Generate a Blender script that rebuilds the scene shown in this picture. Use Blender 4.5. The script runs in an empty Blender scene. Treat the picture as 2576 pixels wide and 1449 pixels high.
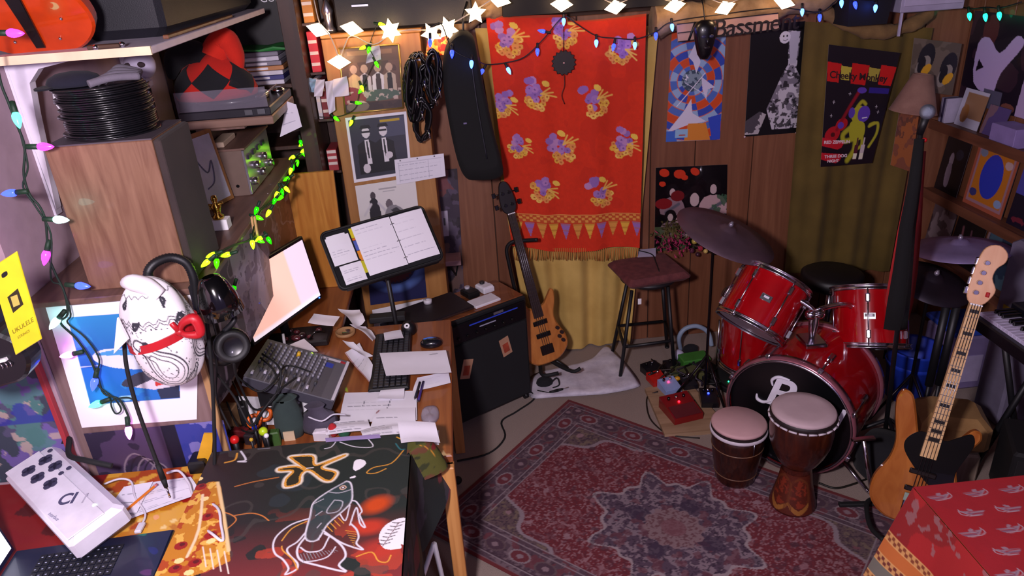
import bpy, math, random
import numpy as np
from mathutils import Vector, Matrix, noise as mnoise
C = bpy.context.scene.collection
SC = bpy.context.scene
PI = math.pi
V = Vector
random.seed(7)

# ------------------------------------------------------------------ camera
CAM_H, PITCH, ROLL, YAW, FPX = 2.35, math.radians(25), math.radians(3.9), math.radians(3.0), 1860.0
_h = V((math.sin(YAW), math.cos(YAW), 0)); _lr = V((math.cos(YAW), -math.sin(YAW), 0)); _up = V((0, 0, 1))
_ld = -_h * math.sin(PITCH) - _up * math.cos(PITCH)
FWD = _h * math.cos(PITCH) - _up * math.sin(PITCH)
IX = _lr * math.cos(ROLL) + _ld * math.sin(ROLL)
IY = -_lr * math.sin(ROLL) + _ld * math.cos(ROLL)
EYE = V((0, 0, CAM_H))
cd = bpy.data.cameras.new('camera'); co = bpy.data.objects.new('camera', cd); C.objects.link(co)
cd.sensor_width = 36; cd.lens = FPX / 2576 * 36; cd.clip_start = .02
m3 = Matrix((IX, -IY, -FWD)).transposed()
co.matrix_world = Matrix.Translation(EYE) @ m3.to_4x4()
SC.camera = co

# ------------------------------------------------------------------ world, lights, exposure
w = bpy.data.worlds.new('world'); SC.world = w; w.use_nodes = True
w.node_tree.nodes['Background'].inputs[0].default_value = (.30, .20, .48, 1)
w.node_tree.nodes['Background'].inputs[1].default_value = .34
def lamp(name, loc, energy, col, radius):
    l = bpy.data.lights.new(name, 'POINT'); l.energy = energy; l.color = col; l.shadow_soft_size = radius
    o = bpy.data.objects.new(name, l); C.objects.link(o); o.location = loc; return o
lamp('ceiling_lamp', (-.42, .12, 2.44), 215, (1, .87, .99), .09)
lamp('right_fill_light', (.9, -.5, 2.4), 30, (.80, .66, 1), .12)  # weak purple fill added to lift the right side, no fixture there
SC.view_settings.view_transform = 'Standard'; SC.view_settings.look = 'None'
SC.view_settings.exposure = .46; SC.view_settings.gamma = 1; SC.view_settings.use_curve_mapping = False

SC.cycles.max_bounces = 5; SC.cycles.diffuse_bounces = 3; SC.cycles.glossy_bounces = 3; SC.cycles.transmission_bounces = 3; SC.cycles.transparent_max_bounces = 6

# ------------------------------------------------------------------ pixel -> real planes of the room
def ray(x, y): return FWD * FPX + IX * (x - 1288) + IY * (y - 724.5)
def Z(x, y, z): r = ray(x, y); return EYE + r * ((z - CAM_H) / r.z)
def Y(x, y, yy): r = ray(x, y); return EYE + r * (yy / r.y)
def X(x, y, xx): r = ray(x, y); return EYE + r * (xx / r.x)
def PLN(x, y, p, n): r = ray(x, y); return EYE + r * ((p - EYE).dot(n) / r.dot(n))

# ------------------------------------------------------------------ colour and materials
def lin(c):
    if isinstance(c, str):
        c = c.lstrip('#'); c = [int(c[i:i + 2], 16) / 255 for i in (0, 2, 4)]
    return tuple((v / 12.92 if v <= .04045 else ((v + .055) / 1.055) ** 2.4) for v in c[:3])
_mats = {}
def _new(name):
    m = bpy.data.materials.new(name); m.use_nodes = True; n = m.node_tree.nodes; return m, n, m.node_tree.links, n['Principled BSDF']
def _bump(n, l, b, scale, strength, dist=.002, coord=None):
    t = n.new('ShaderNodeTexNoise'); t.inputs['Scale'].default_value = scale; t.inputs['Detail'].default_value = 3
    u = n.new('ShaderNodeBump'); u.inputs['Strength'].default_value = strength; u.inputs['Distance'].default_value = dist
    if coord: l.new(coord, t.inputs['Vector'])
    l.new(t.outputs['Fac'], u.inputs['Height']); l.new(u.outputs[0], b.inputs['Normal'])
def M(c, rough=.55, metal=0., var=.10, bump=0., bscale=120, coat=0., sheen=0., alpha=1., trans=0.):
    k = ('M', str(c), rough, metal, var, bump, bscale, coat, sheen, alpha, trans)
    if k in _mats: return _mats[k]
    m, n, l, b = _new('mat_%d' % len(_mats)); a = lin(c)
    g = n.new('ShaderNodeNewGeometry')
    t = n.new('ShaderNodeTexNoise'); t.inputs['Scale'].default_value = 14; t.inputs['Detail'].default_value = 4
    l.new(g.outputs['Position'], t.inputs['Vector'])
    r = n.new('ShaderNodeValToRGB'); r.color_ramp.elements[0].position = .3; r.color_ramp.elements[1].position = .7
    r.color_ramp.elements[0].color = (*[v * (1 - var) for v in a], 1); r.color_ramp.elements[1].color = (*[min(1, v * (1 + var)) for v in a], 1)
    l.new(t.outputs['Fac'], r.inputs['Fac']); l.new(r.outputs[0], b.inputs['Base Color'])
    b.inputs['Roughness'].default_value = rough; b.inputs['Metallic'].default_value = metal
    b.inputs['Coat Weight'].default_value = coat; b.inputs['Sheen Weight'].default_value = sheen
    b.inputs['Alpha'].default_value = alpha; b.inputs['Transmission Weight'].default_value = trans
    if bump: _bump(n, l, b, bscale, bump, coord=g.outputs['Position'])
    _mats[k] = m; return m
def WOOD(c1, c2, rough=.45, axis=2, scale=9., coat=.15, stretch=14.):
    k = ('W', c1, c2, rough, axis, scale, coat, stretch)
    if k in _mats: return _mats[k]
    m, n, l, b = _new('wood_%d' % len(_mats))
    g = n.new('ShaderNodeNewGeometry'); mp = n.new('ShaderNodeMapping')
    s = [scale] * 3; s[axis] = scale / stretch; mp.inputs['Scale'].default_value = s
    l.new(g.outputs['Position'], mp.inputs['Vector'])
    t = n.new('ShaderNodeTexNoise'); t.inputs['Scale'].default_value = 3; t.inputs['Detail'].default_value = 6; t.inputs['Distortion'].default_value = 1.2
    l.new(mp.outputs[0], t.inputs['Vector'])
    r = n.new('ShaderNodeValToRGB'); r.color_ramp.elements[0].position = .32; r.color_ramp.elements[1].position = .68
    r.color_ramp.elements[0].color = (*lin(c1), 1); r.color_ramp.elements[1].color = (*lin(c2), 1)
    l.new(t.outputs['Fac'], r.inputs['Fac']); l.new(r.outputs[0], b.inputs['Base Color'])
    b.inputs['Roughness'].default_value = rough; b.inputs['Coat Weight'].default_value = coat
    u = n.new('ShaderNodeBump'); u.inputs['Strength'].default_value = .15; u.inputs['Distance'].default_value = .001
    l.new(t.outputs['Fac'], u.inputs['Height']); l.new(u.outputs[0], b.inputs['Normal'])
    _mats[k] = m; return m
def FABRIC(c1, c2=None, rough=.95, scale=500, bump=.5, big=6.):
    k = ('F', c1, c2, rough, scale, bump, big)
    if k in _mats: return _mats[k]
    m, n, l, b = _new('fabric_%d' % len(_mats)); g = n.new('ShaderNodeNewGeometry')
    t = n.new('ShaderNodeTexNoise'); t.inputs['Scale'].default_value = big; t.inputs['Detail'].default_value = 8
    l.new(g.outputs['Position'], t.inputs['Vector'])
    r = n.new('ShaderNodeValToRGB'); r.color_ramp.elements[0].position = .3; r.color_ramp.elements[1].position = .7
    r.color_ramp.elements[0].color = (*lin(c1), 1); r.color_ramp.elements[1].color = (*lin(c2 or c1), 1)
    l.new(t.outputs['Fac'], r.inputs['Fac']); l.new(r.outputs[0], b.inputs['Base Color'])
    b.inputs['Roughness'].default_value = rough; b.inputs['Sheen Weight'].default_value = .03
    _bump(n, l, b, scale, bump, .0015, g.outputs['Position'])
    _mats[k] = m; return m
def EMIT(c, s, base=None):
    k = ('E', str(c), s)
    if k in _mats: return _mats[k]
    m, n, l, b = _new('glow_%d' % len(_mats))
    b.inputs['Base Color'].default_value = (*lin(base or c), 1); b.inputs['Roughness'].default_value = .25
    b.inputs['Emission Color'].default_value = (*lin(c), 1); b.inputs['Emission Strength'].default_value = s
    _mats[k] = m; return m
def PRINT(rough=.6, bump=.0, emit=0., coat=0., bscale=400):
    k = ('P', rough, bump, emit, coat, bscale)
    if k in _mats: return _mats[k]
    m, n, l, b = _new('print_%d' % len(_mats))
    a = n.new('ShaderNodeAttribute'); a.attribute_name = 'Col'
    l.new(a.outputs['Color'], b.inputs['Base Color']); b.inputs['Roughness'].default_value = rough; b.inputs['Coat Weight'].default_value = coat
    if emit:
        l.new(a.outputs['Color'], b.inputs['Emission Color']); b.inputs['Emission Strength'].default_value = emit
    if bump:
        g = n.new('ShaderNodeNewGeometry'); _bump(n, l, b, bscale, bump, .002, g.outputs['Position'])
    _mats[k] = m; return m
BLACK = M('#101014', .5); BLACKG = M('#0a0a0c', .25, coat=.4); CHROME = M('#d8d8e0', .16, 1., .03); WHITE = M('#e8e6ea', .6, var=.03)
DARK = M('#1c1a20', .7); PAPER = M('#e6e2ea', .8, var=.05); RUBBER = M('#0c0c0e', .75); STEEL = M('#8a8a92', .32, 1.)
TAN = WOOD('#7a4a22', '#9a6432'); CLOTHB = FABRIC('#0b0b10', '#15151b')

# ------------------------------------------------------------------ objects
ORG = {}
def tag(o, label=None, cat=None, group=None, kind=None):
    if label: o['label'] = label
    if cat: o['category'] = cat
    if group: o['group'] = group
    if kind: o['kind'] = kind
    return o
def T(name, label, cat, loc, group=None):
    o = bpy.data.objects.new(name, None); C.objects.link(o); o.location = loc; o.empty_display_size = .05
    ORG[o.name] = V(loc); return tag(o, label, cat, group)
def link(name, me, mat, parent, org, **kw):
    if mat: me.materials.append(mat)
    o = bpy.data.objects.new(name, me); C.objects.link(o); ORG[o.name] = V(org)
    if parent is not None: o.parent = parent
    else: o.location = org
    return tag(o, **kw)
def basis(p0, p1, hint=(0, 0, 1)):
    z = (V(p1) - V(p0)).normalized(); h = V(hint)
    if abs(z.dot(h)) > .98: h = V((1, 0, 0))
    x = h.cross(z).normalized(); return x, z.cross(x), z
def frame(o, x, y, z):
    m = Matrix((V(x).normalized(), V(y).normalized(), V(z).normalized())).transposed().to_4x4(); m.translation = V(o); return m
def yawm(o, deg): return Matrix.Translation(V(o)) @ Matrix.Rotation(math.radians(deg), 4, 'Z')
class MB:
    def __init__(s, xf=None): s.v = []; s.f = []; s.sm = []; s.xf = xf
    def add(s, vs, fs, smooth=False):
        k = len(s.v)
        s.v += [(s.xf @ V(p)) if s.xf else V(p) for p in vs]
        s.f += [tuple(i + k for i in f) for f in fs]; s.sm += [smooth] * len(fs); return s
    def box(s, a, b, bev=0.):
        a, b = V(a), V(b); lo = V([min(a[i], b[i]) for i in range(3)]); hi = V([max(a[i], b[i]) for i in range(3)])
        if bev <= 0:
            p = [(x, y, z) for z in (lo.z, hi.z) for y in (lo.y, hi.y) for x in (lo.x, hi.x)]
            return s.add(p, [(0, 2, 3, 1), (4, 5, 7, 6), (0, 1, 5, 4), (2, 6, 7, 3), (0, 4, 6, 2), (1, 3, 7, 5)])
        e = min(bev, .49 * min(hi - lo))
        def ring(i, z): return [(lo.x + e + -i, lo.y - i + 0, z), (hi.x - e + i * 0, lo.y - i, z)]
        def rect(ins, z):
            x0, x1, y0, y1 = lo.x + ins, hi.x - ins, lo.y + ins, hi.y - ins; c = e * .6
            return [(x0 + c, y0, z), (x1 - c, y0, z), (x1, y0 + c, z), (x1, y1 - c, z), (x1 - c, y1, z), (x0 + c, y1, z), (x0, y1 - c, z), (x0, y0 + c, z)]
        return s.loft([rect(e, lo.z), rect(0, lo.z + e), rect(0, hi.z - e), rect(e, hi.z)], cap=True)
    def loft(s, rings, cap=True, closed=True, smooth=False):
        n = len(rings[0]); vs = [p for r in rings for p in r]; fs = []
        for i in range(len(rings) - 1):
            for j in range(n if closed else n - 1):
                k = (j + 1) % n; fs.append((i * n + j, i * n + k, (i + 1) * n + k, (i + 1) * n + j))
        s.add(vs, fs, smooth)
        if cap and closed:
            k = len(s.v) - len(vs); s.f += [tuple(k + j for j in reversed(range(n))), tuple(k + (len(rings) - 1) * n + j for j in range(n))]; s.sm += [False, False]
        return s
    def cyl(s, p0, p1, r0, r1=None, n=16, cap=True, smooth=True):
        x, y, z = basis(p0, p1); r1 = r0 if r1 is None else r1
        return s.loft([[V(p) + (x * math.cos(a) + y * math.sin(a)) * r for a in [2 * PI * i / n for i in range(n)]] for p, r in ((p0, r0), (p1, r1))], cap, True, smooth)
    def lathe(s, prof, o=(0, 0, 0), ax=None, n=28, cap=True, smooth=True):
        z = V(ax or (0, 0, 1)).normalized(); x, y, z = basis((0, 0, 0), z); o = V(o)
        return s.loft([[o + z * h + (x * math.cos(a) + y * math.sin(a)) * max(r, 1e-4) for a in [2 * PI * i / n for i in range(n)]] for r, h in prof], cap, True, smooth)
    def tube(s, pts, r, n=8, cap=True, res=0):
        pts = [V(p) for p in pts]
        if res:
            n0 = len(pts); pts = smooth3(pts, res)
            if isinstance(r, (list, tuple)) and len(r) == n0: r = [float(np.interp(k / res, range(n0), r)) for k in range(len(pts))]
        rings = []; x = None
        for i, p in enumerate(pts):
            d = (pts[min(i + 1, len(pts) - 1)] - pts[max(i - 1, 0)])
            d = d.normalized() if d.length > 1e-9 else V((0, 0, 1))
            if x is None:
                h = V((0, 0, 1)) if abs(d.z) < .9 else V((1, 0, 0)); x = h.cross(d).normalized()
            else:
                x = (x - d * x.dot(d)); x = x.normalized() if x.length > 1e-6 else V((1, 0, 0)).cross(d).normalized()
            y = d.cross(x); rr = r[i] if isinstance(r, (list, tuple)) else r
            rings.append([p + (x * math.cos(a) + y * math.sin(a)) * rr for a in [2 * PI * k / n for k in range(n)]])
        return s.loft(rings, cap, True, True)
    def prism(s, poly, z0, z1, bev=0.):
        a = sum(poly[i][0] * poly[(i + 1) % len(poly)][1] - poly[(i + 1) % len(poly)][0] * poly[i][1] for i in range(len(poly)))
        if a < 0: poly = poly[::-1]
        rings = []
        if bev:
            ins = inset(poly, bev); rings = [[(*p, z0) for p in ins], [(*p, z0 + bev) for p in poly], [(*p, z1 - bev) for p in poly], [(*p, z1) for p in ins]]
        else: rings = [[(*p, z0) for p in poly], [(*p, z1) for p in poly]]
        return s.loft(rings, True)
    def ball(s, c, r, n=14, m=9, sc=(1, 1, 1)):
        c = V(c)
        return s.loft([[c + V((math.cos(a) * math.sin(t) * r * sc[0], math.sin(a) * math.sin(t) * r * sc[1], -math.cos(t) * r * sc[2])) for a in [2 * PI * i / n for i in range(n)]] for t in [.02 + (PI - .04) * k / m for k in range(m + 1)]], True, True, True)
    def quad(s, a, b, c, d): return s.add([a, b, c, d], [(0, 1, 2, 3)])
    def obj(s, name, mat, parent=None, **kw):
        if parent is not None: org = ORG[parent.name]
        else:
            xs = list(zip(*s.v)); org = V(((min(xs[0]) + max(xs[0])) / 2, (min(xs[1]) + max(xs[1])) / 2, min(xs[2])))
        me = bpy.data.meshes.new(name); me.from_pydata([p - org for p in s.v], [], s.f)
        me.polygons.foreach_set('use_smooth', s.sm); me.update()
        return link(name, me, mat, parent, org, **kw)
    def mesh(s, name, mat=None):
        me = bpy.data.meshes.new(name); me.from_pydata(s.v, [], s.f); me.polygons.foreach_set('use_smooth', s.sm); me.update()
        if mat: me.materials.append(mat)
        return me
def inst(name, me, mat4, parent, **kw):
    o = bpy.data.objects.new(name, me); C.objects.link(o)
    if parent is not None:
        o.parent = parent; org = ORG[parent.name]; o.matrix_local = Matrix.Translation(-org) @ mat4
    else: o.matrix_local = mat4
    ORG[o.name] = mat4.translation.copy(); return tag(o, **kw)
def inset(poly, d):
    n = len(poly); out = []
    for i in range(n):
        a, b, c = V(poly[i - 1]), V(poly[i]), V(poly[(i + 1) % n]); e1 = (b - a).normalized(); e2 = (c - b).normalized()
        nn = V((-e1.y - e2.y, e1.x + e2.x)); nn = nn.normalized() if nn.length > 1e-6 else V((-e1.y, e1.x))
        k = max(.45, nn.dot(V((-e1.y, e1.x)))); out.append(tuple(b + nn * (d / k)))
    return out
def smooth3(pts, res=6, closed=False):
    pts = [V(p) for p in pts]; n = len(pts); out = []
    for i in range(n if closed else n - 1):
        g = (lambda k: pts[k % n]) if closed else (lambda k: pts[min(max(k, 0), n - 1)])
        a, b, c, d = g(i - 1), g(i), g(i + 1), g(i + 2)
        for j in range(res):
            t = j / res; out.append(.5 * ((2 * b) + (c - a) * t + (2 * a - 5 * b + 4 * c - d) * t * t + (3 * b - a - 3 * c + d) * t ** 3))
    if not closed: out.append(pts[-1])
    return out
def sm2(pts, res=6, closed=True): return [(p[0], p[1]) for p in smooth3([(*p, 0) for p in pts], res, closed)]

# ------------------------------------------------------------------ painted canvases (flat print), carried as colours of a fine grid
def vnoise(x, y, seed=0):
    xi, yi = np.floor(x).astype(np.int64), np.floor(y).astype(np.int64); xf, yf = x - xi, y - yi
    def hsh(a, b):
        h = (a * 374761393 + b * 668265263 + seed * 1442695041) & 0xffffffff; h = ((h ^ (h >> 13)) * 1274126177) & 0xffffffff
        return ((h ^ (h >> 16)) & 0xffff) / 65535.0
    u, v = xf * xf * (3 - 2 * xf), yf * yf * (3 - 2 * yf)
    return (hsh(xi, yi) * (1 - u) + hsh(xi + 1, yi) * u) * (1 - v) + (hsh(xi, yi + 1) * (1 - u) + hsh(xi + 1, yi + 1) * u) * v
class CV:
    def __init__(s, w, h, px=.0025, bg='#ffffff'):
        s.w, s.h = w, h; s.nx, s.ny = max(3, int(w / px) + 1), max(3, int(h / px) + 1)
        s.x, s.y = np.meshgrid(np.linspace(0, w, s.nx), np.linspace(0, h, s.ny)); s.c = np.empty((s.ny, s.nx, 3)); s.c[:] = lin(bg)
    def mix(s, m, c, k=1.):
        m = (np.clip(np.asarray(m, float), 0, 1) * k)[..., None]; s.c = s.c * (1 - m) + np.array(lin(c)) * m; return s
    def rect(s, x0, y0, x1, y1, c, k=1.): return s.mix((s.x >= x0) & (s.x <= x1) & (s.y >= y0) & (s.y <= y1), c, k)
    def ell(s, cx, cy, rx, ry, c, rot=0., k=1., soft=0.):
        a = math.radians(rot); dx, dy = s.x - cx, s.y - cy; u = dx * math.cos(a) + dy * math.sin(a); v = -dx * math.sin(a) + dy * math.cos(a)
        d = np.sqrt((u / rx) ** 2 + (v / ry) ** 2); return s.mix(np.clip((1 - d) / soft, 0, 1) if soft else d <= 1, c, k)
    def pmask(s, pts):
        ins = np.zeros(s.x.shape, bool); n = len(pts)
        for i in range(n):
            (x0, y0), (x1, y1) = pts[i], pts[(i + 1) % n]
            if y0 == y1: continue
            cnd = ((y0 > s.y) != (y1 > s.y)); ins ^= cnd & (s.x < (x1 - x0) * (s.y - y0) / (y1 - y0) + x0)
        return ins
    def poly(s, pts, c, k=1., smooth=0):
        if smooth: pts = sm2(pts, smooth)
        return s.mix(s.pmask(pts), c, k)
    def dist(s, pts):
        d = np.full(s.x.shape, 9.)
        for (x0, y0), (x1, y1) in zip(pts[:-1], pts[1:]):
            dx, dy = x1 - x0, y1 - y0; L = dx * dx + dy * dy + 1e-12
            t = np.clip(((s.x - x0) * dx + (s.y - y0) * dy) / L, 0, 1); d = np.minimum(d, np.hypot(s.x - x0 - t * dx, s.y - y0 - t * dy))
        return d
    def line(s, pts, w, c, smooth=0, k=1., soft=.4):
        if smooth: pts = sm2(pts, smooth, False)
        d = s.dist(pts); return s.mix(np.clip((w / 2 - d) / (w * soft) + .5, 0, 1), c, k)
    def noise(s, sc, seed=0, octv=3):
        t = 0; a = 1; tot = 0
        for o in range(octv): t = t + a * vnoise(s.x * sc * 2 ** o + 7.3 * o, s.y * sc * 2 ** o + 3.1, seed + o); tot += a; a *= .5
        return t / tot
    def grain(s, sc, amt, seed=0): s.c = np.clip(s.c * (1 + amt * (s.noise(sc, seed)[..., None] - .5) * 2), 0, 1); return s
    def writing(s, x0, y0, x1, y1, rows, c='#444455', lw=.0012, slope=0., seed=1):
        rnd = random.Random(seed)
        for i in range(rows):
            yy = y0 + (y1 - y0) * (i + .5) / rows; x = x0; end = x0 + (x1 - x0) * rnd.uniform(.55, 1)
            while x < end:
                L = rnd.uniform(.008, .028); s.line([(x, yy + slope * (x - x0)), (min(x + L, end), yy + slope * (x + L - x0))], lw, c, k=.75); x += L + rnd.uniform(.004, .009)
        return s
def gridmesh(name, cv, P, mat, parent=None, org=None, flip=False, **kw):
    """P(x, y) maps canvas metres (numpy arrays) to world xyz arrays"""
    px, py, pz = P(cv.x, cv.y); co_ = np.stack([px, py, pz], -1).reshape(-1, 3)
    if parent is not None: org = ORG[parent.name]
    elif org is None: org = V((*co_.mean(0)[:2], co_[:, 2].min()))
    co_ = co_ - np.array(org); ny, nx = cv.ny, cv.nx
    i = (np.arange(ny - 1)[:, None] * nx + np.arange(nx - 1)[None]).ravel()
    q = np.stack([i, i + nx, i + nx + 1, i + 1], -1)
    if flip: q = q[:, ::-1]
    me = bpy.data.meshes.new(name); me.vertices.add(len(co_)); me.vertices.foreach_set('co', co_.astype(np.float32).ravel())
    me.loops.add(q.size); me.loops.foreach_set('vertex_index', q.astype(np.int32).ravel())
    me.polygons.add(len(q)); me.polygons.foreach_set('loop_start', np.arange(0, q.size, 4, dtype=np.int32))
    me.polygons.foreach_set('use_smooth', np.ones(len(q), bool)); me.update(calc_edges=True)
    at = me.color_attributes.new('Col', 'FLOAT_COLOR', 'POINT')
    at.data.foreach_set('color', np.concatenate([cv.c.reshape(-1, 3), np.ones((nx * ny, 1))], 1).astype(np.float32).ravel())
    return link(name, me, mat, parent, org, **kw)
def flatP(o, ux, uy, n=None, bend=0.):
    """canvas origin o, x direction ux, y (down) direction uy"""
    o, ux, uy = V(o), V(ux).normalized(), V(uy).normalized()
    def f(x, y): return tuple(o[i] + ux[i] * x + uy[i] * y for i in range(3))
    return f
def quadP(cv, tl, tr, br, bl):
    """canvas stretched over four corner points"""
    def f(x, y):
        u, v = x / cv.w, y / cv.h
        return tuple(tl[i] * (1 - u) * (1 - v) + tr[i] * u * (1 - v) + br[i] * u * v + bl[i] * (1 - u) * v for i in range(3))
    return f
def TEXT(s, size, mat4, mat, parent, name='lettering', extrude=.0006, align='LEFT', spacing=1., shear=0., bold=0., **kw):
    cu = bpy.data.curves.new('t', 'FONT'); cu.body = s; cu.size = size; cu.extrude = extrude; cu.align_x = align; cu.space_character = spacing; cu.shear = shear; cu.offset = bold
    o = bpy.data.objects.new('t', cu); C.objects.link(o); dg = bpy.context.evaluated_depsgraph_get(); me = bpy.data.meshes.new_from_object(o.evaluated_get(dg))
    bpy.data.objects.remove(o); me.transform(mat4)
    org = ORG[parent.name] if parent is not None else mat4.translation
    me.transform(Matrix.Translation(-V(org))); me.name = name; me.materials.clear()
    return link(name, me, mat, parent, org, **kw)
# ================================================================== THE ROOM
XL, XR, YB, CEIL = -1.38, 2.85, 4.10, 2.55
def struct(name, mb, mat, parent=None, label=None):
    o = mb.obj(name, mat, parent)
    if parent is None: o['kind'] = 'structure'
    if label: o['label'] = label
    return o
fm, n_, l_, b_ = _new('carpet'); g_ = n_.new('ShaderNodeNewGeometry')
t1 = n_.new('ShaderNodeTexNoise'); t1.inputs['Scale'].default_value = 260; t1.inputs['Detail'].default_value = 2
t2 = n_.new('ShaderNodeTexNoise'); t2.inputs['Scale'].default_value = 2.2; t2.inputs['Detail'].default_value = 5
mx = n_.new('ShaderNodeMix'); mx.data_type = 'RGBA'; mx.inputs['Factor'].default_value = .5
ra = n_.new('ShaderNodeValToRGB'); ra.color_ramp.elements[0].color = (*lin('#6e5f58'), 1); ra.color_ramp.elements[1].color = (*lin('#b09e92'), 1)
rb = n_.new('ShaderNodeValToRGB'); rb.color_ramp.elements[0].color = (*lin('#807067'), 1); rb.color_ramp.elements[1].color = (*lin('#a08e84'), 1)
for t_ in (t1, t2): l_.new(g_.outputs['Position'], t_.inputs['Vector'])
l_.new(t1.outputs['Fac'], ra.inputs['Fac']); l_.new(t2.outputs['Fac'], rb.inputs['Fac'])
l_.new(ra.outputs[0], mx.inputs[6]); l_.new(rb.outputs[0], mx.inputs[7]); l_.new(mx.outputs[2], b_.inputs['Base Color']); b_.inputs['Roughness'].default_value = 1
bu = n_.new('ShaderNodeBump'); bu.inputs['Strength'].default_value = .6; bu.inputs['Distance'].default_value = .004; l_.new(t1.outputs['Fac'], bu.inputs['Height']); l_.new(bu.outputs[0], b_.inputs['Normal'])
struct('floor', MB().box((XL - .6, -1, -.1), (XR + .1, YB + .1, 0)), fm, label='grey beige carpeted floor')
struct('ceiling', MB().box((XL - .6, -1, CEIL), (XR + .1, YB + .1, CEIL + .1)), M('#2a221c', .9, bump=.4, bscale=20), label='dark unfinished ceiling')
struct('wall_left', MB().box((XL - .6, 2.14, 0), (XL, YB + .1, CEIL)).box((XL - .6, -1, 0), (XL - .5, 2.14, CEIL)), M('#a98f9a', .85, var=.08, bump=.15, bscale=60), label='mauve plastered wall on the desk side')
wb = struct('wall_back', MB().box((XL, YB, 0), (XR, YB + .1, CEIL)), M('#3a2418', .8), label='back wall of brown wood panelling')
pb = [WOOD('#6c4028', '#805036', .5, 2, 8, .1, 20), WOOD('#72452e', '#86573c', .5, 2, 8, .1, 20), WOOD('#683c26', '#7a4c32', .5, 2, 8, .1, 20)]
x = XL; i = 0
while x < XR - .01:
    wd = [.30, .21, .41, .26, .34][i % 5]; x1 = min(x + wd, XR)
    struct('panel_board', MB().box((x + .003, YB - .012, .0), (x1 - .003, YB, 1.98), .003), pb[i % 3], wb); x = x1; i += 1
wr = struct('wall_right', MB().box((XR, -1, 0), (XR + .1, YB + .1, CEIL)), M('#4a2c20', .8), label='dark brown panelled wall behind the record shelves')
y = 2.2; i = 0
while y < YB - .05:
    wd = [.2, .16, .24][i % 3]; y1 = min(y + wd, YB); struct('panel_board', MB().box((XR - .012, y + .003, 0), (XR, y1 - .003, 2.3), .003), pb[(i + 1) % 3], wr); y = y1; i += 1
# dark beam and drooping insulation above the panelling
struct('trim_1', MB().box((.25, 3.86, 2.02), (1.14, 4.08, 2.5)), M('#0c0a10', .8), label='black beam above the orange hanging cloth')
def fluff(pts, rad, mat, name, label, seed):
    pts = smooth3(pts, 10); mb = MB(); rings = []
    for k, p in enumerate(pts):
        ring = []
        for j in range(22):
            a = 2 * PI * j / 22; q = V((0, math.cos(a) * rad, math.sin(a) * rad * 1.05))
            d = mnoise.noise((p + q) * 9 + V((seed, 0, 0))) * .5 + mnoise.noise((p + q) * 30) * .22
            ring.append(p + q * (1 + d))
        rings.append(ring)
    mb.loft(rings, True, True, True); o = mb.obj(name, mat, None, kind='structure'); o['label'] = label; return o
INS = FABRIC('#7d6244', '#a98a64', .95, 90, .9, 14)
fluff([Y(1640, 52, 3.99), Y(1760, 40, 3.99), Y(1880, 22, 3.99), Y(2000, 0, 3.99), Y(2100, -30, 3.99)], .075, INS, 'trim_2', 'beige insulation batt drooping over the poster wall', 3)
fluff([Y(1128, 50, 3.96), Y(1180, 25, 3.98), Y(1250, 12, 3.98), Y(1330, -10, 3.98)], .075, INS, 'trim_3', 'beige insulation tuft beside the black beam', 9)
fluff([Y(2060, 20, 3.98), Y(2120, 58, 3.97), Y(2200, 78, 3.97), Y(2290, 62, 3.98), Y(2340, 30, 4.0)], .035, FABRIC('#6a5030', '#85683e', .95, 90, .9, 14), 'trim_4', 'brown gathered heading of the olive curtain', 5)

# ------------------------------------------------------------------ hanging cloths
def cloth(name, cv, tl, tr, br, bl, folds, mat, label, cat, wave=None, push=0., parent=None, thin=None):
    base = quadP(cv, tl, tr, br, bl)
    def P(x, y):
        px, py, pz = base(x, y); u, v = x / cv.w, y / cv.h; d = 0
        for fr, ph, am, v0 in folds: d = d + am * np.sin(u * fr + ph + v * .6) * np.clip((v - v0) / .3, 0, 1)
        px, pz2 = px, pz
        if wave is not None: pz2 = pz + wave(u, v)
        return px, py - np.abs(d) * 0 + d - push, pz2
    return gridmesh(name, cv, P, mat, parent, label=label, cat=cat)
cv = CV(.95, 1.95, .008, '#b4914a'); cv.grain(40, .12); cv.mix(cv.noise(3, 4) > .56, '#c8a558', .5)
yc = cloth('yellow_curtain', cv, Y(1195, 72, 4.045), Y(1655, 66, 4.045), V((.93, 4.04, .012)), V((.30, 4.04, .012)),
      [(22, .3, .02, -.3), (41, 1.2, .01, -.3), (9, 0, .012, .3)], FABRIC('#b4924a', '#d0ae60', .95, 300, .5, 5), 'long mustard yellow curtain hanging to the floor behind the orange cloth', 'curtain')
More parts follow.
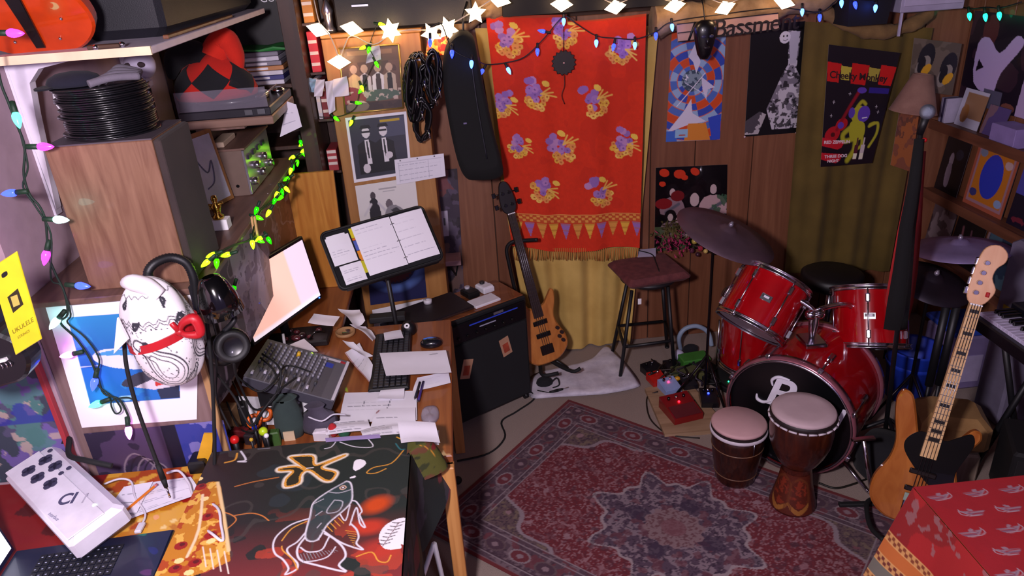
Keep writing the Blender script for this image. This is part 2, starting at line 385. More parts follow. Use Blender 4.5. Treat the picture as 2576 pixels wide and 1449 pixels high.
# orange sarong: flowers, border of pennants
W_, H_ = .80, 1.33
cv = CV(W_, H_, .0036, '#c82a08'); cv.grain(60, .10, 2); cv.mix(cv.noise(5, 3) > .6, '#b52207', .5)
def blossom(x, y, s, rot, seed):
    r = random.Random(seed); a = math.radians(rot)
    def q(u, v): return x + (u * math.cos(a) - v * math.sin(a)) * s, y + (u * math.sin(a) + v * math.cos(a)) * s
    for k in range(9):
        u, v = r.uniform(-.03, .03), r.uniform(-.075, .015); cx, cy = q(u, v); cv.ell(cx, cy, .017 * s, .015 * s, r.choice(['#9a6fae', '#8a62a6', '#b07fae']))
    for k in range(24):
        t = PI * r.uniform(-.08, 1.08); e = r.uniform(.25, 1) ** .6; u, v = .050 * math.cos(t) * e, .008 + .052 * math.sin(t) * e; cx, cy = q(u, v)
        cv.ell(cx, cy, .0135 * s * r.uniform(.7, 1.1), .0115 * s, r.choice(['#d9a63a', '#e2b657', '#cf9040', '#d88a48'])); cv.ell(cx, cy, .0045 * s, .0035 * s, '#a85a22')
    for k in range(6):
        u, v = r.uniform(-.028, .028), r.uniform(-.035, .02); cx, cy = q(u, v); cv.ell(cx, cy, .014 * s, .013 * s, r.choice(['#9a6fae', '#8a62a6', '#a878b0'])); cv.ell(cx, cy, .004 * s, .004 * s, '#704a8a')
    for k in range(3):
        cv.line([q(.02, -.01), q(.06 + .012 * k, -.03 + .02 * k)], .006 * s, '#e0b050')
    cx, cy = q(.045, -.05); cv.ell(cx, cy, .018 * s, .012 * s, '#e0b84a', 30)
for k, (x, y, s, r_) in enumerate([(.10, .13, 1, 0), (.385, .10, .95, -10), (.67, .18, .95, 20), (.03, .47, .9, 5), (.22, .42, 1, 5), (.53, .46, 1, -35), (.10, .70, .8, 0), (.34, .72, 1.05, -30), (.69, .70, .95, 5), (.22, .95, 1, 10), (.56, .98, 1, -25)]): blossom(x, y, s * 1.28, r_ + (k * 53) % 40 - 20, k + 3)
cv.rect(0, 1.105, W_, 1.110, '#e0a050'); cv.rect(0, 1.11, W_, 1.155, '#b8481c')
band = (cv.y > 1.112) & (cv.y < 1.153); cv.mix(band & (np.sin(cv.x * 150) * np.sin(cv.y * 210) > .1), '#dc9c44', .8)
for k in range(11):
    x = .02 + k * .073; c = ['#dca53a', '#9064a8', '#d08c3c'][k % 3]
    cv.poly([(x, 1.158), (x + .062, 1.158), (x + .031, 1.255)], c); cv.mix(cv.pmask([(x, 1.158), (x + .062, 1.158), (x + .031, 1.255)]) & (np.sin(cv.y * 190) > .5), '#a8601e', .5)
cv.rect(0, 0, W_, .012, '#a83a18')
def swag(u, v): return -.018 * np.sin(u * 7.2 + 4.6) * (v > .75) * ((v - .75) / .25) - .03 * np.clip(1 - v / .05, 0, 1) * np.sin(u * PI) * (u > .5)
sr = cloth('floral_sarong', cv, Y(1222, 40, 3.95), Y(1626, 34, 3.95), Y(1608, 628, 3.95), Y(1288, 628, 3.95), [(16, .5, .008, 0), (33, 1, .004, .0)], PRINT(.9, .35),
      'orange red cloth printed with yellow and purple flowers, hung as a curtain', 'wall hanging', swag)
tl, tr = Y(1292, 632, 3.95), Y(1606, 632, 3.95); mb = MB()
for k in range(62):
    p = tl.lerp(tr, (k + .5) / 62); q = p + V((random.uniform(-.008, .008), random.uniform(-.004, .008), -.055 + random.uniform(-.008, .008))); mb.tube([p + V((0, 0, .02)), p.lerp(q, .5), q], .0028, 4)
fr = mb.obj('fringe', M('#c07836', .9), sr); fr['kind'] = 'stuff'
# olive curtain on the right
cv = CV(.68, 1.5, .01, '#6b5826')
cloth('olive_curtain', cv, Y(2026, 55, 4.03), Y(2345, 70, 4.03), V((2.56, 4.02, .36)), V((1.90, 4.02, .40)), [(17, 0, .016, -.3), (38, 1, .007, -.3)], FABRIC('#544318', '#685422', .95, 300, .5, 5),
      'olive brown curtain hanging beside the poster wall', 'curtain')

# ------------------------------------------------------------------ carpets
A_ = V((.456, 3.473, 0)); Rr = V((.75, -.66, 0)).normalized(); Ll = V((-.66, -.75, 0)).normalized()
LW, LL = 1.20, 1.84
cv = CV(LL, LW, .0052, '#7c2630'); x, y = cv.x, cv.y; cxm, cym = .925, .595
d_edge = np.minimum(np.minimum(x, LL - x), np.minimum(y, LW - y)); nz = cv.noise(55, 1, 2); nz2 = cv.noise(120, 5, 2); nz3 = cv.noise(26, 8, 2)
cv.mix(nz2 > .62, '#b98f96', .75); cv.mix(nz2 < .3, '#4c2030', .6); cv.mix((nz > .64), '#9a6a72', .5); cv.mix(nz3 > .7, '#5a3040', .4)
ang = np.arctan2(y - cym, x - cxm); rad = np.hypot((x - cxm) / 1.12, y - cym)
# corner spandrels
ux, uy = np.abs(x - cxm), np.abs(y - cym); sp = (ux / .80) ** 2.2 + (uy / .46) ** 2.2 + .10 * np.sin(np.arctan2(uy, ux) * 18) > 1.0
fld = (d_edge > .19)
cv.mix(sp & fld, '#6e5c5e'); cv.mix(sp & fld & (nz > .6), '#8a7a66', .8); cv.mix(sp & fld & (nz2 > .6), '#3a3244', .8)
ed = np.abs((ux / .80) ** 2.2 + (uy / .46) ** 2.2 + .10 * np.sin(np.arctan2(uy, ux) * 18) - 1.0); cv.mix((ed < .035) & fld, '#a898a0')
# medallion
m1 = rad < .30 + .035 * np.cos(ang * 8) + .02 * np.cos(ang * 16); cv.mix(m1, '#574a5e'); cv.mix(m1 & (nz > .53), '#a08e98', .85); cv.mix(m1 & (nz2 < .34), '#26263e', .9); cv.mix(m1 & (nz3 > .62), '#74404c', .7)
er = np.abs(rad - (.30 + .035 * np.cos(ang * 8) + .02 * np.cos(ang * 16))); cv.mix(er < .007, '#b8a8ac')
m2 = rad < .19 + .02 * np.cos(ang * 12); cv.mix(m2 & (np.cos(ang * 4) > .55), '#2a2a48', .75); cv.mix(rad < .115 + .008 * np.cos(ang * 12), '#9c8286'); cv.mix((rad < .11) & (nz2 > .55), '#6e4048', .8); cv.mix(rad < .05, '#8a5660', .7)
cv.mix((er < .05) & (rad > .3) & (nz > .66), '#26263e', .5)
# small scattered palmettes in the field
rn = random.Random(3)
for k in range(60):
    px_, py_ = rn.uniform(.2, LL - .2), rn.uniform(.2, LW - .2)
    if math.hypot((px_ - cxm) / 1.12, py_ - cym) > .34: cv.ell(px_, py_, rn.uniform(.012, .024), rn.uniform(.008, .016), rn.choice(['#a87880', '#8e5660', '#b49098', '#4a2a3a']), rn.uniform(0, 180), .8)
# borders
cv.mix(d_edge < .19, '#5b4b58'); bsel = d_edge < .19; cv.mix(bsel & (nz > .6), '#8d7a82', .8); cv.mix(bsel & (nz2 < .32), '#33283c', .7); cv.mix(bsel & (nz3 > .66), '#7a3a44', .8)
def alongpal(n, axis, off, c1, c2):
    L = LL if axis == 0 else LW
    for k in range(n):
        t = (k + .5) / n * L; px_, py_ = (t, off) if axis == 0 else (off, t)
        cv.ell(px_, py_, .052, .036, c1 if k % 2 else '#6d5c60', 0 if axis == 0 else 90); cv.ell(px_, py_, .043, .029, c2 if k % 2 else '#4e3c4c', 0 if axis == 0 else 90); cv.ell(px_, py_, .016, .012, '#a08890')
for off in (.105, LW - .105): alongpal(14, 0, off, '#a5969c', '#78303a')
for off in (.105, LL - .105): alongpal(9, 1, off, '#a5969c', '#78303a')
for a, b, c in ((.046, .050, '#a89aa0'), (.050, .054, '#3a2a3a'), (.158, .162, '#a89aa0'), (.186, .190, '#a89aa0'), (.020, .024, '#8a7078')): cv.mix((d_edge > a) & (d_edge < b), c)
cv.mix(d_edge < .018, '#7a2a2c'); cv.grain(300, .12, 4); cv.mix(np.ones_like(x), '#401c22', .42)
rg = gridmesh('persian_rug', cv, lambda x, y: (A_.x + Rr.x * x + Ll.x * y, A_.y + Rr.y * x + Ll.y * y, .008 + .0012 * np.sin(x * 9 + y * 7)), PRINT(1., .5, bscale=600), flip=True,
         label='red and mauve Persian patterned rug with a central medallion, lying on the carpet', cat='rug')
# white towel by the curtain
wp = [Z(*p, .012) for p in ((1338, 1001), (1395, 999), (1455, 996), (1530, 990), (1598, 976), (1610, 962), (1585, 925), (1556, 893), (1532, 868), (1515, 878), (1490, 902), (1440, 918), (1400, 928), (1345, 940), (1325, 970))]
wp = smooth3(wp, 4, True); cc = sum(wp, V()) / len(wp); mb = MB(); rings = []
for k in range(9):
    t = 1 - k / 8 * .98; rings.append([cc.lerp(p, t) + V((0, 0, (.0 if k == 0 else .006 + .012 * (.5 + mnoise.noise(cc.lerp(p, t) * 11))))) for p in wp])
mb.loft(rings, True, True, True); mb.obj('white_towel', FABRIC('#b9b2c0', '#d6d0da', .95, 160, .8, 20), label='crumpled white towel spread on the carpet under the stool', cat='towel')

# ------------------------------------------------------------------ desk side furniture
DZ = .75; SKB = .425
dk = T('desk', 'orange brown wooden desk heaped with papers and a mixer', 'desk', (-.76, 2.6, 0))
DW = WOOD('#7c4020', '#9c5a2c', .4, 1, 7, .25); DWL = WOOD('#a86c34', '#c88e50', .5, 2, 7, .1)
MB().box((XL + .005, 2.10, DZ - .03), (-.135, 3.14, DZ), .004).obj('desk_top', DW, dk)
MB().box((XL + .005, 3.14, DZ - .03), (-.655, 3.70, DZ), .004).obj('desk_extension', DW, dk)
MB().box((-.80, 2.09, DZ - .075), (-.135, 2.105, DZ - .03), .003).obj('apron', DWL, dk)
for p in ((-.182, 2.07), (-.182, 3.09), (-1.36, 2.12), (-1.36, 3.62)): MB().box((p[0], p[1], 0), (p[0] + .048, p[1] + .045, DZ - .03), .004).obj('leg', DWL, dk)
ht = T('hutch', 'dark wooden desk hutch along the mauve wall carrying the stereo', 'hutch', (-1.12, 2.9, DZ))
HZ = 1.43; HX = -.895; HW = WOOD('#5a4038', '#75564a', .55, 1, 6, .1)
MB().box((XL + .004, 2.15, DZ), (HX - .012, 2.17, HZ)).obj('end_panel', WOOD('#6b5350', '#826a68', .6, 2, 6, 0), ht)
MB().box((HX - .02, 2.135, DZ), (HX, 2.15, HZ + .0), .003).obj('corner_strip', WOOD('#a07a50', '#b89062', .5, 2, 6, 0), ht)
MB().box((XL + .004, 2.13, HZ), (HX + .062, 3.70, HZ + .02), .003).obj('shelf', HW, ht)
MB().box((HX - .014, 2.17, HZ - SKB), (HX - .002, 3.70, HZ)).obj('skirt_board', HW, ht)
MB().box((XL + .004, 3.68, DZ), (HX - .012, 3.70, HZ)).obj('end_panel', HW, ht)
# collage panel facing the room

cv = CV(1.52, .67, .005, '#6a5664'); cv.mix(cv.noise(9, 2) > .52, '#8f8096', .8); cv.mix(cv.noise(20, 6) > .62, '#3a2830', .7)
cv.rect(0, 0, .42, .67, '#2c2026'); cv.mix((cv.x < .42) & (cv.noise(14, 9) > .6), '#5c4850', .7)
cv.line([(.12, .62), (.2, .22), (.27, .2), (.36, .6)], .022, '#a498aa'); cv.line([(.16, .45), (.31, .43)], .014, '#9488a0')
cv.rect(.03, .03, .1, .05, '#b8aebc'); cv.rect(.03, .03, .042, .12, '#b8aebc'); cv.rect(.03, .075, .09, .09, '#b8aebc'); cv.line([(.13, .03), (.13, .11), (.2, .11), (.2, .03)], .014, '#b8aebc')
cv.rect(.43, .02, .78, .66, '#a89cb6'); cv.mix((cv.x > .43) & (cv.x < .78) & (cv.noise(12, 4) > .55), '#66586e', .8); cv.mix((cv.x > .43) & (cv.x < .78) & (cv.noise(30, 14) > .7), '#3a2e40', .7)
cv.rect(.80, .02, 1.12, .66, '#5e4444'); cv.mix((cv.x > .8) & (cv.x < 1.12) & (cv.noise(10, 7) > .5), '#8e7680', .7)
cv.rect(1.14, .02, 1.5, .66, '#6c3a32'); cv.mix((cv.x > 1.14) & (cv.noise(16, 11) > .55), '#8a5a50', .7); cv.mix(np.abs(cv.noise(6, 21) - .5) < .03, '#c0b0bc', .35)
gridmesh('collage_panel', cv, lambda x, y: (HX + 0 * x, 2.165 + x, HZ - y * SKB / .67), PRINT(.45, coat=.2), ht, label='grey and brown collage panel on the room side of the hutch')
# tall cabinet carrying the album covers
cb = T('tall_cabinet', 'tall tan wooden cabinet with album covers pinned on its front', 'cabinet', (-.42, 3.95, 0))
CT = 1.985
MB().box((-.640, 3.80, 0), (-.165, 4.085, CT), .004).obj('carcass', WOOD('#94602e', '#ac7840', .5, 2, 6, .1), cb)
MB().box((-.64, 3.79, CT), (-.155, 4.085, CT + .02), .004).obj('top', WOOD('#94602e', '#ac7840', .5, 0, 6, .1), cb)
# bookcase between wall and cabinet
bk = T('bookcase', 'dark brown bookcase standing between the mauve wall and the tan cabinet', 'bookcase', (-1.0, 3.9, 0))
BW = WOOD('#2e1a14', '#44281c', .5, 2, 6, .1)
MB().box((-.80, 3.72, 0), (-.722, 4.08, 2.34), .003).obj('upright', BW, bk); MB().box((XL + .004, 3.72, 0), (XL + .03, 4.08, 2.34), .003).obj('upright', BW, bk)
MB().box((XL + .03, 4.06, 0), (-.80, 4.08, 2.34)).obj('back', BW, bk)
for z_ in (.76, 1.15, 1.50, 1.80): MB().box((XL + .03, 3.73, z_ - .02), (-.80, 4.06, z_), .002).obj('shelf', BW, bk)
# narrow book slot beside the upright
sl = T('narrow_shelf', 'narrow dark shelf slot of books beside the tan cabinet', 'shelf', (-.68, 3.95, 0))
MB().box((-.72, 4.05, 0), (-.642, 4.08, 2.3)).obj('back', BW, sl)
for z_ in (1.33, 1.60, 1.83, 2.06): MB().box((-.72, 3.82, z_ - .012), (-.648, 4.05, z_)).obj('shelf', BW, sl)
bz = [(1.60, .20, '#c8c0c8', .02, 'pale'), (1.60, .19, '#7a2028', .03, 'brown striped'), (1.33, .11, '#a03038', .05, 'red'), (1.83, .19, '#c02838', .045, 'crimson'), (2.06, .18, '#b87830', .05, 'ochre')]
xx = {1.60: -.716, 1.33: -.71, 1.83: -.71, 2.06: -.71}
for z_, h_, c_, t_, nm in bz:
    b = T('book', 'upright %s book on the narrow shelf next to the tan cabinet' % nm, 'book', (xx[z_] + t_ / 2, 3.92, z_)); MB().box((xx[z_], 3.83, z_), (xx[z_] + t_, 4.0, z_ + h_), .002).obj('cover', M(c_, .6), b)
    for k in range(3): MB().box((xx[z_] + .002, 3.8285, z_ + .03 + k * h_ / 3.6), (xx[z_] + t_ - .002, 3.83, z_ + .045 + k * h_ / 3.6)).obj('spine_band', M('#d8c8c0', .6), b)
    xx[z_] += t_ + .003
# wooden board leaning behind the monitor
mb = MB(); q = [Y(838, 430, 3.64), Y(888, 800, 3.64), Y(888, 800, 3.64) + V((-.34, 0, 0)), Y(838, 430, 3.64) + V((-.22, 0, 0))]
for p_ in q[1:3]: p_.z = DZ + .002
f_ = [p + V((0, .02, 0)) for p in q]; mb.add(q + f_, [(0, 1, 2, 3), (7, 6, 5, 4), (0, 4, 5, 1), (1, 5, 6, 2), (2, 6, 7, 3), (3, 7, 4, 0)])
mb.obj('wooden_board', WOOD('#b06a20', '#cc8a38', .45, 2, 7, .25), label='orange wood grained board leaning behind the monitor', cat='board')
# wall shelf with brackets
ws = T('wall_shelf', 'white wall shelf on white brackets holding the instrument cases', 'shelf', (-1.12, 2.9, 2.0))
SZ = 2.148; SX = -.855
a = Y(375, 122, 2.26)
MB().box((XL + .002, 2.26, SZ - .022), (SX, 3.7, SZ), .002).obj('board', M('#cfc4d4', .5), ws)
MB().box((XL + .002, 2.252, SZ - .023), (SX, 2.26, SZ + .001)).obj('edge_strip', M('#dcc6a4', .6), ws, label='cream edge strip')
for yy in (2.475, 3.3):
    mb = MB(); mb.box((XL + .001, yy - .02, 1.62), (XL + .009, yy + .02, SZ - .022)); mb.box((XL + .001, yy - .02, SZ - .032), (XL + .34, yy + .02, SZ - .0225))
    ar = [V((XL + .007 + .10 * (1 - math.cos(t)) * 1.0, yy, SZ - .03 - .10 * (1 - math.sin(t)))) for t in [PI / 2 * k / 8 for k in range(9)]]
    mb.add([p + V((0, s_, 0)) for p in [V((XL + .005, yy, SZ - .03)), V((XL + .28, yy, SZ - .03)), V((XL + .10, yy, SZ - .06)), V((XL + .06, yy, SZ - .10)), V((XL + .045, yy, SZ - .2)), V((XL + .012, yy, 1.64))] for s_ in (-.018, .018)], [(0, 2, 3, 1), (2, 4, 5, 3), (4, 6, 7, 5), (6, 8, 9, 7), (8, 10, 11, 9), (0, 4, 2), (0, 6, 4), (0, 8, 6), (0, 10, 8), (1, 3, 5), (1, 5, 7), (1, 7, 9), (1, 9, 11)])
    b = mb.obj('bracket', M('#e4dcea', .4), ws); MB().cyl((XL + .007, yy, SZ - .09), (XL + .0105, yy, SZ - .09), .005, n=10).obj('screw', STEEL, b)
# ================================================================== LEFT: STEREO SHELF, LAMP CORNER, NEAR TABLE
# violin-like instrument and case on the wall shelf
ST = SZ
vx = frame(Y(128, 118, 2.40), (1, .12, 0), (-.12, 1, .55), (0, -.5, 1)); vx.translation.z = ST + .015
vi = T('string_instrument', 'orange red varnished string instrument with black tailpiece leaning on the wall shelf', 'instrument', (vx.translation.x, vx.translation.y, ST))
out = sm2([(0, 0), (.10, .01), (.165, .08), (.16, .17), (.115, .225), (.13, .29), (.10, .34), (0, .355), (-.10, .34), (-.13, .29), (-.115, .225), (-.16, .17), (-.165, .08), (-.10, .01)], 5)
mb = MB(vx @ Matrix.Rotation(PI / 2, 4, 'X')); mb.prism([(p[0], p[1] * .92) for p in out], -.0, .055, .008); mb.obj('body', M('#b8380c', .18, coat=.8, var=.18), vi)
mb = MB(vx @ Matrix.Rotation(PI / 2, 4, 'X')); mb.prism([(-.012, .03), (.012, .03), (.02, .19), (-.02, .19)], .058, .068, .002); mb.obj('tailpiece', BLACKG, vi)
mb = MB(vx @ Matrix.Rotation(PI / 2, 4, 'X')); mb.prism([(-.02, .19), (.02, .19), (.016, .36), (-.016, .36)], .056, .064, .002); mb.obj('neck', BLACKG, vi)
for k in (-1, 1):
    for j in range(2): MB(vx @ Matrix.Rotation(PI / 2, 4, 'X')).ball((k * (.06 + .03 * j), .05 + .06 * j, .058), .005, 8, 5).obj('stud', CHROME, vi)
gc = T('instrument_case', 'long black hard instrument case lying on the white wall shelf', 'case', (-1.0, 3.1, ST))
MB().box((-1.165, 2.52, ST), (-.895, 3.66, ST + .30), .03).obj('shell', M('#14141c', .55, bump=.3, bscale=300), gc)
for yy in (2.8, 3.3): MB().box((-.895, yy, ST + .13), (-.889, yy + .05, ST + .17), .002).obj('latch', CHROME, gc)
MB().box((-.896, 2.55, ST + .145), (-.8935, 3.63, ST + .152)).obj('seam', STEEL, gc)
hm = T('metal_buckle', 'small brown metal buckle lying at the front edge of the wall shelf', 'buckle', Y(262, 122, 2.28))
o_ = Y(262, 128, 2.275); o_.z = ST
MB().box(o_ + V((-.045, 0, 0)), o_ + V((.045, .022, .012)), .002).obj('plate', M('#5a4638', .4, .6), hm); MB().ball(o_ + V((-.02, -.002, .006)), .008).obj('screw', CHROME, hm); MB().ball(o_ + V((.05, .01, .008)), .008).obj('screw', CHROME, hm)
MB().box((-.885, 2.45, ST), (-.868, 3.2, ST + .012), .002).obj('wooden_strip', WOOD('#5a3420', '#7a4a2c'), label='thin brown wooden strip lying along the wall shelf edge', cat='strip')
# loudspeaker
sz = HZ + .02; sp = T('loudspeaker', 'large wood veneered loudspeaker standing on the hutch', 'speaker', (-1.05, 2.37, sz))
SPX0, SPX1, SPY0, SPY1, SPZ = -1.195, -.892, 2.185, 2.45, 1.905
MB().box((SPX0, SPY0, sz), (SPX1, SPY1, SPZ - .004), .003).obj('cabinet', WOOD('#6a4634', '#86624c', .5, 2, 11, .15, 9), sp)
MB().box((SPX0, SPY0 + .001, SPZ - .004), (SPX1, SPY1, SPZ)).obj('top', M('#4a4048', .6), sp)
MB().box((SPX1, SPY0 + .006, sz + .006), (SPX1 + .022, SPY1 - .006, SPZ - .006), .005).obj('grille', FABRIC('#2e2424', '#3c302e', .95, 500, .6), sp)
MB().lathe([(.001, 0), (.06, .002), (.075, .01), (.07, .012)], (-1.22, 2.53, 1.985), (0.2, -1, 0)).obj('white_plate', WHITE, label='round white plate propped behind the vinyl record stack', cat='plate')
# record stack
rc = V((-1.05, 2.318, SPZ)); me = MB().lathe([(.001, 0), (.122, 0), (.1265, .0012), (.1265, .0032), (.122, .0044), (.052, .0044), (.05, .0050), (.001, .0050)], n=40).mesh('record', M('#101014', .28, coat=.3)); ml = MB().lathe([(.001, 0), (.05, 0), (.05, .0006), (.001, .0006)], n=24)
NR = 24
for k in range(NR):
    m4 = Matrix.Translation(rc + V((random.uniform(-.008, .008), random.uniform(-.006, .006), k * .0062))) @ Matrix.Rotation(random.uniform(0, 6), 4, 'Z') @ Matrix.Scale(1.2, 4, V((0, 0, 1)))
    inst('vinyl_record', me, m4, None, label='black vinyl record in the stack on top of the loudspeaker', cat='record', group='vinyl records stacked on the loudspeaker')
rt = SPZ + NR * .0062
cp = T('cap', 'dark navy cap lying on the vinyl record stack', 'cap', rc + V((-.06, -.02, rt - SPZ)))
mb = MB(); mb.loft([[rc + V((-.05 + math.cos(a) * .075 * s_, -.04 + math.sin(a) * .06 * s_, rt - SPZ + h_)) for a in [2 * PI * i / 20 for i in range(20)]] for s_, h_ in ((1, .002), (1.02, .012), (.9, .026), (.6, .036), (.15, .04))], True, True, True); mb.obj('crown', FABRIC('#0c0c1c', '#16162a'), cp)
mb = MB(); mb.loft([[rc + V((-.115 + math.cos(a) * .03, -.07 + math.sin(a) * .045, rt - SPZ + h_)) for a in [2 * PI * i / 16 for i in range(16)]] for h_ in (.001, .006)], True, True, True); mb.obj('visor', FABRIC('#0a0a14', '#10101e'), cp)
mb = MB()
for k in range(4): mb.tube([rc + V((.02 + k * .012, -.11 + .02 * k, rt - SPZ + .01)), rc + V((.07, -.07 + .02 * k, rt - SPZ + .018 + .006 * k)), rc + V((.13 - .01 * k, -.03 + .03 * k, rt - SPZ + .012))], .011, 8, res=6)
mb.obj('grey_scarf', FABRIC('#55505c', '#77707c'), label='crumpled grey scarf lying on the vinyl record stack', cat='scarf')
# skull mask behind
sk = Y(352, 164, 2.66); km = T('skull_mask', 'white skull mask standing behind the record stack', 'mask', sk - V((0, 0, .60)))
km.location.z = 1.45; ORG[km.name].z = 1.45
MB().cyl((sk.x, sk.y + .02, 1.45), (sk.x, sk.y + .02, 2.0), .008).cyl((sk.x, sk.y + .02, 1.45), (sk.x, sk.y + .02, 1.46), .045).obj('stand', BLACK, km)
MB().ball(sk, .052, 18, 12, (.95, 1, .95)).box(sk + V((-.03, -.05, -.075)), sk + V((.03, .0, -.04)), .01).obj('skull', M('#a8a0b4', .7), km)
for k in (-1, 1): MB().ball(sk + V((.02 * k, -.044, .006)), .012, 10, 7, (1.2, .6, .8)).obj('eye_socket', M('#2a1c20', .9), km)
# receiver, open rack and turntable
rv = T('stereo_receiver', 'brown sided stereo receiver with silver front on the hutch shelf', 'receiver', (-.98, 3.25, sz))
RZ = 1.645
MB().box((-1.065, 3.085, sz), (-.915, 3.5, RZ), .003).obj('case', M('#6a564c', .5), rv)
MB().box((-.915, 3.08, sz + .005), (-.905, 3.5, RZ - .002), .002).obj('faceplate', M('#c4bccc', .25, .8), rv)
for k in range(5):
    p = V((-.905, 3.13 + k * .075, sz + .05 + .05 * (k % 2))); MB().cyl(p, p + V((.022, 0, 0)), .018, .016, 16).obj('knob', CHROME, rv)
for k in range(4): p = V((-.905, 3.12 + k * .08, RZ - .05)); MB().box(p, p + V((.006, .045, .018))).obj('dial_window', M('#2a2630', .2), rv)
MB().cyl((-.96, 3.0845, sz + .045), (-.96, 3.082, sz + .045), .007).obj('socket', BLACKG, rv)
rk = T('turntable_rack', 'open wooden rack between the receiver and the turntable', 'rack', (-.98, 3.25, RZ))
TZ = 1.745
MB().box((-1.075, 3.08, RZ), (-.9, 3.52, RZ + .008)).obj('base', HW, rk); MB().box((-1.075, 3.08, RZ + .008), (-1.06, 3.52, TZ - .012)).obj('side', HW, rk); MB().box((-1.06, 3.50, RZ + .008), (-.9, 3.52, TZ - .012)).obj('back', BLACK, rk)
MB().box((-1.075, 3.08, TZ - .012), (-.88, 3.52, TZ)).obj('top', HW, rk); MB().box((-1.045, 3.12, RZ + .008), (-.99, 3.3, RZ + .03), .003).obj('small_box', M('#c0a890', .6), rk)
tt = T('turntable', 'black turntable with wooden plinth on top of the stereo rack', 'turntable', (-.95, 3.28, TZ))
MB().box((-1.13, 3.06, TZ), (-.755, 3.50, TZ + .035), .004).obj('plinth', WOOD('#6a5044', '#86685a', .4, 0, 8, .2), tt)
MB().box((-1.125, 3.065, TZ + .035), (-.76, 3.495, TZ + .07), .004).obj('deck', M('#24222a', .35), tt)
MB().lathe([(.001, 0), (.148, 0), (.152, .004), (.152, .018), (.145, .022), (.001, .022)], (-.965, 3.30, TZ + .07), n=40).obj('platter', M('#18161c', .3, coat=.3), tt)
MB().lathe([(.03, 0), (.03, .012), (.02, .02), (.001, .02)], (-.80, 3.42, TZ + .07)).tube([(-.80, 3.42, TZ + .10), (-.80, 3.2, TZ + .102), (-.83, 3.14, TZ + .098)], .004).obj('tonearm', CHROME, tt)
MB().box((-1.12, 3.058, TZ + .072), (-.765, 3.063, TZ + .15)).obj('dust_cover', M('#9a94a4', .12, var=.02, alpha=.22), tt, label='clear smoked dust cover front')
for k in range(2): MB().box((-.86 + k * .05, 3.0555, TZ + .045), (-.83 + k * .05, 3.0645, TZ + .065)).obj('button', STEEL, tt)
# jester hat
jc = V((-1.0, 3.22, TZ + .108)); jh = T('jester_hat', 'red and black jester hat sitting on the turntable platter', 'hat', jc)
MB().loft([[jc + V((math.cos(a) * .155 * s_, math.sin(a) * .12 * s_, h_)) for a in [2 * PI * i / 28 for i in range(28)]] for s_, h_ in ((1.05, -.006), (1.08, .02), (.98, .065), (.74, .115), (.42, .15), (.1, .17))], True, True, True).obj('crown', FABRIC('#a01408', '#c41c0c'), jh)
def hatp(a, h, off):
    sc_ = float(np.interp(h, [-.006, .02, .065, .115, .15, .17], [1.05, 1.08, .98, .74, .42, .1])); return jc + V((math.cos(a) * (.155 * sc_ + off), math.sin(a) * (.12 * sc_ + off), h))
for a0 in (-2.45, -1.45, -.45, -3.4):
    mb = MB(); rows = []
    for r_ in range(9):
        h = .004 + .128 * r_ / 8; wd = .50 * (1 - abs(r_ - 4) / 4) + .01; rows.append([hatp(a0 + wd * u, h, .004) for u in (-1, -.5, 0, .5, 1)])
    mb.loft(rows, False, False, True); mb.obj('black_diamond', FABRIC('#08080c', '#121218'), jh)
MB().tube([jc + V((.02, 0, .15)), jc + V((.05, .01, .20)), jc + V((.085, .0, .21)), jc + V((.11, -.01, .15)), jc + V((.115, -.01, .09))], [.06, .05, .045, .035, .012], 12, res=6).obj('red_horn', FABRIC('#b01a0a', '#d0240e'), jh)
MB().tube([jc + V((-.02, 0, .14)), jc + V((-.07, .0, .17)), jc + V((-.13, -.02, .15)), jc + V((-.16, -.03, .08))], [.06, .055, .045, .012], 12, res=6).obj('black_horn', FABRIC('#08080c', '#121218'), jh)
MB().tube([jc + V((.09, -.10, .06)), jc + V((.13, -.06, .02)), jc + V((.15, .0, -.01))], .014, 8, res=5).obj('dark_strap', CLOTHB, jh)
# things stacked in the bookcase behind
zb = 1.80; cols = [('#d8d4e0', 'white'), ('#4a4a86', 'blue edged'), ('#e0dce6', 'pale'), ('#c88a5a', 'orange'), ('#8c8694', 'grey'), ('#d0ccd8', 'silver')]
for k, (c, nm) in enumerate(cols):
    h = .022; b = T('disc_case', '%s plastic disc case in the pile inside the bookcase' % nm, 'case', (-.95, 3.85, zb)); MB().box((-1.05 + random.uniform(0, .02), 3.74, zb), (-.83 + random.uniform(-.02, .01), 3.96, zb + h - .002), .002).obj('shell', M(c, .35), b); MB().box((-1.0, 3.738, zb + .005), (-.90, 3.7405, zb + h - .007)).obj('spine_label', M('#eeeaf2', .6), b); zb += h
MB().box((-1.04, 3.735, zb), (-.84, 3.95, zb + .02), .004).obj('grey_binder', M('#8a8694', .6), label='grey binder lying on the pile of disc cases', cat='binder'); zb += .02
mb = MB(); mb.loft([[V((-1.06 + .27 * u, 3.735 + .2 * v, zb + .002 + .012 * math.sin(u * 5 + 1) ** 2 + t)) for u, v in ((0, 0), (.25, 0), (.5, 0), (.75, 0), (1, .05), (1, 1), (.75, 1), (.5, 1), (.25, 1), (0, 1))] for t in (0, .008)], True); mb.obj('green_folder', M('#1f7a30', .6), label='green folder on top of the bookcase pile', cat='folder')
gb = T('black_box', 'black box with white lettering at the back of the bookcase', 'box', (-.95, 4.0, 1.80)); MB().box((-1.08, 3.97, 1.80), (-.815, 4.05, 2.32), .003).obj('carton', M('#100c10', .5), gb)
TEXT('GUI', .05, frame((-.93, 3.9695, 2.16), (1, 0, 0), (0, 0, 1), (0, -1, 0)), WHITE, gb)
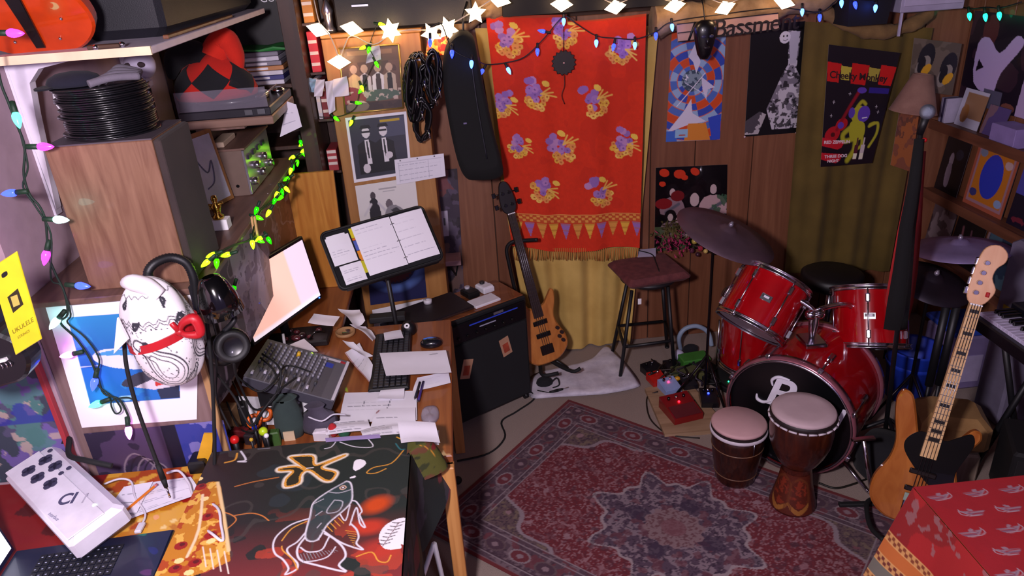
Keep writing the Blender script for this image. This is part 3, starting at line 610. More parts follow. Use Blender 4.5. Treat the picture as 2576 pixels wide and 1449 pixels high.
# small things on hutch shelf
pf = T('picture_frame', 'small framed drawing propped beside the receiver', 'picture frame', (-1.05, 2.95, sz)); fq = Matrix.Translation(V((-1.06, 2.88, sz))) @ Matrix.Rotation(math.radians(68), 4, 'Z') @ Matrix.Rotation(math.radians(-8), 4, 'X')
MB(fq).box((0, -.008, 0), (.2, 0, .30), .002).obj('frame', WOOD('#8a5a34', '#a87444'), pf); MB(fq).box((.018, -.0095, .018), (.182, -.0079, .282)).obj('drawing', M('#c4c0d4', .5), pf)
MB(fq).tube([(.06, -.0105, .2), (.1, -.0105, .14), (.14, -.0105, .18), (.12, -.0105, .1), (.07, -.0105, .08)], .003, 5, res=5).obj('ink_line', M('#6a6a80', .6), pf)
tp = Z(556, 575, sz); ty = T('trophy', 'gold figure trophy on white block standing on the hutch shelf', 'trophy', tp)
MB().box(tp + V((-.035, -.025, 0)), tp + V((.035, .025, .04)), .002).obj('base', WHITE, ty); GOLD = M('#d8b050', .22, 1.)
MB().lathe([(.02, .04), (.022, .05), (.012, .058), (.016, .075), (.02, .09), (.008, .1), (.012, .115), (.008, .128), (.001, .13)], tp, n=14).tube([tp + V((-.025, 0, .095)), tp + V((0, 0, .09)), tp + V((.028, 0, .1))], .005).obj('figure', GOLD, ty)
bp = Z(515, 625, sz); be = T('wire_ornament', 'small coiled bronze wire ornament on the shelf edge by the loudspeaker', 'ornament', bp)
mb = MB(); mb.tube([bp + V((.022 * math.cos(t * 1.9), .022 * math.sin(t * 1.9), .006 + .007 * t)) for t in [i * .35 for i in range(24)]], .003, 6); mb.cyl(bp + V((-.02, -.01, .001)), bp + V((.01, -.03, .02)), .004); mb.obj('coil', M('#a8845a', .3, 1.), be)
cl = T('clothespin', 'wooden clothespin clipped on the hutch shelf edge', 'clothespin', V((HX + .07, 2.72, HZ - .02)))
for s_ in (0, .011): MB(frame((HX + .064 + s_, 2.72, HZ - .045), (1, 0, 0), (0, 1, 0), (.06, .0, 1))).box((0, -.006, 0), (.008, .006, .09), .002).obj('jaw', M('#c89a68', .7), cl)

# ------------------------------------------------------------------ end panel art
POST = T('whale_poster', 'bright white matted poster of a whale in blue water on the hutch end', 'poster', (-1.14, 2.147, .94))
cv = CV(.40, .47, .0025, '#f2f0f6'); cv.rect(.05, .052, .345, .38, '#2a86c8')
b_ = (cv.x > .05) & (cv.x < .345) & (cv.y > .052) & (cv.y < .38); cv.mix(b_ * np.clip((cv.y - .05) / .2, 0, 1), '#1c4ab0', .8); cv.mix(b_ & (cv.y > .24), '#1c72c8', .8); cv.mix(b_ & (cv.noise(14, 3) > .62), '#3aa4dc', .35)
cv.poly([(.09, .20), (.13, .175), (.22, .185), (.31, .215), (.33, .245), (.27, .258), (.19, .255), (.12, .235)], '#dfe6f2', smooth=5); cv.poly([(.1, .195), (.16, .18), (.26, .19), (.33, .225), (.22, .205)], '#4a9ad8', smooth=4)
cv.poly([(.16, .31), (.22, .27), (.34, .265), (.345, .285), (.27, .30), (.2, .325)], '#3a3a4a', smooth=3); cv.poly([(.2, .325), (.27, .295), (.33, .30), (.33, .335), (.26, .34)], '#d8d2dc'); cv.poly([(.265, .312), (.305, .303), (.308, .318), (.268, .328)], '#c83030')
cv.poly([(.27, .34), (.34, .33), (.345, .378), (.28, .378)], '#26304a'); cv.ell(.17, .365, .03, .01, '#9ad0ea'); cv.line([(.05, .235), (.10, .233)], .003, '#d0dcf0')
gridmesh('poster_sheet', cv, quadP(cv, Y(112, 765, 2.146), Y(500, 738, 2.146), Y(495, 1055, 2.146), Y(206, 1076, 2.146)), PRINT(.6), POST)
cv = CV(.46, .30, .003, '#4a3a58'); n1 = cv.noise(14, 5); cv.mix(n1 > .5, '#2a2438', .9); cv.mix(cv.x > .3, '#2c3c9a', .8); cv.mix((cv.x > .3) & (cv.noise(20, 2) > .55), '#8a82c0', .7); cv.rect(.25, 0, .3, .3, '#141228')
for k in range(5): cv.line([(.10 + .02 * k, .29), (.09 + .02 * k, .16 + .01 * k), (.14 + .015 * k, .10 + .012 * k), (.2 + .008 * k, .18), (.215 + .006 * k, .29)], .005, ['#8a7a88', '#241c2c'][k % 2], 5)
gridmesh('swirl_painting', cv, flatP((XL + .03, 2.1475, .955), (1, 0, 0), (0, 0, -1)), PRINT(.5), None, label='dark swirling painting with a blue strip below the whale poster', cat='painting')
rw = T('red_edged_panel', 'colourful painted panel with a red edge strip left of the hutch', 'painting', (-1.6, 2.13, .82))
cv = CV(.40, .62, .005, '#4c4a66'); n1 = cv.noise(16, 3); cv.mix(n1 > .5, '#2e3a44', .8); cv.mix(cv.noise(11, 9) > .58, '#6e5aa0', .8); cv.mix(cv.noise(13, 12) > .62, '#4a7c78', .8); cv.mix(cv.noise(22, 17) > .66, '#b09c94', .8); cv.mix((cv.y > .3) & (cv.y < .4) & (cv.noise(9, 2) > .45), '#2a2c90', .8)
gridmesh('painted_cloth', cv, flatP((-1.80, 2.135, 1.42), (1, 0, 0), (0, 0, -1)), PRINT(.8), rw)
MB().box((-1.405, 2.115, .80), (-1.39, 2.138, 1.42), .003).obj('red_edge', M('#a03038', .5), rw)

# ------------------------------------------------------------------ string lights (left, multicolour)
def bulb_mesh(mat, s=1.): return MB().lathe([(.0055 * s, 0), (.0085 * s, .006 * s), (.0092 * s, .012 * s), (.0075 * s, .022 * s), (.004 * s, .031 * s), (.0006 * s, .036 * s)], n=12).mesh('bulb', mat)
def sock_mesh(s=1., c='#10301c'): return MB().lathe([(.003 * s, -.026 * s), (.006 * s, -.024 * s), (.0062 * s, .002 * s), (.001, .003 * s)], n=10).mesh('socket', M(c, .6))
def put_bulb(root, bm, sm, p, d):
    x_, y_, z_ = basis((0, 0, 0), d); m4 = frame(p, x_, y_, z_); b = inst('bulb', bm, m4, root)
    s_ = bpy.data.objects.new('socket', sm); C.objects.link(s_); s_.parent = b; return b
def dirpx(p, dx, dy): return (IX * dx + IY * dy).normalized()
BC = {k: bulb_mesh(EMIT(c, s), 1.25) for k, c, s in (('g', '#3cffc0', 5), ('m', '#ff28e8', 5), ('b', '#2838ff', 5), ('w', '#a0fff0', 9), ('p', '#ff70ff', 6))}
SK = sock_mesh(1.25)
ls = T('multicolour_string_lights', 'string of large multicoloured bulbs hanging down past the loudspeaker', 'string lights', Y(160, 740, 2.1))
pts = [(-20, 85), (0, 200), (20, 255), (42, 312), (62, 370), (60, 440), (75, 490), (100, 520), (115, 560), (122, 640), (140, 690), (162, 735), (170, 790), (152, 812), (190, 850), (225, 900), (246, 950), (262, 990), (300, 1005), (322, 1045), (326, 1062)]
MB().tube([Y(*p, 2.11) for p in pts], .0034, 6, res=5).obj('cord', M('#12281e', .7), ls)
MB().tube([Y(*p, 2.108) for p in [(40, 290), (55, 350), (70, 420), (58, 470), (90, 520), (128, 590), (128, 700), (155, 720), (178, 790), (170, 812), (215, 850), (250, 905), (240, 960), (285, 1000), (305, 1030), (290, 1040), (280, 1010), (318, 1000), (345, 1010)]], .0026, 6, res=5).obj('cord', M('#12281e', .7), ls)
for px, py, k, dx, dy in ((18, 83, 'm', 1, .02), (38, 283, 'g', .3, 1), (95, 369, 'm', 1, 0), (42, 484, 'b', -1, .12), (135, 552, 'w', 1, .05), (118, 630, 'm', -.2, 1), (190, 718, 'b', 1, .08), (148, 800, 'w', -.5, .6), (185, 890, 'p', -1, .22), (255, 1012, 'g', -.9, .35), (240, 950, 'b', -.2, .9), (322, 1072, 'p', .12, 1)):
    put_bulb(ls, BC[k], SK, Y(px, py, 2.105), dirpx(None, dx, dy))

# ------------------------------------------------------------------ bandana head, gooseneck lamp, headphones
hc = V((-.925, 1.985, 1.385)); hd = T('bandana_head', 'head shaped bundle wrapped in white paisley bandana with red ribbon', 'head form', (hc.x, hc.y, 1.2))
cv = CV(.66, .42, .0024, '#e6e2e6'); cv.grain(30, .05)
K_ = '#2a2a34'
def paisley(x, y, s, rot=0.):
    a = math.radians(rot)
    def q(u, v): return x + (u * math.cos(a) - v * math.sin(a)) * s, y + (u * math.sin(a) + v * math.cos(a)) * s
    tear = [(0, .07), (.035, .055), (.05, .02), (.035, -.02), (.0, -.045), (-.035, -.075), (-.055, -.065), (-.035, -.04), (-.04, 0), (-.035, .045)]
    for f, w_ in ((1, .0048), (.78, .003), (.5, .003)): cv.line([q(u * f, v * f) for u, v in sm2(tear, 4)] + [q(tear[0][0] * f, tear[0][1] * f)], w_ , K_)
    for k in range(26):
        t = sm2(tear, 4); u, v = t[(k * len(t)) // 26]; cv.ell(*q(u * 1.2, v * 1.2), .0022, .0022, K_)
    for k in range(7): cv.ell(*q(.02 * math.cos(k), .022 + .02 * math.sin(k)), .002, .002, K_)
paisley(.18, .27, 1.15, -10); paisley(.10, .33, .55, 25); paisley(.27, .34, .6, 60); paisley(.07, .22, .5, 190); paisley(.33, .25, .9, 160); paisley(.45, .3, .8, 20); paisley(.55, .22, .8, 100)
for k in range(16): paisley(.03 + .04 * k + .01 * (k % 3), .06 + .05 * (k % 4), .17, k * 47)
for yy in (.085, .155, .163): cv.line([(i * .011, yy + .006 * math.sin(i * 1.9)) for i in range(61)], .0026, K_)
for k in range(40): cv.ell(.016 * k, .172 + .003 * math.sin(k), .003, .002, K_)
rn = random.Random(5)
for k in range(120): cv.line([(rx := rn.uniform(0, .66), ry := rn.uniform(.18, .41)), (rx + rn.uniform(-.008, .008), ry + rn.uniform(-.008, .008))], .0018, K_)
def egg(x, y):
    th = (x / .66) * 2 * PI - PI * .98; v = y / .42; ph = v * PI
    rr = np.sin(np.clip(ph, .02, PI - .02)) ** .8; w = .100 * (1 - .30 * np.clip(.5 - v, 0, 1)) * (1 + .02 * np.sin(th * 9) * np.clip(.45 - v, 0, 1) * 3)
    sag = .006 * np.sin(th * 5 + v * 9)
    return hc.x + (w * rr + sag * rr) * np.cos(th) + .03 * (v - .5), hc.y + (w * rr) * np.sin(th) * .98, hc.z + .172 * np.cos(ph)
hs = gridmesh('bandana', cv, egg, PRINT(.85, .25), hd)
kn = V((-.955, 1.96, 1.545)); mb = MB(); mb.tube([kn + V((-.02, 0, .012)), kn + V((.01, -.02, .02)), kn + V((.04, -.01, .0)), kn + V((.07, -.01, -.03))], [.014, .024, .026, .02], 12, res=5); mb.obj('knot', M('#e4e0e4', .85), hd)
mb = MB(); fa = V((-.995, 1.90, 1.45)); mb.loft([[fa + V((0, 0, .03)), fa + V((.02, -.02, -.03)), fa + V((-.035, -.01, -.075))], [fa + V((.002, .006, .03)), fa + V((.022, -.012, -.03)), fa + V((-.033, -.002, -.075))]], True); mb.obj('corner_flap', M('#e4e0e4', .85), hd)
RED = M('#b01420', .45, coat=.1); mb = MB(); rings = []
for i in range(41):
    a = -PI * .99 + 2 * PI * i / 40; c = hc + V((math.cos(a) * .1010 + .003, math.sin(a) * .0995, .0 + .022 * math.cos(a) + .0))
    rings.append([c + V((0, 0, -.013)), c + V((0, 0, .013)), c + V((-math.cos(a) * .006, -math.sin(a) * .006, .013)), c + V((-math.cos(a) * .006, -math.sin(a) * .006, -.013))])
mb.loft(rings, False, True, False); mb.obj('red_ribbon', RED, hd)
bw = hc + V((.078, -.068, .028)); mb = MB(); mb.tube([bw, bw + V((.02, -.005, .03)), bw + V((.05, 0, .035)), bw + V((.055, 0, -.01)), bw + V((.02, -.005, -.01)), bw], [.006, .012, .016, .014, .01, .006], 8, res=5); mb.tube([bw, bw + V((-.005, -.01, .02)), bw + V((-.012, -.008, .032))], .008, 8, res=4); mb.ball(bw, .013); mb.obj('bow', RED, hd)
# black hanging cord with jack plug in front of it
lampo = T('gooseneck_lamp', 'black gooseneck lamp with glossy shade clamped to the hutch corner', 'lamp', V((-.84, 2.12, HZ + .02)))
GP = [Y(385, 715, 2.03), Y(372, 688, 2.05), Y(390, 662, 2.07), Y(430, 648, 2.1), Y(468, 662, 2.11), Y(487, 700, 2.11), Y(492, 745, 2.11), Y(500, 780, 2.11)]
mb = MB(); gp = smooth3(GP, 12); mb.tube(gp, [.0125 + .0018 * (k % 2) for k in range(len(gp))], 12); mb.obj('gooseneck', BLACK, lampo)
sh = Y(548, 752, 2.06); MB().lathe([(.018, .075), (.03, .07), (.045, .045), (.058, 0), (.062, -.05), (.059, -.05), (.05, 0), (.02, .06)], sh, V((-.15, .0, 1)), 24, cap=False).obj('shade', M('#08080a', .12, coat=.8), lampo)
MB().cyl(GP[-1], sh + V((-.03, .02, .0)), .012).box(V((-.87, 2.105, HZ - .06)), V((-.83, 2.15, HZ + .04)), .004).obj('clamp', BLACK, lampo)
hp = T('headphones', 'black headphones hanging under the gooseneck lamp beside the mixer', 'headphones', Y(580, 940, 2.12))
c1 = Y(583, 868, 2.07); MB().lathe([(.001, -.028), (.03, -.028), (.05, -.02), (.055, 0), (.054, .012), (.042, .02), (.03, .014), (.001, .012)], c1, V((.45, -1, .25)), 26).obj('ear_cup', M('#0c0c0e', .3, coat=.4), hp)
MB().lathe([(.044, .016), (.05, .02), (.05, .03), (.04, .034), (.03, .026)], c1, V((.45, -1, .25)), 26, cap=False).obj('cushion', M('#141416', .6), hp)
c2 = Y(560, 880, 2.16); MB().lathe([(.001, -.028), (.03, -.028), (.05, -.02), (.055, 0), (.05, .012), (.03, .018), (.001, .012)], c2, V((.45, -1, .25)), 26).obj('ear_cup', M('#0c0c0e', .35, coat=.3), hp)
MB().tube([c1 + V((-.01, 0, .05)), Y(590, 800, 2.08), Y(555, 770, 2.12), Y(540, 800, 2.16), c2 + V((0, .0, .05))], .009, 8, res=6).obj('headband', BLACK, hp)
def cable(name, pts, r, label, mat=RUBBER, cat='cable', plug=None):
    t = T(name, label, cat, pts[-1]); MB().tube(pts, r, 6, res=6).obj('cord', mat, t)
    if plug:
        d = (pts[-1] - pts[-2]).normalized(); e = pts[-1]; MB().cyl(e - d * .03, e + d * .02, .0075, .009, 12).cyl(e + d * .02, e + d * .05, .009, .006, 12).obj('plug_sleeve', RUBBER, t); MB().cyl(e + d * .05, e + d * .082, .0032, .003, 8).ball(e + d * .083, .0038).obj('plug_tip', CHROME, t)
    return t
cable('instrument_cable', [Y(312, 850, 1.96), Y(318, 920, 1.95), Y(340, 1010, 1.94), Y(375, 1110, 1.92), Y(405, 1190, 1.90)], .006, 'black instrument cable hanging by its silver plug in front of the whale poster', plug=True)
cable('instrument_cable', [Y(520, 800, 2.05), Y(533, 940, 2.04), Y(538, 1050, 2.03), Y(540, 1130, 2.02), Y(539, 1195, 2.0)], .006, 'black instrument cable hanging by its silver plug over the fish painting', plug=True)
cable('headphone_cable', [c1 + V((0, -.02, -.05)), Y(600, 960, 2.2), Y(640, 1030, 2.25), Y(690, 1000, 2.3), Y(705, 930, 2.35), Y(660, 890, 2.45)], .004, 'thin black headphone cable looping over the mixer')
cable('signal_cable', [Y(545, 940, 2.12), Y(590, 1000, 2.14), Y(630, 1070, 2.1), Y(655, 1040, 2.15), Y(700, 985, 2.2), Y(745, 950, 2.3)], .004, 'black signal cable crossing the folder beside the scissors')
cable('audio_cable', [Y(548, 720, 2.14), Y(520, 790, 2.12), Y(530, 850, 2.1), Y(545, 920, 2.1), Y(545, 1000, 2.12), Y(580, 1080, 2.1)], .0035, 'black audio cable dropping from the lamp clamp along the hutch corner')

# ukulele in black bag with string packet
uk = T('ukulele', 'black ukulele hanging at the wall end of the shelf', 'ukulele', Y(40, 960, 1.78)); ux = Matrix.Translation(Y(28, 955, 1.80)) @ Matrix.Rotation(math.radians(-12), 4, 'Y') @ Matrix.Rotation(PI / 2, 4, 'X')
uo = sm2([(0, 0), (.06, .005), (.10, .05), (.095, .11), (.065, .15), (.075, .2), (.05, .245), (0, .25), (-.05, .245), (-.075, .2), (-.065, .15), (-.095, .11), (-.10, .05), (-.06, .005)], 5)
MB(ux).prism(uo, -.035, .035, .008).obj('body', M('#0c0c12', .35, coat=.3), uk); MB(ux).box((-.02, .24, .02), (.02, .5, .038)).obj('neck', M('#0c0c12', .4), uk)
MB(ux).cyl((0, .47, .03), (-.05, .75, .03), .003).obj('hanging_cord', BLACK, uk); MB(ux).box((-.03, .07, .036), (.055, .078, .046)).obj('bridge', WHITE, uk)
for k in range(3): MB(ux).tube([(.03 + k * .012, .066, .038), (.033 + k * .012, .055, .04), (.028 + k * .012, .05, .038)], .0018).obj('string_end', CHROME, uk)
pk = T('string_packet', 'yellow packet of ukulele strings hooked on the black ukulele', 'packet', Y(60, 890, 1.74)); a, b, c, d = Y(-26, 676, 1.735), Y(46, 652, 1.735), Y(106, 852, 1.735), Y(40, 893, 1.735)
kx = frame(d, (c - d), (a - d), (c - d).cross(a - d)); wp_, hp_ = (c - d).length, (a - d).length
MB(kx).box((0, 0, -.003), (wp_, hp_, .003), .002).obj('sleeve', M('#d8c81e', .35, coat=.3), pk)
MB(kx).prism([(.030, .105), (.065, .11), (.062, .155), (.027, .15)], .003, .0038).obj('dark_diamond', M('#2a2410', .5), pk); MB(kx).prism([(.036, .118), (.056, .115), (.056, .142), (.036, .146)], .0038, .0042).obj('emblem', M('#b8a850', .5), pk)
TEXT('UKULELE', .017, kx @ Matrix.Translation(V((.012, .055, .0032))), M('#7a6a10', .5), pk); TEXT('STRINGS', .010, kx @ Matrix.Translation(V((.022, .036, .0032))), M('#8a7a1c', .5), pk); MB(kx).prism(sm2([(.03, .2), (.045, .2), (.045, .21), (.03, .21)], 3), .003, .0038).obj('hang_hole', BLACK, pk)

# ------------------------------------------------------------------ near table with pizza print cloth
NZ = .80
nt = T('side_table', 'low side table under the laptop covered by a pizza print cloth', 'table', (-1.35, 1.7, 0))
MB().box((-1.84, 1.2, NZ - .03), (-.93, 2.10, NZ - .004), .003).obj('table_top', DW, nt)
for p in ((-1.82, 1.22), (-.98, 1.22), (-1.82, 2.04), (-.98, 2.04)): MB().box((*p, 0), (p[0] + .05, p[1] + .05, NZ - .03)).obj('leg', DWL, nt)
cv = CV(.93, .94, .006, '#7a1414'); n1 = cv.noise(7, 4); cv.mix(cv.x > .55, '#c07818'); cv.mix((cv.x > .55) & (n1 > .5), '#a83c10', .9); cv.mix((cv.x > .55) & (cv.noise(16, 8) > .6), '#e0a838', .9); cv.mix((cv.x < .5) & (cv.noise(8, 2) > .6), '#381012', .8)
for k in range(26):
    x, y = random.uniform(.58, .92), random.uniform(.05, .9); cv.ell(x, y, .026, .022, '#981410'); cv.ell(x + .004, y - .004, .012, .01, '#6a0c10', k=.7)
for k in range(40): x, y = random.uniform(.56, .92), random.uniform(.05, .9); cv.ell(x, y, .010, .008, '#f0d088')
gridmesh('pizza_cloth', cv, lambda x, y: (-1.85 + x, 2.12 - y, NZ + .001 + .002 * np.sin(x * 22) * np.sin(y * 17)), PRINT(.55, coat=.2), None, label='red and yellow pizza print cloth spread over the side table', cat='tablecloth')
# painted fish box
FZ = .88
fb = T('painted_chest', 'chest covered by dark cloth painted with a white outlined fish', 'chest', (-.6, 1.7, 0)); FX0, FX1, FY0, FY1 = -.925, -.262, 1.28, 2.075
MB().box((FX0 + .01, FY0, .30), (FX1 - .012, FY1 - .01, FZ - .004), .004).obj('chest_body', M('#1c1a20', .7), fb)
for p in ((FX0 + .03, FY0 + .02), (FX1 - .08, FY0 + .02), (FX0 + .03, FY1 - .08), (FX1 - .08, FY1 - .08)): MB().box((*p, 0), (p[0] + .05, p[1] + .05, .30)).obj('leg', BLACK, fb)
FW, FH = FX1 - FX0, FY1 - FY0; cv = CV(FW, FH, .0021, '#1f2826')
n1, n2 = cv.noise(7, 3), cv.noise(14, 8); cv.mix(np.clip(1.2 - cv.x / .30, 0, 1), '#2c1418', .75); cv.mix(np.clip((cv.y - .36) / .3, 0, 1) * (n1 > .46), '#8e2a2e', .75); cv.mix(np.clip((cv.y - .3) / .2, 0, 1) * (n2 > .6), '#b8402a', .6); cv.mix((n1 < .36), '#2a343a', .6); cv.mix(np.abs(cv.noise(5, 17) - .5) < .015, '#45403c', .5)
cv.ell(.575, .34, .06, .045, '#d04810', -25, .85, .6); cv.ell(.56, .43, .07, .04, '#c83820', 0, .8, .6); cv.ell(.60, .52, .08, .05, '#b83426', 0, .7, .6)
PXF = lambda px, py: ((lambda p: (p.x - FX0, FY1 - p.y))(Z(px, py, FZ)))
zf = lambda zx, zy: PXF(500 + zx * .27537, 1050 + zy * .27537)
OR, WH = '#d89838', '#d8d4dc'
fl = [zf(*p) for p in ((980, 480), (870, 400), (830, 360), (940, 345), (1050, 350), (1060, 420), (1110, 420), (1320, 345), (1330, 360), (1130, 450), (1240, 490), (1260, 520), (1210, 580), (1130, 570), (1010, 485), (940, 520), (920, 600), (790, 635), (790, 560), (850, 490), (730, 490), (740, 460), (900, 440))]
cv.mix(np.clip((.010 - np.where(cv.pmask(sm2(fl, 4)), 0, cv.dist(sm2(fl, 4)))) / .006, 0, 1), '#e8dcc8'); cv.mix(cv.pmask(sm2(fl, 4)), OR); ins_ = cv.pmask(sm2(fl, 4)) & (cv.dist(sm2(fl, 4)) > .007); cv.mix(ins_, '#2e2a1c'); cv.line([zf(985, 462), zf(1045, 456)], .004, '#f0ece8')
for p, w_ in (([(1420, 410), (1460, 385), (1520, 400), (1520, 440), (1440, 490), (1410, 470)], 0), ([(1380, 550), (1430, 535), (1430, 550), (1390, 560)], 0)): cv.poly([zf(*q) for q in p], '#eeecf0', smooth=3)
ST_ = [([(1350, 585), (1180, 680), (1050, 780), (1020, 900), (975, 1100), (1080, 1120), (1180, 970), (1330, 840), (1395, 760), (1400, 660), (1385, 600), (1350, 585)], WH, .0045), ([(1185, 680), (1280, 690), (1390, 660)], WH, .003), ([(1235, 760), (1170, 850), (1190, 875), (1280, 850), (1315, 770), (1240, 755)], WH, .003),
       ([(1010, 925), (850, 980), (720, 1080), (680, 1170), (700, 1250), (770, 1300), (820, 1380), (790, 1435), (890, 1390), (900, 1330), (830, 1260), (810, 1200), (900, 1140), (970, 1060)], WH, .004), ([(970, 1100), (910, 1180), (900, 1250), (940, 1310), (1080, 1350), (1340, 1410), (1280, 1350), (1340, 1270), (1320, 1190), (1240, 1110), (1150, 1060)], WH, .0045),
       ([(930, 1190), (1000, 1230), (1120, 1210), (1170, 1130), (1190, 1090)], WH, .0035), ([(950, 1320), (1060, 1310), (1180, 1270), (1250, 1180)], WH, .003), ([(1130, 1030), (1280, 1130), (1400, 1180), (1500, 1205), (1440, 1150), (1460, 1090), (1440, 1020), (1390, 970)], WH, .004), ([(1395, 760), (1440, 770), (1490, 850), (1470, 890), (1520, 1000), (1470, 960), (1440, 820), (1380, 980)], WH, .0035), ([(1380, 800), (1340, 940), (1290, 880)], WH, .003),
       ([(330, 635), (500, 590), (730, 545)], '#c87838', .003), ([(210, 860), (300, 890), (340, 940), (240, 1030)], '#c87838', .003), ([(330, 895), (480, 875), (580, 900), (640, 945)], '#c87838', .003), ([(1440, 1270), (1580, 1230), (1640, 1310), (1720, 1320), (1755, 1260)], OR, .003), ([(1870, 300), (1760, 420), (1600, 460), (1535, 510), (1620, 510), (1710, 470)], OR, .003), ([(1150, 285), (1210, 270), (1250, 225)], WH, .003), ([(1290, 225), (1430, 270), (1590, 270), (1550, 200)], WH, .003), ([(1810, 180), (1890, 220)], '#d8a030', .004), ([(1800, 240), (1840, 290), (1880, 290)], '#2a6a70', .004), ([(540, 290), (650, 280)], '#8a8894', .002), ([(240, 415), (330, 390), (350, 330)], OR, .005), ([(385, 310), (430, 390), (360, 405), (430, 408)], WH, .005), ([(760, 1130), (850, 1020), (990, 950)], OR, .0028), ([(900, 1390), (860, 1300), (770, 1220), (760, 1180)], OR, .0028)]
for p, c, w_ in ST_: cv.line([zf(*q) for q in p], w_ * 1.25, c, 4)
body = sm2([zf(*p) for p in ((1350, 585), (1180, 680), (1050, 780), (1020, 900), (975, 1100), (1080, 1120), (1180, 970), (1330, 840), (1395, 760), (1400, 660))], 4); cv.mix(cv.pmask(body), '#3a5054', .45)
for k in range(4): cv.line([zf(1050 + 15 * k, 790 + 110 * k), zf(1140 - 10 * k, 745 + 110 * k)], .0025, WH, k=.8)
for k in range(8): cv.line([zf(1340 + 12 * k, 1030 + 22 * k), zf(1440 - 3 * k, 1045 + 20 * k)], .002, OR, k=.9)
for k in range(4): cv.line([zf(1170 + 35 * k, 990 - 25 * k), zf(1220 + 35 * k, 1040 - 25 * k)], .0025, OR)
for k in range(12): cv.line([zf(930 + 28 * k, 1250 - 4 * k), zf(960 + 28 * k, 1320 - 9 * k)], .0016, '#8a8a90')
ex, ey = zf(1318, 642); cv.ell(ex, ey, .011, .010, '#c8a890'); cv.ell(ex, ey, .007, .006, '#3a3a40'); cv.ell(ex, ey, .003, .003, '#e8e0e0')
sh_ = [zf(*p) for p in ((1645, 1110), (1680, 1010), (1780, 940), (1890, 920), (1930, 1020), (1900, 1160), (1850, 1160), (1840, 1200), (1700, 1200))]; cv.poly(sh_, '#e4e2e6', smooth=4)
for k in range(7):
    x0, y0 = 1880 - 22 * k, 950 + 32 * k; cv.line([zf(x0, y0), zf(x0 - 60, y0 + 15), zf(x0 - 110, y0 + 10)], .003, '#3a2830', 4)
    cv.line([zf(x0 - 50, y0 + 12), zf(x0 - 70, y0 + 34)], .0025, '#5a2a30')
pz_ = [PXF(*p) for p in ((548, 1212), (562, 1290), (578, 1392), (560, 1420), (400, 1470), (380, 1400), (470, 1250))]; pm = cv.pmask(sm2(pz_, 3)); cv.mix(pm, '#c07c1c'); cv.mix(pm & (cv.noise(26, 31) > .55), '#a83a14', .9); cv.mix(pm & (cv.noise(40, 35) > .62), '#e4b450', .9)
for a, b in ((505, 1225), (520, 1300), (455, 1372), (530, 1345), (490, 1415), (440, 1430)): cv.ell(*PXF(a, b), .018, .016, '#961a14'); cv.ell(*PXF(a + 3, b - 3), .008, .007, '#5c0c10')
for a, b in ((500, 1205), (530, 1360), (450, 1410), (515, 1255), (475, 1440)): cv.ell(*PXF(a, b), .013, .010, '#f0d890')
cv.line([PXF(548, 1215), PXF(560, 1280), PXF(575, 1385)], .010, '#e8c890', 3); cv.line([PXF(510, 1245), PXF(500, 1330), PXF(470, 1400)], .008, '#e8d0a8', 3)
for k in range(4): cv.line([PXF(510 + 18 * k, 1375 + 4 * k), PXF(518 + 19 * k, 1425 + 6 * k)], .0035, '#e8d8c8')
gridmesh('fish_painting', cv, lambda x, y: (FX0 + x, FY1 - y, FZ + .0015 * np.sin(x * 15) * np.sin(y * 11)), PRINT(.6, .2), fb, label='dark cloth painted with a white outlined fish and an orange flower')
cv = CV(FH, .34, .006, '#1e2626'); cv.mix(cv.noise(9, 4) > .55, '#3c3a44', .8); cv.mix(cv.noise(7, 14) > .6, '#4a4424', .8); cv.mix((cv.noise(8, 24) > .62), '#7a3038', .7)
gridmesh('cloth_side', cv, lambda x, y: (FX1 + .004 + .05 * (y / .34) * np.clip(1 - x / .2, 0, 1) ** .7 * 2.2 + .006 * np.sin(x * 30) * y / .34, FY1 - x + .03 * (y / .34) * np.clip(1 - x / .15, 0, 1), FZ - y * (1 - .3 * np.clip(1 - x / .2, 0, 1))), PRINT(.7, .2), fb)
cv = CV(.16, .20, .004, '#33381c'); cv.mix(cv.noise(24, 3) > .5, '#5a5a22', .8); cv.mix(cv.noise(20, 8) > .6, '#6a3a2c', .8); cv.line([(.02, .02), (.05, .1), (.03, .18)], .004, '#c09028', 4); cv.line([(.12, .06), (.11, .15)], .003, '#c88a30', 4); cv.ell(.09, .12, .015, .012, '#7a2424')
gridmesh('corner_fold', cv, lambda x, y: (FX1 - .01 + (y / .2) ** .7 * (.02 + .10 * np.sin(x / .16 * PI) ** .8), FY1 + .02 - x * .9 + .02 * (y / .2), FZ + .004 - .13 * (y / .2) ** 1.8 + .02 * np.sin(y / .2 * PI)), PRINT(.7, .2), fb, label='green and brown painted fold of the cloth corner')
# laptop
lt = T('laptop', 'black laptop with glowing screen on the pizza print cloth', 'laptop', Z(200, 1449, NZ)); la, lb, lc = Z(40, 1384, NZ + .02), Z(437, 1330, NZ + .02), Z(398, 1449, NZ + .02)
lx = frame(la, (lb - la), (lc - lb), V((0, 0, -1))); lw, lh = (lb - la).length, .34; lx = frame(la, (lb - la), V((0, 0, 1)).cross(lb - la), (0, 0, 1)) @ Matrix.Translation(V((0, -.26, 0)))
MB(lx).box((0, 0, -.018), (lw, .26, 0), .004).obj('base', M('#161a30', .35, coat=.2), lt)
kb = T; mb = MB(lx); 
for r_ in range(5):
    for k in range(12): mb.box((.09 + k * .0195, .105 + r_ * .024, 0), (.1065 + k * .0195, .125 + r_ * .024, .0022))
mb.obj('keyboard_keys', M('#0e1018', .5), lt)['kind'] = 'stuff'
mb = MB(lx)
for r_ in range(5):
    for k in range(12): mb.box((.094 + k * .0195, .113 + r_ * .024, .0022), (.099 + k * .0195, .116 + r_ * .024, .0025))
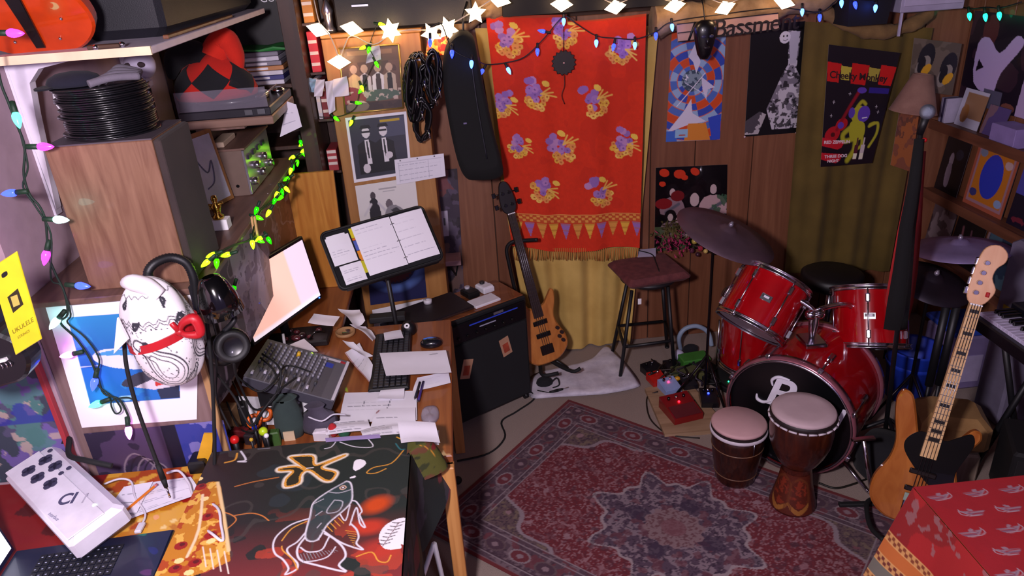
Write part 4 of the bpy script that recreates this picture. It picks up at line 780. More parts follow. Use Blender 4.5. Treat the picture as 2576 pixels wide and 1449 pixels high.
mb.obj('key_legends', M('#9aa0b8', .5), lt)['kind'] = 'stuff'
ld_ = lx @ Matrix.Translation(V((0, 0, .002))) @ Matrix.Rotation(math.radians(-8), 4, 'Y')
MB(ld_).box((-.010, 0, 0), (-.001, .26, .225), .003).obj('lid', M('#101430', .4), lt); MB(ld_).box((-.0012, .012, .016), (-.0004, .250, .215)).obj('screen', EMIT('#f0f0ff', 1.6), lt, label='glowing white screen')
# white interface box
ci = T('interface_box', 'white plastic device box with dark clover vents and CI 1 marking on the side table', 'device', Z(150, 1300, NZ)); q = [Z(4, 1192, .90), Z(112, 1090, .93), Z(287, 1248, .93), Z(192, 1352, .90)]
cx_ = (q[2] - q[1]); cy_ = (q[1] - q[0]); cz_ = cx_.cross(cy_).normalized(); cm = frame(q[0], cx_, cz_.cross(cx_), cz_); cw, ch = cx_.length * .97, cy_.length * .93
MB(cm).box((0, 0, -.085), (cw, ch, 0), .018).obj('housing', M('#d4d0dc', .45), ci)
MB(cm).box((.012, .008, .0), (cw - .012, ch * .7, .004), .004).obj('front_panel', M('#dedae4', .45), ci)
def clover(u, v, s):
    mb = MB(cm)
    for k in range(4): a = PI / 2 * k + .4; mb.cyl((u + .45 * s * math.cos(a), v + .45 * s * math.sin(a), .004), (u + .45 * s * math.cos(a), v + .45 * s * math.sin(a), .0065), .55 * s, n=14)
    return mb
for u, v in ((.085, .112), (.085, .058), (.15, .118), (.15, .062), (.22, .075)): clover(u, v, .0235).obj('clover_vent', M('#3a3852', .7), ci)
for u, v in ((.052, .14), (.205, .14), (.205, .115)): MB(cm).cyl((u, v, .004), (u, v, .006), .008).obj('round_vent', M('#3a3852', .7), ci)
TEXT('CI', .06, cm @ frame((.335, .045, .0042), (.75, .66, 0), (-.66, .75, 0), (0, 0, 1)), M('#4a4866', .6), ci, bold=.0015); TEXT('1', .055, cm @ frame((.395, .088, .0042), (.75, .66, 0), (-.66, .75, 0), (0, 0, 1)), M('#b0acba', .6), ci); TEXT('interface', .016, cm @ frame((.35, .015, .0042), (1, .1, 0), (-.1, 1, 0), (0, 0, 1)), M('#8a88a0', .6), ci)
MB(cm).ball((.45, .115, .002), .006).obj('indicator', EMIT('#d8ffd8', 2), ci)
MB().tube([cm @ V((.02, ch + .0, -.02)), cm @ V((.08, ch + .03, .02)), cm @ V((.16, ch * .98, .015)), cm @ V((.24, ch + .02, .01)), cm @ V((.30, ch + .06, -.02))], .009, 8, res=6).obj('handle_strap', RUBBER, ci)
# papers on the side table
def sheet(name, pts, z, label, rows=0, col='#e8e4ee', cat='paper', curl=.006, ink='#44445a', group=None, seed=1, px=.004, lines=None):
    q = [Z(*p, z) for p in pts]; w_, h_ = (q[1] - q[0]).length, (q[3] - q[0]).length; cv = CV(w_, h_, px, col)
    if rows: cv.writing(w_ * .08, h_ * .08, w_ * .92, h_ * .92, rows, ink, .0016, seed=seed)
    if lines:
        for p, c, wd in lines: cv.line([(a * w_, b * h_) for a, b in p], wd, c)
    cv.grain(20, .03, seed); P0 = quadP(cv, *q); r1 = random.Random(seed); ph, ph2 = r1.uniform(0, 6), r1.uniform(0, 6)
    def P(x, y):
        a, b, c = P0(x, y); return a, b, c + curl * .5 * (1 + np.sin(x / w_ * 3.4 + ph)) * (.3 + .7 * y / h_) + curl * .25 * (1 + np.sin(y / h_ * 6 + ph2))
    return gridmesh(name, cv, P, PRINT(.85), None, label=label, cat=cat, group=group)
sheet('paper_sheet', [(312, 1225), (480, 1200), (508, 1243), (230, 1345)], NZ + .006, 'lined white paper with pencil notes in front of the white device box', 14, ink='#8888a0', seed=2)
sheet('receipt', [(318, 1225), (385, 1212), (345, 1290), (268, 1297)], NZ + .016, 'narrow white letter with green heading beside the device box', 5, seed=3, lines=[([(.1, .85), (.4, .85)], '#3a9a90', .008)])
pc = T('pencil', 'orange pencil lying across the lined paper', 'pencil', Z(330, 1270, NZ + .025)); a, b = Z(262, 1330, NZ + .024), Z(395, 1218, NZ + .024); d = (b - a).normalized()
MB().cyl(a + d * .018, b - d * .012, .0042, n=6, smooth=False).obj('shaft', M('#d87418', .4), pc); MB().cyl(a, a + d * .018, .0006, .0042, 6).obj('point', M('#c8a078', .6), pc); MB().cyl(b - d * .012, b, .0042, n=8).obj('eraser', M('#c87070', .6), pc)
WC = M('#dcd6e0', .5)
ca = cable('usb_cable', [Z(262, 1218, NZ + .02), Z(300, 1205, NZ + .03), Z(330, 1212, NZ + .02), Z(340, 1250, NZ + .02), Z(365, 1290, NZ + .016), Z(358, 1318, NZ + .016)], .0035, 'white usb cable trailing over the lined paper', WC)
p = Z(355, 1322, NZ + .016); MB().box(p + V((-.01, -.03, -.006)), p + V((.01, .01, .006)), .003).obj('plug', WC, ca)
cable('white_cable', [Z(420, 1190, NZ + .03), Z(450, 1185, NZ + .04), Z(475, 1215, NZ + .03), Z(490, 1250, NZ + .03), Z(545, 1275, FZ + .006), Z(556, 1320, FZ + .006), Z(560, 1360, FZ + .005), Z(530, 1340, FZ + .005), Z(500, 1322, NZ + .02)], .0042, 'white cable running from the paper over the painted chest edge', WC)
yb_ = T('yellow_card', 'yellow cardboard strip standing between the hutch corner and the chest', 'card', Z(505, 1170, NZ)); mb = MB(); q = [Y(512, 1092, 2.09), Y(536, 1092, 2.09), Y(530, 1170, 2.09), Y(492, 1165, 2.09)]; mb.add(q + [p + V((0, .008, 0)) for p in q], [(0, 1, 2, 3), (7, 6, 5, 4), (0, 4, 5, 1), (1, 5, 6, 2), (2, 6, 7, 3), (3, 7, 4, 0)]); mb.obj('strip', M('#d8a020', .6), yb_)
p = Z(505, 1185, NZ + .0); MB().box(p + V((-.03, -.02, .0)), p + V((.03, .05, .05)), .006).obj('power_adapter', M('#0a0a0c', .4), label='black power adapter by the yellow card strip', cat='adapter')
# ================================================================== DESK TOP, MUSIC STAND, AMPLIFIER, BACK WALL
# monitor
b2 = V((-.742, 3.279, .862)); dm = V((.447, .894, 0)); b1 = b2 - dm * .50; nm = V((.894, -.447, 0)); um = (V((0, 0, 1)) - nm * .16).normalized()
mo = T('monitor', 'flat black monitor with a pale pink screen under the hutch skirt', 'monitor', (-.86, 3.06, DZ)); mm = frame(b1, dm, um, dm.cross(um))
MB(mm).box((0, 0, -.025), (.50, .315, 0), .004).obj('bezel', M('#0c0c10', .35), mo)
cv = CV(.476, .285, .012, '#f0b8a8'); cv.mix(cv.x > .34, '#d8c4dc', .8); cv.mix((cv.y > .265), '#e4dcec', .8); gridmesh('screen', cv, lambda x, y: tuple((mm @ V((.012, .300, .0008)))[i] + dm[i] * x - um[i] * y for i in range(3)), PRINT(.3, emit=.75), mo, label='glowing pale pink screen')
MB(mm).ball((.475, .0075, .001), .004).obj('power_light', EMIT('#3060ff', 4), mo)
MB().box(V((-.98, 2.98, DZ)), V((-.80, 3.14, DZ + .012)), .003).cyl((-.89, 3.07, DZ + .01), (-.89, 3.06, DZ + .2), .02).obj('stand', M('#0c0c10', .4), mo)
# mixer
mx_ = T('mixing_console', 'grey mixing console with knobs and faders on the desk', 'mixer', (-.77, 2.63, DZ)); q = [Z(650, 847, .985), Z(857, 905, .86), Z(840, 1008, .858)]; q.append(q[0] + q[2] - q[1])
ex = (q[1] - q[0]).normalized(); ez = (q[1] - q[0]).cross(q[0] - q[3]).normalized(); ey = ez.cross(ex); xm = frame(q[3] , ex, ey, ez); XW, XH = (q[1] - q[0]).length, (q[0] - q[3]).length
mb = MB(xm); mb.box((0, 0, -.045), (XW, XH, -.001), .004); mb.obj('chassis', M('#3e3c46', .5), mx_); p_ = xm @ V((.06, XH * .5, -.05)); MB().box(V((p_.x - .03, p_.y - .1, DZ)), V((p_.x + .05, p_.y + .1, p_.z - .008)), .004).obj('prop_block', BLACK, mx_); p_ = xm @ V((XW - .06, XH * .5, -.05)); MB().box(V((p_.x - .03, p_.y - .1, DZ)), V((p_.x + .03, p_.y + .1, p_.z - .008)), .004).obj('prop_block', BLACK, mx_)
cv = CV(XW, XH, .0025, '#4c4a55'); cv.grain(200, .1)
for k in range(12):
    x = .022 + k * (XW - .09) / 12; cv.line([(x + .012, 0), (x + .012, XH)], .0012, '#8a8894'); cv.line([(x, XH * .62), (x, XH * .95)], .003, '#1a1a1e')
cv.rect(XW - .05, 0, XW, XH, '#5a5862'); cv.rect(XW - .012, 0, XW, XH, '#d8d4de'); cv.rect(XW - .11, .012, XW - .02, .03, '#cfcad6'); cv.rect(XW - .035, .012, XW - .015, .03, '#b02030'); cv.rect(XW - .085, .05, XW - .055, .085, '#2038a8')
gridmesh('control_panel', cv, lambda x, y: tuple((xm @ V((0, XH, .0005)))[i] + ex[i] * x - ey[i] * y for i in range(3)), PRINT(.45), mx_)
mb = MB(xm)
for k in range(12):
    for r_ in range(7): mb.cyl((.022 + k * (XW - .09) / 12, XH * .40 + r_ * XH * .08, 0), (.022 + k * (XW - .09) / 12, XH * .40 + r_ * XH * .08, .011), .0055, .0045, 8)
kn_ = mb.obj('knobs', M('#82808c', .4), mx_); kn_['kind'] = 'stuff'
for k in range(12): yy = XH * (.08 + .2 * ((k * 37) % 10) / 10); MB(xm).box((.017 + k * (XW - .09) / 12, yy, 0), (.027 + k * (XW - .09) / 12, yy + .016, .012), .002).obj('fader_cap', M(['#b8b4c0', '#38383e'][k % 2], .4), mx_)
MB(xm).cyl((XW * .42, XH * .78, 0), (XW * .42, XH * .78, .02), .009, .006).obj('yellow_knob', M('#d8a820', .4), mx_); MB(xm).ball((XW * .55, XH * .93, .003), .004).obj('green_led', EMIT('#a0ff20', 5), mx_)
# keyboard, mouse, web camera
q = [Z(945, 838, DZ + .022), Z(1018, 832, DZ + .022), Z(1033, 972, DZ + .018), Z(925, 982, DZ + .018)]
kbx = frame(q[3], q[2] - q[3], q[0] - q[3], (0, 0, 1)); kw, kl = .165, .47
ke = T('computer_keyboard', 'black computer keyboard half covered by a white sheet on the desk', 'keyboard', q[3] - V((0, 0, .018))); MB(kbx).box((0, 0, -.02), (kw, kl, 0), .005).obj('base', M('#141418', .4), ke)
mb = MB(kbx)
for r_ in range(6):
    for k in range(20): mb.box((.018 + r_ * .0235, .012 + k * .0225, 0), (.0375 + r_ * .0235, .0305 + k * .0225, .007), .002)
kk = mb.obj('keys', M('#26262c', .35), ke); kk['kind'] = 'stuff'
mp_ = Z(1085, 862, DZ + .015); ms = T('computer_mouse', 'black and blue mouse on the desk beside the keyboard', 'mouse', mp_ - V((0, 0, .015)))
MB().loft([[mp_ + V((math.cos(a) * .05 * s_, math.sin(a) * .032 * s_, h_)) for a in [2 * PI * i / 18 for i in range(18)]] for s_, h_ in ((.9, -.014), (1, -.008), (.97, .006), (.75, .018), (.3, .023))], True, True, True).obj('shell', M('#14141c', .25, coat=.5), ms)
MB().loft([[mp_ + V((-.005 + math.cos(a) * .035 * s_, .006 + math.sin(a) * .014 * s_, h_)) for a in [2 * PI * i / 14 for i in range(14)]] for s_, h_ in ((1, .013), (.8, .021), (.3, .0245))], True, True, True).obj('blue_button', M('#4a78d8', .25, coat=.4), ms)
wc_ = Z(1030, 838, DZ); we = T('web_camera', 'round black web camera with a white ringed lens standing on the desk', 'camera', wc_); MB().lathe([(.03, 0), (.036, .01), (.034, .035), (.024, .055), (.001, .062)], wc_).obj('housing', M('#101014', .4), we)
MB().lathe([(.013, 0), (.013, .004), (.008, .005), (.007, .002)], wc_ + V((-.004, -.028, .052)), V((0, -.6, .8)), 16).obj('white_ring', WHITE, we); MB().ball(wc_ + V((-.004, -.026, .05)), .007).obj('lens', BLACKG, we)
# papers
z0 = DZ + .003
sheet('paper_sheet', [(955, 890), (1122, 882), (1136, 938), (972, 950)], DZ + .036, 'plain white sheet with a date stamp lying over the keyboard', 1, seed=4, lines=[([(.74, .18), (.86, .14)], '#3a3a50', .004)])
sheet('paper_sheet', [(1050, 950), (1128, 934), (1134, 966), (1038, 985)], z0 + .004, 'torn white slip under the pens at the desk edge', 2, seed=5)
sheet('paper_sheet', [(868, 988), (1048, 984), (1050, 1060), (852, 1064)], z0 + .004, 'large white page of jotted song notes on the desk', 7, seed=6, lines=[([(.3, .3), (.28, .5)], '#44445a', .003), ([(.65, .3), (.6, .7)], '#44445a', .003)])
sheet('paper_sheet', [(958, 984), (1018, 978), (1016, 1004), (950, 1006)], z0 + .012, 'small white slip lying on top of the song notes', 2, seed=7)
sheet('paper_sheet', [(950, 1030), (1045, 1025), (1046, 1075), (930, 1082)], z0 + .018, 'white envelope with a red corner mark beside the song notes', 1, seed=8, lines=[([(.02, .25), (.06, .1)], '#8a2030', .006)])
for k, (a, nm) in enumerate((([(830, 1062), (925, 1056), (935, 1090), (820, 1096)], 'ruled receipt'), ([(905, 1080), (1010, 1058), (1022, 1090), (915, 1110)], 'pleated receipt'), ([(985, 1075), (1085, 1070), (1098, 1105), (1000, 1112)], 'curled receipt'), ([(1000, 1090), (1105, 1085), (1105, 1125), (1030, 1128)], 'printed bill'))):
    sheet('receipt', a, z0 + .03 + .008 * k, '%s in the paper heap at the corner of the painted chest' % nm, 6, curl=.012, seed=20 + k)
sheet('receipt', [(862, 862), (890, 866), (940, 905), (905, 900)], z0 + .02, 'long curled receipt trailing between mixer and keyboard', 3, curl=.02, seed=9)
sheet('receipt', [(868, 892), (905, 868), (940, 930), (930, 970)], z0 + .012, 'wide receipt with a red margin between mixer and keyboard', 5, curl=.02, seed=10, lines=[([(.03, 0), (.05, 1)], '#b04040', .003)])
sheet('paper_sheet', [(790, 790), (855, 797), (840, 822), (775, 815)], z0 + .06, 'white card on the clutter heap behind the mixer', 0, seed=11)
sheet('paper_sheet', [(850, 780), (905, 782), (920, 815), (890, 828)], z0 + .05, 'bent white envelope against the tan cabinet behind the mixer', 0, curl=.03, seed=12)
sheet('paper_sheet', [(880, 820), (920, 822), (945, 850), (940, 875)], z0 + .03, 'white scarf like paper strip beside the small box', 0, curl=.03, seed=13)
sheet('paper_sheet', [(725, 870), (765, 852), (800, 885), (760, 890)], z0 + .05, 'white paper triangle tucked behind the mixer', 0, seed=14)
sheet('sticky_note', [(965, 838), (1008, 830), (1016, 852), (968, 858)], DZ + .035, 'white sticky note above the keyboard', 1, cat='note', curl=.004, seed=15)
sheet('paper_sheet', [(548, 925), (600, 930), (575, 990), (545, 1030)], DZ + .09, 'white flyer with a blue arc under the headphones', 0, seed=16, lines=[([(.2, .1), (.4, .3), (.8, .2)], '#6aa0d0', .012)])
# white folder, green pouch, scissors and clutter at the desk's near end
wf = T('ring_binder', 'white folder with black spines lying below the mixer', 'binder', Z(700, 1010, DZ)); q = [Z(600, 996, DZ + .085), Z(808, 1005, DZ + .065), Z(814, 1048, DZ + .045), Z(612, 1050, DZ + .05)]
mb = MB(); mb.add(q + [p - V((0, 0, .035)) for p in q], [(0, 1, 2, 3), (7, 6, 5, 4), (0, 4, 5, 1), (1, 5, 6, 2), (2, 6, 7, 3), (3, 7, 4, 0)]); mb.obj('cover', WHITE, wf)
for a, b in ((0, 3), (1, 2)): mb = MB(); e = (q[1] - q[0]) * .045; s_ = -1 if a == 0 else 0; r_ = [q[a] + e * s_, q[a] + e * (s_ + 1), q[b] + e * (s_ + 1), q[b] + e * s_]; r_ = [p + V((0, 0, .001)) for p in r_]; mb.add(r_ + [p - V((0, 0, .038)) for p in r_], [(0, 1, 2, 3), (7, 6, 5, 4), (0, 4, 5, 1), (1, 5, 6, 2), (2, 6, 7, 3), (3, 7, 4, 0)]); mb.obj('spine', BLACK, wf)
gp_ = T('green_pouch', 'dark green fabric pouch standing on the folder at the desk end', 'pouch', Z(730, 1085, DZ)); mb = MB(); ctr = Z(728, 1066, DZ + .05)
mb.loft([[ctr + V((math.cos(a) * w_, math.sin(a) * .03, h_)) for a in [2 * PI * i / 18 for i in range(18)]] for w_, h_ in ((.045, -.05), (.055, 0), (.05, .06), (.042, .11), (.05, .115), (.03, .108))], True, True, True); mb.obj('bag', FABRIC('#2c3a38', '#3c4c48'), gp_)
MB().box(ctr + V((-.02, -.036, -.05)), ctr + V((.02, -.03, -.012))).obj('tag', M('#c8b090', .6), gp_)
sc = T('scissors', 'orange handled scissors standing in the clutter by the green pouch', 'scissors', Z(655, 1075, DZ)); so = Z(655, 1058, DZ + .06)
for s_, p in ((-1, so + V((-.022, 0, .0))), (1, so + V((.018, .01, .02)))): MB().lathe([(.017, -.005), (.027, -.005), (.029, 0), (.027, .005), (.017, .005), (.015, 0), (.017, -.005)], p, V((.2, -1, .5)), 20, cap=False).obj('handle_loop', M('#e06010', .4), sc)
MB().box(so + V((-.012, .004, -.075)), so + V((.002, .008, -.01))).obj('blade', STEEL, sc); MB().box(so + V((.0, .009, -.075)), so + V((.012, .012, .0))).obj('blade', STEEL, sc)
rb_ = random.Random(8)
for nm, px, py, r_, c, m_ in (('lime_ball', 662, 1085, .016, '#b8d820', 'lime green rubber ball in the desk end clutter'), ('blue_marble', 640, 1075, .010, '#2030b0', 'blue glass marble in the desk end clutter'), ('red_bead', 565, 1108, .016, '#b01818', 'red glass bead by the hanging plug'), ('red_button', 590, 1106, .016, '#c81c1c', 'red push button by the hanging plug'), ('white_pebble', 670, 1096, .009, '#e8e8f0', 'white pebble next to the lime ball'), ('brass_screw', 632, 1106, .007, '#c8a030', 'brass screw next to the dark clay dish')):
    t = T(nm, m_, 'trinket', Z(px, py, DZ + .13 - .13)); c_ = Z(px, py, DZ + .10); MB().ball(c_, r_).obj('body', M(c, .35), t); MB().cyl(V((c_.x, c_.y, DZ)), c_, r_ * .5, r_ * .7, 8).obj('foot', BLACK, t)
cg = T('cloth_bag', 'grey drawstring cloth bag with red and green corners by the receipts', 'bag', Z(805, 1085, DZ)); cc = Z(800, 1060, DZ + .04)
mb = MB(); rings = []
for h_, w_ in ((-.04, .05), (-.01, .07), (.03, .055), (.06, .025), (.075, .035)): rings.append([cc + V((math.cos(a) * w_ * (1 + .2 * math.sin(3 * a + h_ * 40)), math.sin(a) * w_ * .7, h_)) for a in [2 * PI * i / 20 for i in range(20)]])
mb.loft(rings, True, True, True); mb.obj('bag_body', FABRIC('#2a2230', '#565060'), cg); MB().tube([cc + V((-.02, -.04, .05)), cc + V((.03, -.06, .04)), cc + V((.07, -.04, .05)), cc + V((.11, -.02, .03))], .003, 6, res=5).obj('drawstring', M('#c8c4d0', .7), cg)
MB().ball(cc + V((.06, -.05, -.01)), .022, 10, 7, (.8, .8, 1.3)).obj('red_corner', FABRIC('#a01820', '#b42028'), cg); MB().ball(cc + V((.10, -.06, -.02)), .022, 10, 7, (1, .8, 1)).obj('green_corner', FABRIC('#1c4a34', '#245a40'), cg)
sheet('purple_ruler', [(818, 1102), (955, 1092), (958, 1102), (820, 1113)], FZ + .003, 'lavender plastic ruler lying along the top of the painted chest', 0, '#9a88b8', 'ruler', .001)
pn = [(1043, 1005, 1056, 962, '#20202c', 'black ballpoint pen lying on the torn slip'), (1051, 1012, 1065, 960, '#3a2a78', 'purple ballpoint pen lying on the torn slip')]
for a, b, c, d, col, lb in pn:
    p0, p1 = Z(a, b, DZ + .016), Z(c, d, DZ + .016); t = T('pen', lb, 'pen', p0); dd = (p1 - p0).normalized(); MB().cyl(p0 + dd * .012, p1, .0048, n=10).obj('barrel', M(col, .35), t); MB().cyl(p0, p0 + dd * .012, .001, .0045, 10).obj('tip', STEEL, t)
zb_ = Z(1082, 1045, DZ + .004); MB().loft([[zb_ + V((math.cos(a) * .035 * s_, math.sin(a) * .06 * s_, h_ + .003 * math.sin(3 * a))) for a in [2 * PI * i / 16 for i in range(16)]] for s_, h_ in ((1, 0), (.9, .012), (.5, .018), (.1, .014))], True, True, True).obj('plastic_bag', M('#b0a8b8', .2, alpha=.45), label='small clear plastic bag with screws on the bare desk edge', cat='bag')
for nm, px, py, w_, d_, h_, c, lb in (('cardboard_box', 572, 1045, .07, .06, .10, '#a07c58', 'tan cardboard box at the hutch corner of the desk end'), ('tin_box', 612, 1040, .03, .05, .11, '#0e0c10', 'tall black tin box beside the white folder'), ('match_box', 605, 1090, .06, .03, .05, '#5a1418', 'dark red match box in the desk end clutter'), ('battery_pack', 690, 1098, .04, .03, .06, '#3a5a28', 'green battery pack beside the green pouch'), ('candle_tin', 632, 1098, .04, .04, .045, '#2a2024', 'brown candle tin below the scissors'), ('white_sachet', 810, 1092, .06, .03, .04, '#d0c8d0', 'white and red sachet below the cloth bag')):
    o_ = Z(px, py, DZ + h_ * .6); o_.z = DZ; o_.y = max(o_.y, 2.115 + d_ / 2); t = T(nm, lb, 'box', o_); MB(yawm(o_, rb_.uniform(-20, 20))).box((-w_ / 2, -d_ / 2, 0), (w_ / 2, d_ / 2, h_), .004).obj('body', M(c, .5), t); MB(yawm(o_, 0)).box((-w_ * .3, -d_ * .3, h_), (w_ * .3, d_ * .3, h_ + .003)).obj('lid', M(c, .4, var=.4), t)
for k, (pts, lb) in enumerate((([(560, 900, .95), (600, 950, .98), (650, 985, .96), (690, 960, .97), (720, 920, .95), (780, 935, .93)], 'black patch cable crossing the mixer from the headphones'), ([(585, 960, .9), (620, 1030, .9), (640, 1085, .84), (600, 1075, .8), (570, 1010, .88)], 'black looped cable hanging in front of the cardboard box'), ([(655, 900, .99), (690, 935, .96), (700, 990, .9), (665, 1030, .87), (640, 1080, .85)], 'black cable dropping from the mixer over the scissors'))):
    cable('desk_cable', [Z(a, b, z_) for a, b, z_ in pts], .0035, lb)
sheet('paper_sheet', [(1000, 1062), (1095, 1066), (1108, 1118), (1010, 1120)], FZ + .008, 'white paper sheet hanging over the far corner of the painted chest', 3, curl=.01, seed=31)
# dark clutter heap behind the mixer
hp_ = T('clutter_tray', 'dark tray of tangled red beads and glasses behind the mixer', 'tray', Z(770, 850, DZ)); hc_ = Z(775, 848, DZ + .02); MB().box(hc_ + V((-.13, -.07, -.018)), hc_ + V((.10, .09, .012)), .006).obj('tray', M('#1a1214', .5), hp_)
for k in range(9): p = hc_ + V((random.uniform(-.1, .07), random.uniform(-.04, .06), .02)); MB().ball(p, random.uniform(.010, .018), 10, 7, (1.3, 1, .8)).obj('bead', M(random.choice(['#4a1c22', '#5c2830', '#2a1418']), .25, coat=.4), hp_)
MB().tube([hc_ + V((.02, -.06, .02)), hc_ + V((.05, -.05, .05)), hc_ + V((.08, -.02, .03))], .004, 6, res=4).obj('glasses_arm', BLACKG, hp_)
MB().cyl(Z(717, 875, DZ + .03), Z(712, 840, DZ + .08), .007, .006, 12).obj('white_marker', WHITE, label='white marker pen standing at the far edge of the mixer', cat='marker')
p = Z(870, 842, DZ); MB().lathe([(.035, 0), (.045, .006), (.046, .02), (.04, .02), (.036, .01), (.001, .008)], p).obj('clay_dish', M('#a07850', .6), label='tan clay dish beside the long curled receipt', cat='dish'); MB().box(p + V((-.012, -.02, .009)), p + V((.022, .01, .024)), .003).obj('metal_lighter', CHROME, label='small metal lighter lying in the clay dish', cat='lighter')
MB().box(Z(945, 820, DZ) + V((-.03, .02, .001)), Z(1010, 812, DZ) + V((.02, .07, .03)), .004).obj('black_speaker_bar', BLACK, label='black box behind the keyboard under the music stand', cat='box')

# ------------------------------------------------------------------ music stand with binder
p0 = Y(960, 625, 3.12); ns = V((.25, -.70, .66)).normalized(); cs = [PLN(*p, p0, ns) for p in ((790, 590), (1055, 518), (1128, 648), (865, 732))]
ex = ((cs[1] - cs[0]) + (cs[2] - cs[3])).normalized(); ey = ns.cross(ex); so = sum(cs, V()) / 4; sm_ = frame(so, ex, ey, ns); SW, SH = .495, .285
mst = T('music_stand', 'black music stand rising behind the desk', 'music stand', (so.x, so.y + .08, 0)); pole = V((so.x + .02, so.y + .06, 0))
MB(sm_).box((-SW / 2 + .01, -SH / 2 + .01, -.024), (SW / 2 - .01, SH / 2 - .01, -.016), .003).obj('desk_plate', BLACK, mst)
MB(sm_).box((-SW / 2 + .03, -SH / 2 - .004, -.018), (SW / 2 - .03, -SH / 2 + .002, .014), .002).obj('lip', BLACK, mst)
MB().cyl(V((pole.x, pole.y, .25)), so - ns * .03, .011, n=14).obj('pole', BLACK, mst)
for k in range(3): a = k * 2.094 + .4; MB().tube([V((pole.x, pole.y, .26)), V((pole.x + .12 * math.cos(a), pole.y + .12 * math.sin(a), .1)), V((pole.x + .22 * math.cos(a), pole.y + .22 * math.sin(a), .012))], .008, 8).obj('leg', BLACK, mst)
bi = T('zip_binder', 'open black zip binder full of handwritten song sheets on the music stand', 'binder', so - ns * .016)
rr = [(SW / 2 * sx, SH / 2 * sy) for sx, sy in ((-1, -1), (1, -1), (1, 1), (-1, 1))]
def rrect(w_, h_, r_, n=6):
    o = []
    for cx_, cy_, a0 in ((w_ / 2 - r_, h_ / 2 - r_, 0), (-w_ / 2 + r_, h_ / 2 - r_, PI / 2), (-w_ / 2 + r_, -h_ / 2 + r_, PI), (w_ / 2 - r_, -h_ / 2 + r_, 1.5 * PI)):
        for k in range(n + 1): a = a0 + PI / 2 * k / n; o.append((cx_ + r_ * math.cos(a), cy_ + r_ * math.sin(a)))
    return o
MB(sm_).prism(rrect(SW, SH, .03), -.015, .003, .004).obj('case', FABRIC('#0a0a0e', '#141418'), bi)
mb = MB(sm_); rp = [V((x, y, .004)) for x, y in rrect(SW - .01, SH - .01, .027)]; mb.tube(rp + [rp[0]], .006, 8); mb.obj('zip_rim', M('#0c0c10', .6), bi)
def page(nm, x0, y0, x1, y1, z, rows, seed, skew=0., lab=None):
    cv = CV(x1 - x0, y1 - y0, .003, '#ece8f0'); cv.writing(.01, .012, (x1 - x0) - .01, (y1 - y0) - .01, rows, '#9a96aa', .0012, seed=seed)
    o = sm_ @ V((x0, y1, z)); return gridmesh(nm, cv, lambda x, y: tuple(o[i] + ex[i] * (x + skew * y) - ey[i] * y + ns[i] * (.004 * np.sin(x / (x1 - x0) * 3.1)) for i in range(3)), PRINT(.85), bi)
page('left_page', -.105, -.118, .075, .125, .012, 12, 3); page('right_page', .078, -.115, .232, .122, .012, 11, 4); page('pocket_note', -.232, -.03, -.125, .105, .006, 9, 5); page('pocket_note', -.215, -.125, -.118, -.035, .006, 7, 6); page('pocket_note', -.225, .06, -.14, .112, .009, 2, 8)
MB(sm_).box((-.24, -.036, .008), (-.115, -.030, .011)).obj('pocket_band', BLACK, bi)
for k, (c, h_) in enumerate((('#d8c820', .05), ('#e07020', .012), ('#5060b0', .05), ('#e08a20', .05), ('#c8c020', .06))): y = .125 - sum((.05, .012, .05, .05, .06)[:k]) - h_; MB(sm_).box((-.118, y, .006), (-.104, y + h_ - .002, .0075)).obj('index_tab', M(c, .5), bi)
for k in range(3): p = sm_ @ V((.076, .085 - k * .085, .01)); MB().lathe([(.009, -.0016), (.0105, -.0016), (.0105, .0016), (.009, .0016)], p, ey, 16, cap=False).obj('ring', STEEL, bi)
# ------------------------------------------------------------------ album covers and papers on the tan cabinet
def wallprint(name, cv, px4, yy, label, cat='poster', rough=.5, coat=.15, thick=.002, mat=None, org=None):
    q = [Y(*p, yy) for p in px4]; t = T(name, label, cat, (q[3] + q[2]) / 2)
    gridmesh('sheet', cv, quadP(cv, *q), PRINT(rough, coat=coat), t)
    if thick: mb = MB(); f = [p + V((0, .0008, 0)) for p in q]; bq = [p + V((0, thick, 0)) for p in q]; mb.add(f + bq, [(0, 1, 2, 3), (7, 6, 5, 4), (0, 4, 5, 1), (1, 5, 6, 2), (2, 6, 7, 3), (3, 7, 4, 0)]); mb.obj('backing', M('#8a8480', .7), t)
    return t, q
CY = 3.7965
cv = CV(.31, .33, .0025, '#4a3028'); cv.mix(cv.noise(12, 3) > .55, '#6a4a3c', .7); cv.rect(0, 0, .31, .075, '#5a4030'); cv.rect(.04, .02, .27, .04, '#7a5a40')
for x, c, c2 in ((.12, '#c8b8c0', '#1c1418'), (.19, '#d8ccd4', '#3a2a2a'), (.25, '#b8a090', '#201818'), (.065, '#c8a078', '#d8b080')):
    cv.ell(x, .11, .018, .022, '#b09080'); cv.poly([(x - .035, .24), (x - .03, .15), (x, .13), (x + .03, .15), (x + .035, .24)], c); cv.poly([(x - .014, .24), (x - .012, .14), (x + .012, .14), (x + .014, .24)], c2)
cv.ell(.18, .25, .12, .03, '#4a5c50'); cv.ell(.05, .25, .07, .05, '#8a3038', 20); cv.ell(.07, .30, .06, .03, '#c8a898'); cv.mix((cv.y > .22) & (cv.y < .28) & (cv.noise(40, 6) > .6), '#c8b0a8', .8); cv.rect(0, .285, .31, .33, '#2a1c24', .7)
t, q = wallprint('framed_album', cv, [(852, 122), (1003, 111), (1015, 271), (869, 286)], CY - .006, 'gold framed brown western saloon album cover at the top of the cabinet', 'picture frame'); 
